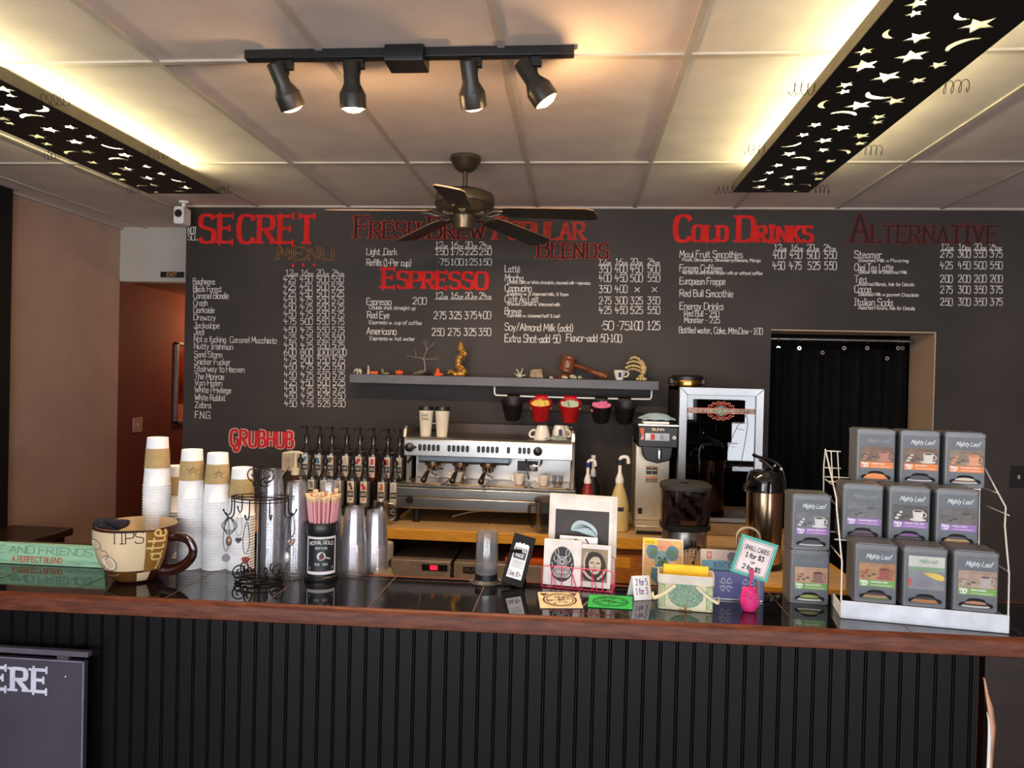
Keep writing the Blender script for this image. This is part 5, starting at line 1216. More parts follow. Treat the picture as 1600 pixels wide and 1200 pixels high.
for x0_, y_, z_, row in rows:
    for k, (lab, band, pic, pkt, fl_, spc) in enumerate(row):
        tea_tin(rp(x0_+k*(.1285 if z_ < .3 else .1265), y_, z_), rzt, lab, band, pic, pkt, fl_, (150, 152, 156) if k == 0 and z_ > .1 else (236, 238, 240), bool(spc))
l0 = on(1262, 944, BZ)
tea_tin((l0.x+.003, l0.y, BZ), math.radians(-4), 'green-band tea tin standing on the bar left of the rack, under another', GR, ((168, 126, 96), (196, 158, 130), (130, 92, 80), (70, 40, 34)), ((214, 206, 196), (60, 84, 40), (150, 150, 70)), 'ORGANIC SPRING', (120, 126, 134))
tea_tin((l0.x+.003, l0.y, BZ+TH), math.radians(-4), 'purple-band tea tin on top of the green-band one left of the rack', PU, (*gry, (206, 204, 200), (80, 60, 54)), ((190, 180, 180), (52, 50, 54), (40, 40, 44)), 'ORGANIC BREAKFAST')
# ================================================================ behind the bar: counters, machines, bottles
CZ = .91
LAM = mat('tan_laminate', (198, 162, 114), .38, vary=.08, scale=6, stretch=(1, 6, 6)); OAK = mat('yellow_oak', (214, 154, 54), .42, vary=.08, scale=9, stretch=(1.5, 14, 14)); OAKD = mat('oak_drawer', (168, 106, 44), .45, vary=.1, scale=7, stretch=(2, 12, 12))
bc = thing('back_counter', 'long tan work counter with a yellow oak edge below the menu wall', 'counter', (0, 0, CZ))
make('worktop', MB().box(-2.35, .47, 3.925, 4.66, -.035, -.0005), LAM, parent=bc)
make('oak_edge', MB().box(-2.35, .47, 3.905, 3.925, -.058, .0), OAK, parent=bc, bevel=.003)
sm_ = MB()
for x in (-1.0, -.47, -.10): sm_.box(x-.001, x+.001, 3.926, 4.66, -.001, .0002)
make('joint_lines', sm_, GROUT, parent=bc)
make('back_panel', MB().box(-2.35, .47, 4.60, 4.62, -CZ, -.036), BLACKMAT, parent=bc)
for x in (-2.33, -1.02): make('support', MB().box(x, x+.03, 3.95, 4.6, -CZ, -.036), BLACKMAT, parent=bc)
rc = thing('return_counter', 'wooden return counter under the glass fridge and airpot', 'counter', (0, 0, CZ))
make('worktop', MB().box(.472, 1.19, 3.12, 4.66, -.035, -.0005), LAM, parent=rc)
make('oak_edge', MB().box(.455, 1.21, 3.10, 3.12, -.05, .0, 0).box(1.19, 1.21, 3.12, 4.66, -.05, 0, 0), OAK, parent=rc, bevel=.003)
make('cabinet_body', MB().box(.48, 1.185, 3.14, 4.6, -CZ, -.036), OAKD, parent=rc)
# drawers under the counter, right
dc = thing('drawer_cabinet', 'oak drawer cabinet under the right end of the back counter', 'cabinet', (.33, 3.94, 0))
make('carcass', MB().box(-.24, .12, .02, .62, .02, CZ-.06), OAKD, parent=dc)
for i, (z0, z1) in enumerate(((.66, .845), (.44, .65), (.22, .43))):
    d_ = make('drawer', MB().box(-.235, .115, 0, .02, z0, z1), OAKD, parent=dc, bevel=.004)
    make('label_card', MB().box(-.20, -.02, -.0012, -.0002, z1-.10, z1-.045), OAK, parent=d_)
# stainless units and board on the low shelf
ls = thing('low_shelf', 'dark shelf under the back counter', 'shelf', (0, 0, .60))
make('board', MB().box(-.985, .085, 3.90, 4.59, -.03, -.0005), BLACKMAT, parent=ls)
for x in (-.97, .05): make('leg', MB().box(x, x+.03, 3.92, 4.58, -.60, -.031), BLACKMAT, parent=ls)
UST = mat('unit_steel', (156, 144, 130), .45, .35, vary=.08, scale=12)
def warmer(x0, x1, label, led):
    t = thing('stainless_drawer_unit', label, 'warming drawer', ((x0+x1)/2, 3.93, .60)); w = (x1-x0)/2
    make('body', MB().box(-w, w, .01, .60, .001, .135), UST, parent=t, bevel=.004)
    make('front_panel', MB().box(-w, w, 0, .009, .003, .132), UST, parent=t, bevel=.002)
    if led:
        make('display', MB().box(.01, .15, -.003, -.0002, .085, .118), BLACK, parent=t); make('red_light', MB().box(.055, .095, -.0045, -.0031, .090, .113), mat('red_led', (200, 20, 30), .4, emit=(255, 20, 40), estr=3), parent=t)
        make('screw', MB().ball((-.03, -.001, .10), .006, 8), CHROME, parent=t); make('screw', MB().ball((.165, -.001, .10), .006, 8), CHROME, parent=t)
    else:
        p_ = make('name_plate', MB().box(-w+.05, -w+.18, -.003, -.0002, .08, .115), STEEL, parent=t)
        mb = MB(); write(mb, 'DELFIELD', -w+.06, .090, .015, .105, .0025); mb.warp(lambda q: Vector((q.x, -.0034-q.z, q.y))); make('lettering', mb, paint((96, 92, 88), .5), parent=p_, normals=False)
u0 = at(590, 880, 3.93).x
warmer(-.985, -.655, 'stainless drawer unit with a red light display under the back counter', True)
warmer(-.635, -.06, 'wide stainless drawer unit with a name plate right of the red-lit one', False)
solo('orange_board', MB().box(-.15, .15, -.14, .14, .0005, .03), mat('orange_wood', (196, 84, 26), .5, vary=.15, scale=12, stretch=(2, 12, 12)), 'orange wooden board lying on the wide stainless unit', 'board', (-.21, 4.08, .736), bevel=.003)
# milk carafe and paper on the lower counter behind the bar
lc = thing('lower_counter', 'dark lower work counter just behind the bar', 'counter', (0, 0, .86))
make('worktop', MB().box(-1.1, .40, 2.56, 2.90, -.03, -.0005), STEELD, parent=lc)
for x in (-1.08, .36): make('support', MB().box(x, x+.03, 2.58, 2.88, -.86, -.031), BLACKMAT, parent=lc)
q = at(600, 850, 2.72)
mc = thing('milk_carafe', 'glass carafe of milk with a grey lid behind the bar', 'carafe', (q.x, 2.72, .86))
make('glass_body', MB().lathe([(0, 0), (.045, .001), (.05, .01), (.05, .08), (.040, .13), (.030, .17), (.032, .20)], 32), GLASS, parent=mc)
make('milk', MB().lathe([(0, .004), (.046, .006), (.048, .08), (.038, .128), (.030, .155), (0, .156)], 32), paint((216, 196, 160), .5), parent=mc)
make('lid', MB().lathe([(.033, .19), (.036, .192), (.036, .245), (.034, .25), (0, .25)], 28), paint((128, 122, 104), .5), parent=mc)
solo('folded_paper', MB().add([(-.09, -.04, .0005), (.09, -.04, .0005), (.10, .05, .0005), (-.08, .05, .0005), (-.09, -.04, .014), (.09, -.04, .006), (.10, .05, .006), (-.08, .05, .018)], [(0, 3, 2, 1), (4, 5, 6, 7), (0, 1, 5, 4), (1, 2, 6, 5), (2, 3, 7, 6), (3, 0, 4, 7)]), paint((196, 170, 140), .8), 'folded tan paper lying by the milk carafe', 'paper', (at(632, 897, 2.75).x, 2.74, .86))

# ---- espresso machine
EX, EY = -.487, 4.10
em = thing('espresso_machine', 'three-group stainless espresso machine on the back counter', 'espresso machine', (EX, EY, CZ))
W = .478
make('base', MB().box(-W-.025, W+.025, -.05, .50, .085, .150).box(-W-.025, W+.025, -.055, .0, .150, .205), STEEL, parent=em, bevel=.006)
make('drip_tray', MB().prism([(-W-.02, -.05), (W+.02, -.05), (W+.02, .30), (-W-.02, .30)], .206, .222), STEELD, parent=em, bevel=.004)
for k in range(4):
    x = -W+.02+k*.235; make('cup_grid', MB().prism(rrect(x, x+.215, -.03, .17, .02), .2225, .227), mat('tray_grid', (190, 160, 120), .3, .9) if k == 0 else bpy.data.materials['tray_grid'], parent=em)
make('splash_panel', MB().box(-W+.03, W-.01, .20, .45, .222, .40), STEEL, parent=em)
make('side_panel', MB().prism([(-.02, .22), (.50, .22), (.50, .53), (.02, .53), (.0, .48), (.10, .38)], W-.012, W+.012, 0, Matrix.Rotation(pi/2, 4, 'Z') @ RX), STEEL, parent=em, bevel=.004)
make('side_panel', MB().prism([(.10, .22), (.50, .22), (.50, .53), (.02, .53), (.0, .48), (.10, .38)], -W-.008, -W+.012, 0, Matrix.Rotation(pi/2, 4, 'Z') @ RX), STEEL, parent=em, bevel=.004)
fp = make('control_panel', MB().prism([(.0, .375), (.0, .468), (.012, .482), (.05, .482), (.05, .375)], -W, W, 0, Matrix.Rotation(pi/2, 4, 'Z') @ RX), STEEL, parent=em, bevel=.004)
make('top_casing', MB().box(-W, W, .05, .50, .40, .478), STEELD, parent=em, bevel=.004)
make('cup_rail', MB().tube([(-W+.0, .06, .478), (-W, .06, .53), (-W, .48, .53), (W, .48, .53), (W, .06, .53), (W, .06, .478)], .008, 8), STEELD, parent=em)
make('rear_guard', MB().box(-W+.1, W-.1, .47, .485, .478, .535), mat('brown_guard', (60, 46, 40), .4, .4), parent=em)
for x in (-.40, .40): make('leg', MB().cyl((x, .02, 0), (x, .02, .086), .022, n=14), BLACK, parent=em); make('leg', MB().cyl((x, .42, 0), (x, .42, .086), .022, n=14), BLACK, parent=em)
bt_ = BLACK
def btn(x): make('button', MB().prism(rrect(x-.0095, x+.0095, .405, .443, .009), .0002, .004, 0, RX), BLACK, parent=fp)
for u0_ in (-.385, -.218, -.050):
    for k in range(5): btn(u0_+.026*k)
for x in (.118, .182, .207, .232): btn(x)
for x in (-.444, .283):
    make('steam_knob', MB().lathe([(0, 0), (.010, 0), (.024, .006), (.026, .016), (.022, .032), (.012, .038), (0, .039)], 14, 0, Matrix.Translation((x, -.001, .424)) @ RX), BLACK, parent=fp)
make('indicator', MB().lathe([(0, 0), (.008, 0), (.008, .004), (0, .005)], 12, 0, Matrix.Translation((-.413, -.0005, .424)) @ RX), BLACK, parent=fp)
make('group_cover', MB().prism([(.03, .345), (.03, .374), (.19, .374), (.19, .345), (.16, .330), (.06, .330)], -.40, .12, 0, Matrix.Rotation(pi/2, 4, 'Z') @ RX), mat('blue_grey_steel', (120, 130, 140), .35, .8), parent=em, bevel=.003)
for k, x in enumerate((-.325, -.165, -.005)):
    g_ = make('group_head', MB().lathe([(0, .372), (.052, .372), (.052, .345), (.044, .338), (.044, .316), (.034, .312), (0, .312)], 28, 0, Matrix.Translation((x, .09, 0))), STEEL, parent=em)
    make('collar', MB().lathe([(.044, .334), (.047, .332), (.047, .318), (.044, .316)], 24, 0, Matrix.Translation((x, .09, 0))), mat('brass_collar', (120, 88, 60), .35, .8) if k == 0 else bpy.data.materials['brass_collar'], parent=g_)
    pf = make('portafilter', MB().lathe([(.036, .314), (.034, .29), (.02, .282), (0, .282)], 24, 0, Matrix.Translation((x, .09, 0))).cyl((x+.0, .05, .298), (x-.010, .0, .290), .009, .008), CHROME, parent=em)
    make('handle', MB().tube([(x-.010, .0, .290), (x-.011, -.025, .284), (x-.014, -.070, .264), (x-.016, -.095, .252), (x-.0165, -.105, .247)], [.009, .012, .015, .018, .010], 12), BLACK, parent=pf)
    make('spout', MB().cyl((x+.005, .09, .284), (x+.008, .085, .262), .007).cyl((x-.008, .088, .275), (x+.03, .07, .258), .0055).cyl((x+.03, .07, .258), (x+.032, .068, .245), .0055), CHROME, parent=pf)
dp = make('display_window', MB().box(.155, .275, .196, .1995, .285, .345), BLACK, parent=em)
make('gauge', MB().lathe([(0, .0), (.019, 0), (.021, .004), (.021, .010), (.017, .012), (0, .010)], 24, 0, Matrix.Translation((.245, .1955, .312)) @ RX), STEEL, parent=dp)
make('round_switch', MB().lathe([(0, 0), (.012, 0), (.014, .004), (.008, .008), (0, .008)], 20, 0, Matrix.Translation((.165, .1995, .258)) @ RX), BLACK, parent=em)
make('small_plate', MB().box(-.335, -.285, .197, .1995, .278, .286), BLACK, parent=em)
make('steam_wand', MB().tube(smooth_pts([(.215, .09, .376), (.213, .08, .35), (.220, .07, .32), (.232, .05, .268), (.234, .048, .258)]), .006, 8), CHROME, parent=em)
make('steam_wand', MB().tube(smooth_pts([(.300, .10, .376), (.302, .06, .352), (.292, .05, .333), (.255, .05, .335), (.228, .06, .352)]), .006, 8), CHROME, parent=em)
make('steam_lever', MB().tube([(-.435, .06, .376), (-.44, .04, .36), (-.452, .0, .338)], .008, 8), BLACK, parent=em)
make('tray_knob', MB().lathe([(0, 0), (.020, 0), (.021, .010), (.018, .014), (0, .015)], 20, 0, Matrix.Translation((-.425, -.056, .135)) @ RX), BLACK, parent=em)
make('groove_line', MB().box(-W-.02, W+.02, -.0565, -.0552, .172, .1745), STEELD, parent=em)
make('under_pipe', MB().tube(smooth_pts([(-.20, .05, .03), (-.06, .06, .07), (.10, .05, .068), (.30, .06, .075)]), .006, 8), STEELD, parent=em)
TOPZ = CZ+.479
# cups on the machine
def tall_cup(u, lab, scrib):
    p = at(u, 683, 4.22); t = thing('lidded_cup', lab, 'cup', (p.x, 4.22, TOPZ), 0, 'tall white cups with black lids on the machine')
    make('body', MB().lathe([(0, .002), (.030, .0), (.031, .002), (.042, .148), (.0435, .150), (.0435, .153), (.041, .153), (.03, .008), (0, .008)], 32), CREAM, parent=t)
    make('lid', MB().lathe([(.0435, .150), (.0455, .152), (.0455, .158), (.043, .162), (.041, .172), (.038, .173), (.036, .168), (0, .168)], 32), BLACK, parent=t)
    if scrib:
        mb = MB(); write(mb, 'Small', -.022, .118, .015, .040, .0018); write(mb, 'Gold', -.016, .096, .015, .036, .0018)
        mb.warp(lambda q: Vector(((.0412+q.z)*math.sin(q.x/.04), -(.0412+q.z)*math.cos(q.x/.04), q.y))); make('handwriting', mb, paint((70, 64, 60), .7), parent=t, normals=False)
tall_cup(665, 'tall white cup with handwriting and a black lid, on the machine', True); tall_cup(690.5, 'plain tall white cup with a black lid, on the machine', False)
BLUE = paint((40, 52, 110), .4); CERA = mat('white_glaze', (232, 226, 214), .2, vary=.01)
def espresso_cup(loc, lab, rz, s=1.0, flip=False, logo=True, grp='small white espresso cups'):
    t = thing('espresso_cup', lab, 'cup', loc, rz, grp)
    P_ = [(0, .003*s), (.017*s, 0), (.020*s, .001*s), (.023*s, .010*s), (.029*s, .030*s), (.034*s, .056*s), (.0328*s, .0568*s), (.027*s, .030*s), (.02*s, .01*s), (0, .008*s)]
    h_ = .057*s
    if flip: P_ = [(r, h_-z) for r, z in P_]
    make('body', MB().lathe(P_, 32), CERA, parent=t)
    zz_ = lambda z: (h_-z*s) if flip else z*s
    make('handle', MB().tube(smooth_pts([(.030*s, 0, zz_(.046)), (.046*s, 0, zz_(.050)), (.052*s, 0, zz_(.034)), (.040*s, 0, zz_(.020)), (.026*s, 0, zz_(.020))]), .0042*s, 8), CERA, parent=t)
    if logo: 
        mb = MB().grid(lambda a, b: Vector((-.008*s+.016*s*a, zz_(.016+.028*b), 0)), 6, 6)
        def wf_(q):
            zc = (h_-q.y if flip else q.y)/s; r = (.0243+(zc-.01)/.046*.0115)*s+.0006; return Vector((r*math.sin(q.x/r), -r*math.cos(q.x/r), q.y))
        mb.warp(wf_); make('logo_patch', mb, BLUE, parent=t, normals=False)
    return t
TZ = CZ+.2275
espresso_cup((at(714, 755, 4.16).x, 4.16, TZ), 'small white cup left of the middle on the drip tray', pi, 1.0)
espresso_cup((at(811, 755, 4.15).x, 4.15, TZ), 'small white cup right of the middle on the drip tray', pi, 1.0)
espresso_cup((at(849, 757, 4.13).x, 4.13, TZ), 'small white cup below the steam wand on the drip tray', pi, .95)
gg = thing('glass_cup', 'clear glass cup beside the white cup at the right of the drip tray', 'cup', (at(871, 757, 4.14).x, 4.14, TZ))
make('bowl', MB().lathe([(0, .001), (.022, .0), (.028, .01), (.032, .03), (.031, .058), (.030, .058), (.030, .03), (.026, .012), (0, .006)], 28), GLASS, parent=gg)
make('coffee', MB().lathe([(0, .0065), (.0255, .012), (.027, .018), (0, .018)], 24), paint((120, 66, 34), .3), parent=gg)
m1 = espresso_cup((at(847, 683, 4.22).x, 4.22, TOPZ), 'white mug upside down with a blue logo, left on top of the machine', pi*.98, 1.45, True, True, 'white mugs on top of the machine')
m2 = espresso_cup((at(868, 683, 4.30).x+.02, 4.32, TOPZ), 'white mug upside down behind the rag on top of the machine', .2, 1.4, True, True, 'white mugs on top of the machine')
m3 = espresso_cup((at(884, 684, 4.43).x-.012, 4.45, TOPZ), 'white mug with its handle turned right on top of the machine', .9, 1.25, True, False, 'white mugs on top of the machine')
def rag(name, lab, loc, w, d, h, col, seed):
    rnd = random.Random(seed); a_, b_, c_ = [rnd.uniform(0, 6) for _ in range(3)]
    fn = lambda a, b: Vector(((a-.5)*w*(1+.1*math.sin(7*b+a_)), (b-.5)*d*(1+.1*math.sin(6*a+b_)), .003+h*max(0, math.sin(pi*a)*math.sin(pi*b))*(.6+.4*math.sin(5*a+c_)*math.cos(4*b))+.006*abs(math.sin(9*a+3*b))))
    o = solo(name, MB().grid(fn, 24, 18), mat(name+'_cloth', col, .9, spec=.1, vary=.06, scale=30, bump=.3, bscale=200), lab, 'cloth', loc, .1); s_ = o.modifiers.new('thick', 'SOLIDIFY'); s_.thickness = .005; s_.offset = 1; return o
rag('bar_towel', 'pale green rag lying beside the mugs on the machine', (at(869, 686, 4.14).x, 4.175, TOPZ+.001), .115, .08, .026, (150, 166, 156), 2)

# ---- syrup bottles on a two-step rack
br_ = thing('bottle_rack', 'black two-step rack for syrup bottles', 'rack', (-1.345, 4.30, CZ))
make('lower_step', MB().box(-.33, .33, -.11, .02, .0005, .045), BLACK, parent=br_, bevel=.003)
make('upper_step', MB().box(-.33, .33, .06, .24, .0005, .170), BLACK, parent=br_, bevel=.003)
BG = clear('bottle_glass', (214, 214, 210), .10, .04, .6)
def bottle(u, row, lab, liquid, splash, cap=(24, 24, 26), labeled=True):
    y, z = ((4.245, CZ+.0455), (4.43, CZ+.1705))[row]; p = at(u, 700, y)
    t = thing('syrup_bottle', lab, 'bottle', (p.x, y, z), 0, 'syrup bottles with black pumps, %s row' % ('lower', 'upper')[row])
    H_ = .265; R = .034
    make('glass', MB().lathe([(0, .001), (R-.003, 0), (R, .004), (R, .165), (R-.003, .180), (.016, .215), (.0145, .235), (.0145, H_), (.013, H_)], 28), BG, parent=t)
    make('syrup', MB().lathe([(0, .004), (R-.004, .004), (R-.0025, .01), (R-.0025, .15), (0, .151)], 24), paint(liquid, .3), parent=t)
    pm = make('pump', MB().lathe([(0, H_-.012), (.017, H_-.012), (.0175, H_+.004), (.013, H_+.012), (.007, H_+.016), (.0055, H_+.055), (.007, H_+.058), (.012, H_+.062), (0, H_+.066)], 18), BLACK, parent=t)
    make('spout', MB().tube([(.008, 0, H_+.062), (-.012, -.004, H_+.062), (-.034, -.008, H_+.058), (-.040, -.010, H_+.048)], .0042, 8), BLACK, parent=pm)
    if labeled:
        f = lambda q: Vector(((R+.0008+q.z)*math.sin(q.x/R), -(R+.0008+q.z)*math.cos(q.x/R), q.y))
        def pat(x0, x1, z0, z1, d=0): return MB().grid(lambda a, b: Vector((x0+(x1-x0)*a, z0+(z1-z0)*b, d)), 8, 3).warp(f)
        lb_ = make('label', pat(-.020, .020, .030, .155), paint((226, 220, 210), .5), parent=t)
        mb = MB(); rnd = random.Random(int(u))
        for k in range(4): mb.poly(arc(rnd.uniform(-.008, .008), .125+rnd.uniform(-.012, .014), .009, 0, 2*pi, 10, .011)[:-1], .0004+.0001*k)
        mb.poly(arc(0, .047, .010, 0, 2*pi, 12, .008)[:-1], .0004); mb.warp(f); make('label_picture', mb, paint(splash, .5), parent=lb_, normals=False)
        make('label_block', pat(-.017, .017, .062, .098, .0006), BLACK, parent=lb_)
        mb = MB(); write(mb, '1883', -.013, .073, .015, .026, .0022, 0, .0010); mb.warp(f); make('label_number', mb, paint((220, 216, 208), .5), parent=lb_, normals=False)
    return t
MILK, TANL, REDL = (178, 172, 166), (150, 134, 116), (150, 14, 22)
ups = [(479, MILK, (96, 140, 180), 'blue-topped label, far left'), (499.5, MILK, (86, 130, 170), 'blue and yellow label'), (518.5, TANL, (110, 96, 80), 'brown picture label'), (542, TANL, (200, 190, 160), 'pale nut label'),
       (562.5, MILK, (200, 60, 80), 'pink fruit label'), (583.5, REDL, (226, 60, 80), 'bright red syrup'), (606.5, MILK, (200, 70, 70), 'red flower label'), (625, TANL, (206, 180, 120), 'tan liquid, next to the machine')]
for u, l, s, d in ups: bottle(u, 1, 'upper-row syrup bottle with %s' % d, l, s)
los = [(470, MILK, (150, 160, 170), 'behind the cream dispenser'), (489.5, MILK, (120, 130, 140), 'second from the cream dispenser'), (509, MILK, (150, 150, 130), 'half hidden behind the straws'), (531, MILK, (196, 170, 130), 'just right of the straws'), (551.5, TANL, (120, 80, 50), 'with a brown bean label'),
       (571.5, MILK, (206, 30, 50), 'with a bright red fruit label'), (599, MILK, (190, 110, 60), 'with an orange-brown label behind the pitcher'), (618, MILK, (200, 190, 190), 'with a pale label beside the machine')]
for u, l, s, d in los: bottle(u, 0, 'lower-row syrup bottle %s' % d, l, s)
# small black label box by the machine, pitcher, cream pump bottle, outlet
bx_ = thing('label_box', 'small black box with white marks beside the espresso machine', 'box', (at(614, 790, 4.10).x, 4.10, CZ))
make('box', MB().box(-.03, .03, 0, .05, .0005, .075), BLACK, parent=bx_, bevel=.002)
mb = MB(); mb.ribbon(arc(.0, .052, .013, 0, 2*pi, 16), .003); mb.ribbon([(-.016, .022), (.016, .022)], .003); mb.ribbon([(-.012, .014), (.014, .014)], .003); mb.ribbon([(0, .052), (.008, .058)], .003); mb.warp(lambda q: Vector((q.x, -.0008-q.z, q.y))); make('marks', mb, PAPER, parent=bx_, normals=False)
pt = thing('milk_pitcher', 'stainless steel milk pitcher on the back counter', 'pitcher', (at(595, 800, 3.99).x, 3.99, CZ))
make('body', MB().lathe([(0, .001), (.046, 0), (.049, .004), (.049, .06), (.042, .10), (.041, .125), (.044, .132), (.0425, .132), (.039, .12), (.04, .1), (.046, .06), (.045, .008), (0, .006)], 36), STEEL, parent=pt)
make('handle', MB().tube(smooth_pts([(.042, .006, .118), (.075, .012, .115), (.078, .012, .07), (.074, .012, .03), (.048, .006, .025)]), .0055, 8), STEEL, parent=pt)
pd = thing('cream_dispenser', 'tall cream-coloured pump dispenser with a brown neck', 'dispenser', (at(461, 760, 4.09).x, 4.09, CZ))
make('bottle', MB().lathe([(0, .001), (.04, 0), (.043, .004), (.043, .18), (.03, .215), (.02, .225), (.02, .245), (0, .245)], 28), paint((70, 40, 26), .3), parent=pd)
pm = make('pump', MB().lathe([(0, .245), (.024, .245), (.024, .278), (.018, .284), (.010, .288), (.009, .366), (.012, .37), (0, .372)], 22), paint((226, 214, 186), .45), parent=pd)
make('pump_head', MB().tube([(.045, 0, .368), (.02, 0, .374), (-.03, 0, .374), (-.075, -.0, .366)], [.006, .009, .009, .005], 10, flat=.8), paint((226, 214, 186), .45), parent=pm)
op = at(458, 722, WALL)
ou = thing('power_outlet', 'beige power outlet plate on the blackboard wall with a plugged cord', 'outlet', (op.x, WALL, op.z))
make('plate', MB().box(-.075, .075, -.007, -.0005, -.058, .058), paint((206, 192, 166), .45), parent=ou, bevel=.003)
for x in (-.035, .035): make('socket', MB().box(x-.018, x+.018, -.009, -.0072, -.035, .035), paint((190, 176, 150), .45), parent=ou)
make('plug_cord', MB().tube(smooth_pts([(-.03, -.010, -.02), (-.02, -.03, -.03), (-.06, -.05, -.09), (-.10, -.05, -.20)]), .005, 8), paint((200, 186, 160), .5), parent=ou)

# ---- sauce pump bottles
def sauce(u, y, lab, body, capc, s, label=False):
    p = at(u, 800, y); t = thing('sauce_bottle', lab, 'bottle', (p.x, y, CZ))
    make('body', MB().lathe([(0, .001), (.046*s, 0), (.05*s, .005), (.05*s, .13*s), (.046*s, .15*s), (.030*s, .205*s), (.020*s, .235*s), (.0195*s, .245*s), (0, .245*s)], 32), body, parent=t)
    pm = make('pump', MB().lathe([(0, .243*s), (.021*s, .243*s), (.022*s, .262*s), (.012*s, .29*s), (.009*s, .296*s), (.0085*s, .345*s), (0, .345*s)], 20), WHITE, parent=t)
    make('spout', MB().tube(smooth_pts([(.0, 0, .344*s), (.0, 0, .372*s), (.018*s, -.004, .380*s), (.040*s, -.008, .376*s), (.042*s, -.008, .345*s)]), .0095*s, 10), WHITE, parent=pm)
    make('pump_collar', MB().lathe([(.0087*s, .335*s), (.014*s, .338*s), (.016*s, .362*s), (.0087*s, .364*s)], 16), paint(capc, .5), parent=pm)
    if label:
        mb = MB().grid(lambda a, b: Vector((-.024+.048*a, .115+.022*b, 0)), 8, 2); r = .0508*s; f = lambda q: Vector(((r+q.z)*math.sin(q.x/r), -(r+q.z)*math.cos(q.x/r), q.y)); mb.warp(f); make('label_band', mb, paint((52, 46, 56), .5), parent=t)
        mb = MB(); 
        for k in range(5): mb.ribbon([(-.024, .095-.012*k), (.024, .095-.012*k)], .0018)
        mb.ribbon([(-.018, .127), (.014, .127)], .003, 0, .0006); mb.warp(f); make('label_lines', mb, paint((170, 150, 96), .6), parent=t, normals=False)
sauce(917, 4.22, 'red sauce pump bottle with a white pump beside the espresso machine', mat('red_sauce', (140, 40, 34), .35, vary=.06), (40, 40, 110), .98)
sauce(967, 4.10, 'tall yellow-cream sauce pump bottle left of the coffee brewer', mat('cream_sauce', (206, 188, 130), .35, vary=.03), (34, 34, 70), 1.08, True)
w2 = at(924, 735, 4.30)
t = thing('pump_bottle', 'white-topped pump bottle behind the red sauce bottle', 'bottle', (w2.x+.012, 4.36, CZ))
make('body', MB().lathe([(0, .001), (.040, 0), (.042, .004), (.042, .20), (.016, .245), (.016, .26), (0, .26)], 24), BLACK, parent=t)
make('pump', MB().lathe([(0, .26), (.018, .26), (.013, .30), (.008, .305), (.008, .36), (.015, .366), (.014, .385), (0, .387)], 18), WHITE, parent=t)

# ---- coffee brewer
bX = (.338+.557)/2
cb = thing('coffee_brewer', 'tall stainless coffee brewer with a black top and button row', 'coffee maker', (bX, 4.07, CZ))
BS = mat('cream_steel', (206, 196, 176), .35, .75, vary=.04)
make('tower', MB().box(-.105, .085, .10, .36, .05, .50), BS, parent=cb, bevel=.005)
make('base', MB().box(-.11, .09, -.06, .37, .001, .05), BS, parent=cb, bevel=.004)
make('base_trim', MB().box(-.105, .088, -.062, -.0602, .004, .022), BLACK, parent=cb)
hd = make('head', MB().box(-.105, .11, -.03, .29, .47, .585), BLACK, parent=cb, bevel=.006)
make('top_plate', MB().box(-.108, .114, -.033, .292, .585, .598), STEEL, parent=cb, bevel=.003)
make('funnel', MB().prism([(-.085, .475), (.082, .475), (.074, .42), (.06, .40), (0, .385), (-.06, .40), (-.076, .425)], -.05, .04, 0, RX), BLACK, parent=cb, bevel=.006)
make('funnel_handle', MB().tube([(.01, -.045, .465), (.01, -.06, .455), (.01, -.062, .415), (.01, -.05, .405)], .008, 8, flat=1.4), CHROME, parent=cb)
def bf(q): return Vector((q.x, -.0312-q.z, q.y))
draw(hd, 'brand_lettering', paint((226, 206, 170), .5), lambda mb: write(mb, 'BUNN', -.03, .563, .013, .062, .0030), bf)
bb = MB(); bb.poly(rrect(-.068, .062, .508, .548, .003), .0); bb.warp(bf); make('button_strip', bb, paint((190, 196, 206), .4), parent=hd, normals=False)
for x, c in ((-.053, (220, 222, 226)), (-.027, (200, 24, 40)), (-.002, (190, 200, 214)), (.022, (130, 150, 176)), (.047, (170, 176, 200))): make('button', MB().prism(rrect(x-.010, x+.010, .512, .544, .002), .0012, .004, 0, Matrix.Translation((0, -.031, 0)) @ RX), paint(c, .4), parent=hd)
make('power_key', MB().lathe([(.004, 0), (.010, 0), (.010, .005), (.004, .005)], 16, 0, Matrix.Translation((.088, -.031, .527)) @ RX), WHITE, parent=hd)
draw(hd, 'brand_badge', paint((206, 90, 40), .5), lambda mb: mb.poly([(-.098, .574), (-.072, .574), (-.076, .54), (-.084, .528), (-.094, .555)], .0004), bf)
draw(hd, 'badge_foot', paint((226, 150, 140), .5), lambda mb: mb.poly([(-.094, .512), (-.074, .512), (-.076, .538), (-.086, .530)], .0003), bf)
tf_ = lambda q: Vector((q.x, .0985-q.z, q.y))
lb_ = draw(cb, 'warning_label', paint((60, 56, 54), .6), lambda mb: (mb.poly([(-.045, .308), (.018, .308), (.018, .345), (-.045, .345)], .0004), mb.poly([(-.045, .262), (.018, .262), (.018, .284), (-.045, .284)], .0004)), tf_)
draw(lb_, 'orange_bar', paint((206, 140, 84), .6), lambda mb: (mb.ribbon([(-.045, .350), (.018, .350)], .008, 0, .0006), mb.ribbon([(-.045, .291), (.018, .291)], .010, 0, .0006)), tf_)
draw(lb_, 'label_print', paint((206, 200, 190), .6), lambda mb: (mb.ribbon([(-.0135, .309), (-.0135, .344)], .003, 0, .0008), [mb.ribbon([(-.04+.031*i, .331), (-.02+.031*i, .331)], .006, 0, .0008) for i in range(2)], [mb.ribbon([(-.04, .279-.005*k), (.014, .279-.005*k)], .0015, 0, .0008) for k in range(4)]), tf_)
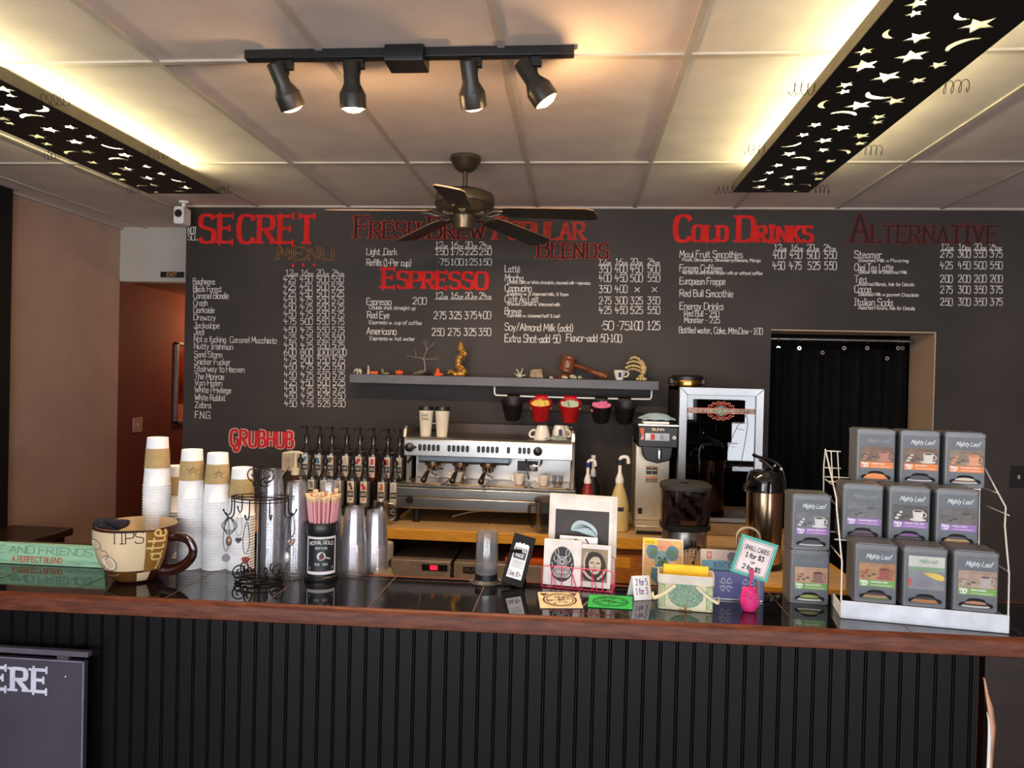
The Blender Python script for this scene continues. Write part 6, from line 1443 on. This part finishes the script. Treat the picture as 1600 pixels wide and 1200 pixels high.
make('side_switch', MB().box(-.085, -.063, .094, .0998, .085, .118), BLACK, parent=cb)
solo('paper_pad', MB().box(-.075, .062, -.01, .12, .0005, .012), PAPER, 'thin stack of white papers on top of the coffee brewer', 'papers', (bX, 4.07, CZ+.598))
rag('folded_towel', 'pale blue folded towel on the papers on the coffee brewer', (bX+.005, 4.135, CZ+.612), .19, .14, .055, (160, 184, 192), 5)

# ---- glass-door fridge
fX0, fX1 = at(1060, 700, 4.06).x, at(1192, 700, 4.06).x; fW = (fX1-fX0)/2; FH = .818-.015
fr_ = thing('glass_door_fridge', 'countertop fridge with a steel-framed dark glass door', 'fridge', ((fX0+fX1)/2, 4.06, CZ))
make('cabinet', MB().box(-fW, -fW+.02, .05, .50, .002, FH).box(fW-.02, fW, .05, .50, .002, FH).box(-fW, fW, .05, .50, FH-.02, FH).box(-fW, fW, .05, .50, .002, .03).box(-fW, fW, .48, .50, .002, FH), BLACKMAT, parent=fr_)
dr = MB()
b_ = .042
for q in ([(-fW, .075), (-fW+b_, .075+b_*.5), (-fW+b_, FH-b_), (-fW, FH)], [(fW, .075), (fW, FH), (fW-b_, FH-b_), (fW-b_, .075+b_*.5)], [(-fW, FH), (-fW+b_, FH-b_), (fW-b_, FH-b_), (fW, FH)], [(-fW, .075), (fW, .075), (fW-b_, .075+b_*.5), (-fW+b_, .075+b_*.5)]):
    dr.prism(q, -.045, -.0, 0, RX)
do = make('door_frame', dr, mat('door_steel', (150, 150, 152), .34, .9, vary=.05, scale=3), parent=fr_, bevel=.002)
make('glass_pane', MB().box(-fW+b_-.004, fW-b_+.004, .012, .018, .09, FH-b_+.004), DARKGLASS, parent=do)
gz = FH-.125
dfm = lambda q: Vector((q.x, .0112-q.z, q.y+gz))
def badge(mb):
    pts = []
    for k in range(32):
        a = 2*pi*k/32; r = 1.0 if k % 2 else .86; pts.append((r*.082*math.cos(a), r*.052*math.sin(a)))
    mb.ribbon(pts, .0035, 0, .0006, None, True); mb.ribbon([(x*.82, y*.82) for x, y in pts], .0025, 0, .0006, None, True)
    o = [(-.185, -.013), (.185, -.013), (.20, 0), (.185, .013), (-.185, .013), (-.20, 0)]
    mb.poly(o, .0010, 1); mb.ribbon(o, .0025, 0, .0014, None, True)
    mb.poly([(-.05, 0), (0, .030), (.05, 0), (0, -.030)], .0012, 2); mb.ribbon([(-.06, 0), (0, .038), (.06, 0), (0, -.038)], .003, 0, .0020, None, True)
    write(mb, 'REFRESHMENTS', -.172, -.0085, .016, .344, .0024, 3, .0026)
draw(do, 'door_emblem', [paint((220, 110, 84), .4), paint((110, 92, 86), .4), paint((96, 120, 104), .4), paint((206, 190, 170), .4)], badge, dfm)
make('foot_panel', MB().box(-fW, fW, .01, .05, .002, .070), mat('tan_metal', (150, 124, 88), .4, .6), parent=fr_, bevel=.003)
make('latch', MB().ball((-.10, .008, .036), .010, 10), mat('brass', (170, 126, 60), .3, .9), parent=fr_)
sh_ = MB()
for z in (.32, .54):
    for k in range(12): sh_.cyl((-fW+.02+k*(2*fW-.04)/11, .06, z), (-fW+.02+k*(2*fW-.04)/11, .47, z), .002, n=5)
    sh_.cyl((-fW+.02, .06, z), (fW-.02, .06, z), .003, n=6)
make('wire_shelf', sh_, STEELD, parent=fr_)
fO = fr_.location
for i, (x, z, lab) in enumerate(((-.10, .322, 'left'), (-.02, .322, 'middle'), (.06, .322, 'right'))):
    t = thing('drink_can', 'dark drink can with a green mark in the fridge, %s of the shelf' % lab, 'can', (fO.x+x, fO.y+.12, CZ+z), 0, 'cans in the fridge')
    make('body', MB().lathe([(0, .002), (.026, 0), (.031, .006), (.031, .145), (.026, .155), (.024, .155), (.024, .152), (0, .152)], 24), paint((26, 26, 28), .3, .6), parent=t)
    mb = MB(); 
    for k in range(3): mb.ribbon(smooth_pts([(-.012+.012*k, .12), (-.013+.012*k, .09), (-.010+.012*k, .05)]), .005)
    mb.warp(lambda q: Vector(((.0318+q.z)*math.sin(q.x/.031), -(.0318+q.z)*math.cos(q.x/.031), q.y))); make('mark', mb, paint((110, 170, 40), .4), parent=t, normals=False)
for x, lab in ((.075, 'left'), (.125, 'middle'), (.170, 'right')):
    solo('drinking_glass', MB().lathe([(0, .001), (.020, 0), (.021, .004), (.024, .15), (.023, .15), (.0195, .01), (0, .008)], 24), GLASS, 'tall clear glass at the foot of the fridge, %s one' % lab, 'glass', (fO.x+x-.02, fO.y+.09, CZ+.031), group='glasses in the fridge')
gp_ = at(1073, 592, 4.30)
pn = thing('gold_tin', 'low dark pan with shiny gold side standing on the fridge top', 'pan', (gp_.x, 4.30, CZ+FH))
make('body', MB().lathe([(0, .001), (.080, 0), (.084, .004), (.088, .042), (.086, .046), (.08, .046), (0, .044)], 40), mat('gold_metal', (190, 150, 80), .22, 1.0, vary=.1), parent=pn)
make('lid_band', MB().lathe([(.0885, .038), (.093, .038), (.093, .056), (.085, .066), (0, .068)], 40), BLACK, parent=pn)
for s in (-1, 1): make('side_handle', MB().box(s*.082-.02, s*.082+.02, -.035, .035, .012, .05), BLACK, parent=pn, bevel=.006)

# ---- grinder, airpot, blender jar
gX = at(1070, 800, 3.42).x
gr = thing('coffee_grinder', 'coffee grinder with a smoky black bean hopper and steel body', 'grinder', (gX, 3.42, CZ))
make('body', MB().lathe([(0, .001), (.098, 0), (.101, .004), (.101, .157), (.097, .165), (0, .165)], 44), STEEL, parent=gr)
def sq(r, n=40, e=3.2): return [(r*math.copysign(abs(math.cos(2*pi*k/n))**(2/e), math.cos(2*pi*k/n)), r*math.copysign(abs(math.sin(2*pi*k/n))**(2/e), math.sin(2*pi*k/n))) for k in range(n)]
def sqloft(sections, m, name, par):
    mb = MB(); vs = []; n = 40
    for r, z in sections: vs += [(x, y, z) for x, y in sq(max(r, .0005), n)]
    mb.add(vs, [tuple(range(n-1, -1, -1)), tuple(range((len(sections)-1)*n, len(sections)*n))]+[(i*n+k, i*n+(k+1) % n, (i+1)*n+(k+1) % n, (i+1)*n+k) for i in range(len(sections)-1) for k in range(n)]); return make(name, mb, m, parent=par)
sqloft([(.108, .166), (.112, .169), (.112, .187), (.106, .191)], BLACK, 'hopper_base', gr)
sqloft([(.104, .192), (.108, .197), (.110, .340), (.110, .345)], mat('smoky_hopper', (30, 22, 24), .12, vary=.5, scale=40, spec=.7), 'hopper', gr)
ld_ = sqloft([(.113, .3455), (.114, .350), (.114, .364), (.097, .373), (.092, .374)], mat('lid_grey', (46, 48, 48), .5), 'hopper_lid', gr)
make('lid_knob', MB().lathe([(.016, 0), (.018, .004), (.012, .006), (0, .005)], 18, 0, Matrix.Translation((-.01, -.03, .374))), BLACK, parent=ld_)
fg = lambda q: Vector(((.1018+q.z)*math.sin((q.x+.028)/.101), -(.1018+q.z)*math.cos((q.x+.028)/.101), q.y))
draw(gr, 'brand_lettering', paint((110, 108, 108), .5), lambda mb: write(mb, 'BALI', -.01, .138, .018, .046, .0022), fg)
em_ = draw(gr, 'round_emblem', BLACK, lambda mb: (mb.poly([(-.052, .038), (.0, .02), (.052, .038), (.060, .064), (.045, .088), (.022, .098), (-.022, .098), (-.045, .088), (-.060, .064)], .0004), mb.ribbon([(-.006, .096), (-.006, .124)], .006, 0, .0004), mb.ribbon([(.010, .096), (.010, .124)], .006, 0, .0004), mb.ribbon(arc(0, .044, .061, .45, 2.7, 16), .006, 0, .0006)), fg)
def thr(mb):
    lay = MB(); write(lay, 'THROAT', -.050, .060, .030, .100, .0040); lay.v = [(x, y-4*x*x, z) for x, y, z in lay.v]; mb.add(lay.v, lay.f); write(mb, 'COFFEE', -.026, .036, .014, .052, .002)
draw(em_, 'emblem_lettering', paint((190, 186, 182), .5), thr, lambda q: fg(q+Vector((0, 0, .0012))))
aX = at(1194, 790, 3.42).x
ap = thing('airpot', 'steel airpot with a black pump lid and lever on the return counter', 'airpot', (aX, 3.42, CZ))
BRZ = mat('warm_steel', (190, 160, 128), .2, 1.0, vary=.04)
make('body', MB().lathe([(0, .001), (.074, 0), (.076, .004), (.076, .293), (.074, .30), (0, .30)], 44), BRZ, parent=ap)
make('foot', MB().lathe([(.0765, .001), (.079, .002), (.079, .02), (.0765, .022)], 44), BLACK, parent=ap)
cl_ = make('lid', MB().lathe([(.0765, .288), (.080, .292), (.079, .322), (.072, .350), (.060, .364), (.03, .37), (0, .372)], 40), mat('gloss_black', (14, 13, 14), .10, spec=.7), parent=ap)
make('spout', MB().tube([(-.055, -.05, .318), (-.085, -.075, .322), (-.10, -.085, .312), (-.102, -.087, .296)], [.017, .014, .012, .011], 12), bpy.data.materials['gloss_black'], parent=ap)
make('lever', MB().tube(smooth_pts([(.03, .0, .372), (-.01, -.01, .40), (-.03, -.02, .408)]), .006, 8), CHROME, parent=ap)
make('carry_handle', MB().tube(smooth_pts([(-.055, 0, .425), (-.03, 0, .415), (.03, .0, .405), (.070, .0, .38), (.086, .0, .33), (.086, .0, .285)]), .0065, 10), bpy.data.materials['gloss_black'], parent=ap)
ap.scale = (1.04, 1.04, 1.2)
make('handle_hinge', MB().ball((.068, -.004, .372), .009, 10).ball((.040, -.004, .385), .007, 10), CHROME, parent=ap)
jX = at(850, 850, 3.30).x
bj = thing('blender_jar', 'clear blender jug with a handle behind the art print', 'blender', (jX, 3.96, CZ))
bj.location.x = at(852, 820, 3.96).x
make('jar', MB().lathe([(0, .002), (.045, .0), (.048, .004), (.058, .16), (.060, .165), (.057, .165), (.045, .01), (0, .008)], 32), GLASS, parent=bj)
make('jar_handle', MB().tube(smooth_pts([(-.052, -.01, .15), (-.09, -.015, .155), (-.085, -.015, .08), (-.070, -.015, .03), (-.048, -.01, .03)]), .007, 8, flat=1.5), clear('handle_plastic', (196, 176, 150), .10, .2, .5), parent=bj)
make('jar_lid', MB().lathe([(0, .163), (.061, .166), (.063, .170), (.060, .186), (.03, .19), (0, .19)], 28), paint((70, 56, 48), .5), parent=bj)
# ================================================================ the wall shelf and what stands on it
SX0, SX1, SY, SZ = -1.40, .493, 4.45, 1.752
shm = mat('shelf_paint', (86, 86, 92), .45, vary=.06, scale=5)
zl, zr = at(545, 588, SY).z, at(1030, 592.5, SY).z; SZ = (zl+zr)/2+.002
solo('wall_shelf', MB().box(SX0, SX1, SY, WALL-.0005, SZ-.055, SZ), shm, 'long dark grey shelf on the blackboard wall', 'shelf', bevel=.003)
bl_ = thing('bucket_rail', 'white tube rail under the shelf carrying small buckets', 'rail', (0, SY+.03, SZ-.055))
xa, xb = at(772, 605, SY).x, at(1019, 610, SY).x; rzz = -.058
make('tube', MB().tube(smooth_pts([(xa, 0, -.0005), (xa, 0, rzz+.012), (xa+.012, 0, rzz), (xb-.012, 0, rzz), (xb, 0, rzz+.012), (xb, 0, -.0005)], False, 1), .0052, 10), WHITE, parent=bl_)
RB = mat('red_bucket', (196, 22, 30), .42, vary=.03); BB = mat('black_bucket', (24, 20, 20), .5, vary=.05)
PK = {'yellow': (226, 196, 90), 'green': (176, 196, 166), 'pink': (222, 110, 150)}
for u, m, pk, lab in ((801, BB, None, 'empty black bucket, leftmost under the shelf'), (845, RB, 'yellow', 'red bucket of yellow sugar packets under the shelf'), (891, RB, 'green', 'red bucket of pale green packets under the shelf'),
                      (940, BB, 'pink', 'black bucket of pink packets under the shelf'), (977, BB, None, 'empty black bucket, rightmost under the shelf')):
    x = at(u, 625, SY-.05).x; zt = SZ-.055+rzz-.030
    t = thing('rail_bucket', lab, 'bucket', (x, SY-.055, zt), 0, 'buckets on the rail')
    r0_, r1_, h_ = .066, .047, .112
    TL = Matrix.Rotation(math.radians(22), 4, 'X')
    make('pail', MB().lathe([(0, -h_+.003), (r1_-.003, -h_), (r1_, -h_+.004), (r0_, -.004), (r0_+.003, 0), (r0_, .001), (r0_-.004, -.004), (r1_-.004, -h_+.008), (0, -h_+.008)], 36, 0, TL), m, parent=t)
    make('hanging_tab', MB().grid(lambda a, b: Vector(((a-.5)*.075, .056+.026*b, .020+.022*b)), 4, 2).grid(lambda a, b: Vector(((a-.5)*.07, .082+.012*b, .042-.012*b*b)), 4, 3), m, parent=t).modifiers.new('t', 'SOLIDIFY').thickness = .003
    if pk:
        rnd = random.Random(int(u)); first = None
        for k in range(11):
            if first is None:
                first = solo('sugar_packet', MB().add([(-.018, 0, -.026), (.018, 0, -.026), (.018, 0, .026), (-.018, 0, .026), (-.016, -.003, 0), (.016, -.003, 0), (-.016, .003, 0), (.016, .003, 0)], [(0, 1, 5, 4), (4, 5, 2, 3), (1, 0, 6, 7), (7, 6, 3, 2), (0, 4, 6), (4, 3, 6), (1, 7, 5), (5, 7, 2)]), paint(PK[pk], .7), '%s paper packet standing in the %s bucket under the shelf' % (pk, 'red' if m is RB else 'black'), 'packet', group='%s packets in a bucket' % pk); o = first
            else: o = dup(first)
            a = k/10; o.location = (x-.040+.080*a+rnd.uniform(-.004, .004), SY-.058+rnd.uniform(-.012, .020), zt-.026+.008*math.sin(pi*a)+rnd.uniform(0, .010)); o.rotation_euler = (rnd.uniform(-.5, .1), rnd.uniform(-.5, .5), rnd.uniform(-.5, .5))
def sp(u, y=SY+.09): return Vector((at(u, 585, y).x, y, SZ))
# little figures, left to right
BONE = mat('bone', (196, 192, 168), .6, vary=.1, scale=40); ORG = mat('orange_clay', (226, 92, 36), .6, vary=.06, scale=30); OLDW = mat('grey_driftwood', (120, 108, 92), .8, vary=.2, scale=30)
f1 = thing('animal_figurine', 'tiny pale elephant-like figure at the left end of the shelf', 'figurine', sp(561))
make('body', MB().ball((0, 0, .022), .014, 14, 0, (1.3, .8, .9)).ball((-.018, 0, .026), .009, 12).tube([(-.024, 0, .026), (-.031, 0, .018), (-.033, 0, .006)], [.005, .004, .003], 8), BONE, parent=f1)
for x in (-.010, .012):
    for y in (-.006, .006): make('leg', MB().cyl((x, y, 0), (x, y, .018), .0048, n=8), BONE, parent=f1)
for s in (-1, 1): make('ear', MB().ball((-.014, s*.009, .027), .007, 10, 0, (.7, .4, 1)), BONE, parent=f1)
f2 = thing('standing_figurine', 'tiny pale standing figure next to the elephant figure', 'figurine', sp(575.5))
make('body', MB().lathe([(0, 0), (.011, 0), (.011, .008), (.007, .012), (.009, .028), (.006, .035), (.004, .037), (.008, .045), (.006, .052), (0, .054)], 14), BONE, parent=f2)
f3 = thing('orange_block', 'small orange-red clay brick on the shelf', 'block', sp(585)); make('block', MB().box(-.024, .024, -.012, .012, .0004, .020), ORG, parent=f3, bevel=.003)
f4 = thing('reclining_figurine', 'tiny olive figure lying with two raised horns on the shelf', 'figurine', sp(600))
make('body', MB().ball((.012, 0, .008), .008, 12, 0, (3.0, .9, .9)).ball((-.010, 0, .016), .008, 12), paint((140, 130, 96), .7), parent=f4)
for s in (-.014, -.006): make('horn', MB().cyl((s, 0, .020), (s-.001, 0, .036), .002, .001, n=6), BONE, parent=f4)
f5 = thing('orange_animal', 'small orange clay animal on the shelf left of the twig tree', 'figurine', sp(624))
make('body', MB().ball((0, 0, .017), .013, 14, 0, (1.6, .9, 1)).ball((-.016, -.006, .018), .009, 12).ball((.016, -.004, .016), .010, 12).ball((.002, -.008, .028), .006, 10), ORG, parent=f5)
for x in (-.016, .0, .016): make('foot', MB().ball((x, -.006, .0055), .0055, 8), ORG, parent=f5)
# bare twig tree with driftwood and dark stone
tw_ = thing('twig_tree', 'bare little twig tree on a driftwood base on the shelf', 'ornament', sp(662))
def branch(mb, p, d, L, r, depth, rnd):
    q = p+d*L; mid = p+d*L*.5+Vector((rnd.uniform(-1, 1), rnd.uniform(-.4, .4), rnd.uniform(-1, 1)))*L*.10
    mb.tube([p, mid, q], [r, r*.85, r*.6], 6)
    if depth: 
        for k in range(2 if depth < 3 else 3):
            nd = (d+Vector((rnd.uniform(-1.1, 1.1), rnd.uniform(-.4, .4), rnd.uniform(-.25, .7)))*.9).normalized(); branch(mb, q, nd, L*rnd.uniform(.55, .85), r*.6, depth-1, rnd)
mb = MB(); rnd = random.Random(23)
mb.tube([(.003, 0, .018), (.008, 0, .05), (.004, 0, .08), (-.004, 0, .108)], [.0045, .0038, .0034, .003], 8)
branch(mb, Vector((-.003, 0, .10)), Vector((-.95, 0, .25)).normalized(), .050, .0026, 2, rnd); branch(mb, Vector((-.003, 0, .104)), Vector((.35, 0, .95)).normalized(), .052, .0026, 3, rnd); branch(mb, Vector((-.001, 0, .098)), Vector((.95, 0, .12)).normalized(), .046, .0022, 2, rnd)
make('branches', mb, mat('pale_twig', (150, 134, 112), .8, vary=.15, scale=60), parent=tw_)
make('driftwood', MB().tube([(-.066, 0, .008), (-.045, 0, .014), (-.02, 0, .022), (.012, 0, .018), (.03, 0, .010)], [.005, .010, .013, .014, .007], 10), OLDW, parent=tw_)
make('dark_stone', MB().ball((.024, -.012, .012), .014, 14, 0, (2.0, .9, .85)), BLACKMAT, parent=tw_)
f6 = thing('orange_cone', 'orange clay figure with a pointed top right of the twig tree', 'figurine', sp(684))
make('body', MB().lathe([(0, 0), (.024, 0), (.025, .006), (.016, .018), (.013, .03), (.012, .038), (.006, .046), (.0, .054)], 16).ball((.026, -.008, .009), .010, 10).ball((-.012, -.012, .008), .009, 10), ORG, parent=f6)
# golden dragon: coiled body, raised ribbed neck, spiny head
DG = mat('old_gold', (176, 128, 58), .4, .5, vary=.2, scale=60)
dg_ = thing('dragon_statue', 'golden carved dragon rearing up from its coiled body on the shelf', 'statue', sp(718))
sp_ = smooth_pts([(-.075, 0, .012), (-.06, .006, .034), (-.038, 0, .020), (-.03, -.01, .010), (.0, -.012, .014), (.028, -.006, .018), (.030, .004, .036), (.006, .006, .045), (-.010, .002, .06), (-.008, 0, .10), (.004, 0, .125), (.014, 0, .145)], False, 2)
rs = [.005+.016*min(1, i/len(sp_)*2.2)*(1-.35*max(0, i/len(sp_)-.6)) for i in range(len(sp_))]; rs = [r*(1+.12*math.sin(i*1.9)) for i, r in enumerate(rs)]
make('body', MB().tube(sp_, rs, 10), DG, parent=dg_)
make('head', MB().tube([(.004, 0, .148), (.016, -.004, .155), (.034, -.010, .146), (.044, -.012, .136)], [.012, .014, .010, .006], 10).tube([(.018, -.004, .142), (.032, -.010, .132), (.038, -.012, .126)], [.007, .006, .003], 8), DG, parent=dg_)
mb = MB(); rnd = random.Random(9)
for k in range(52):
    i = int(len(sp_)*.12+k*len(sp_)*.85/52); p = Vector(sp_[min(i, len(sp_)-1)]); mb.cyl(p, p+Vector((rnd.choice((-1, -1, .8))*.020+rnd.uniform(-.006, .006), rnd.uniform(-.016, .006), .012+rnd.uniform(-.004, .010))), .0035, .0004, n=6)
make('spines', mb, DG, parent=dg_)
mb = MB()
for k in range(12): mb.cyl((.002+.003*k*.4, 0, .155), (-.022+.0055*k, rnd.uniform(-.012, .012), .186+.034*math.sin(k*.36)), .006, .0006, n=6)
make('crest', mb, DG, parent=dg_)
make('beard', MB().tube(smooth_pts([(.026, -.010, .130), (.030, -.012, .115), (.024, -.010, .105)]), .0022, 6), DG, parent=dg_)
make('claw', MB().tube([(.0, -.010, .07), (.022, -.016, .06), (.03, -.018, .045)], [.006, .005, .002], 8), DG, parent=dg_)
# right part of the shelf
at_ = thing('antler_piece', 'small pale antler-like bone with four points on the shelf', 'ornament', sp(812))
def bone(pts, r): return MB().tube(smooth_pts(pts), r, 8)
make('base', MB().ball((0, 0, .011), .011, 12, 0, (1.6, 1, 1)), BONE, parent=at_)
for pts in ([(0, 0, .012), (-.018, 0, .018), (-.034, 0, .026)], [(0, 0, .016), (-.010, 0, .036), (-.018, 0, .052), (-.024, 0, .05)], [(.004, 0, .016), (.012, 0, .04), (.018, 0, .062)], [(.004, 0, .010), (.022, 0, .014), (.038, 0, .020)]):
    q = smooth_pts(pts); make('point', MB().tube(q, [.006*(1-.75*i/(len(q)-1)) for i in range(len(q))], 8), BONE, parent=at_)
rk_ = thing('rock_piece', 'blocky tan rock standing on the shelf left of the gavel', 'rock', sp(839))
make('stone', MB().add([(-.045, -.03, .0005), (.040, -.03, .0005), (.044, .03, .0005), (-.04, .03, .0005), (-.040, -.026, .052), (.030, -.024, .060), (.034, .026, .056), (-.034, .026, .058)], [(0, 3, 2, 1), (4, 5, 6, 7), (0, 1, 5, 4), (1, 2, 6, 5), (2, 3, 7, 6), (3, 0, 4, 7)]), mat('tan_rock', (150, 130, 108), .85, vary=.15, scale=40, bump=.5, bscale=60), parent=rk_, bevel=.008)
for i, (u, s_, lab) in enumerate(((861, 1.0, 'left of the gavel base'), (882, 1.5, 'in front of the gavel base'), (895, 2.1, 'tallest, under the gavel handle'), (906, 1.6, 'rightmost, under the gavel handle'))):
    solo('shell_piece', MB().ball((0, 0, .007*s_), .008*s_, 9, 0, (1.5, .8, .85)).ball((.008*s_, -.002, .005*s_), .0055*s_, 7, 0, (1.2, 1, .9)), BONE, 'pale shell or bone chip on the shelf, %s' % lab, 'shell', sp(u, SY+.04), rz=.4*i, group='bone chips by the gavel')
GW = mat('gavel_wood', (120, 62, 34), .35, vary=.12, scale=10, stretch=(1, 1, 5), coat=.3)
gb = sp(882, SY+.12)
solo('gavel_block', MB().lathe([(0, .0005), (.045, .0005), (.047, .006), (.044, .024), (.038, .030), (0, .030)], 32), GW, 'round dark wood sounding block under the gavel', 'gavel block', gb)
ga = thing('gavel', 'large brown wooden gavel resting on its block with the handle sloping right', 'gavel', (gb.x, gb.y, SZ+.031))
hx = Matrix.Translation((.006, 0, .010)) @ Matrix.Rotation(math.radians(15), 4, 'Y')
make('head', MB().lathe([(0, 0), (.044, .0), (.047, .005), (.047, .020), (.044, .024), (.047, .028), (.045, .05), (.047, .072), (.044, .077), (.047, .081), (.047, .098), (.042, .104), (0, .106)], 36, 0, hx), GW, parent=ga)
h0_, h1_ = hx @ Vector((.04, 0, .060)), Vector((.262, -.03, -.014))
dv = h1_-h0_; Lh = dv.length; pr_ = [(0, 0), (.012, .0)]
for k in range(9): pr_ += [(.013, .012+.010*k), (.0165, .016+.010*k), (.013, .020+.010*k)]
pr_ += [(.016, .112), (.019, .118), (.015, .126), (.017, .15), (.021, Lh-.03), (.022, Lh-.022), (.018, Lh-.016), (.018, Lh-.006), (.012, Lh), (0, Lh)]
make('handle', MB().lathe(pr_, 24, 0, Matrix.Translation(h0_) @ dv.to_track_quat('Z', 'Y').to_matrix().to_4x4()), GW, parent=ga)
espresso_cup(tuple(sp(968, SY+.07)), 'white espresso cup with a dark logo on the shelf beside the gavel', 0, 1.08, False, True, 'small white espresso cups')
# skeleton hand standing on its wrist
BN = mat('old_bone', (206, 180, 124), .55, vary=.12, scale=40)
hk = thing('skeleton_hand', 'yellowed skeleton hand standing on its wrist at the shelf end', 'ornament', sp(1001, SY+.08))
for i in range(7): 
    a = 2*pi*i/7; make('wrist_bone', MB().ball((.024*math.cos(a)+.004, .018*math.sin(a), .010), .0105, 10), BN, parent=hk)
make('carpal', MB().ball((.004, 0, .026), .015, 14, 0, (1.15, .9, .9)).ball((.012, 0, .042), .012, 12), BN, parent=hk)
def bones(name, P, r):
    mb = MB()
    for p, q in zip(P, P[1:]):
        p, q = Vector(p), Vector(q); mb.tube([p, p.lerp(q, .14), p.lerp(q, .5), p.lerp(q, .86), q], [r*.6, r, r*.6, r*.95, r*.6], 8)
    make(name, mb, BN, parent=hk)
for y, P in ((-.020, [(.012, .040), (.010, .085), (-.010, .128), (-.036, .142), (-.058, .138), (-.070, .128)]), (-.008, [(.016, .040), (.016, .080), (-.006, .108), (-.040, .118), (-.072, .112), (-.088, .100)]),
             (.005, [(.019, .040), (.018, .064), (-.010, .085), (-.042, .092), (-.074, .086), (-.092, .074)]), (.016, [(.020, .040), (.010, .052), (-.018, .066), (-.044, .072), (-.068, .068), (-.080, .060)])):
    bones('finger', [(x, y*(1+.3*k*.2), z) for k, (x, z) in enumerate(P)], .0088)
bones('thumb', [(.020, -.010, .042), (.026, -.022, .075), (.012, -.030, .105), (-.004, -.032, .124)], .0088)
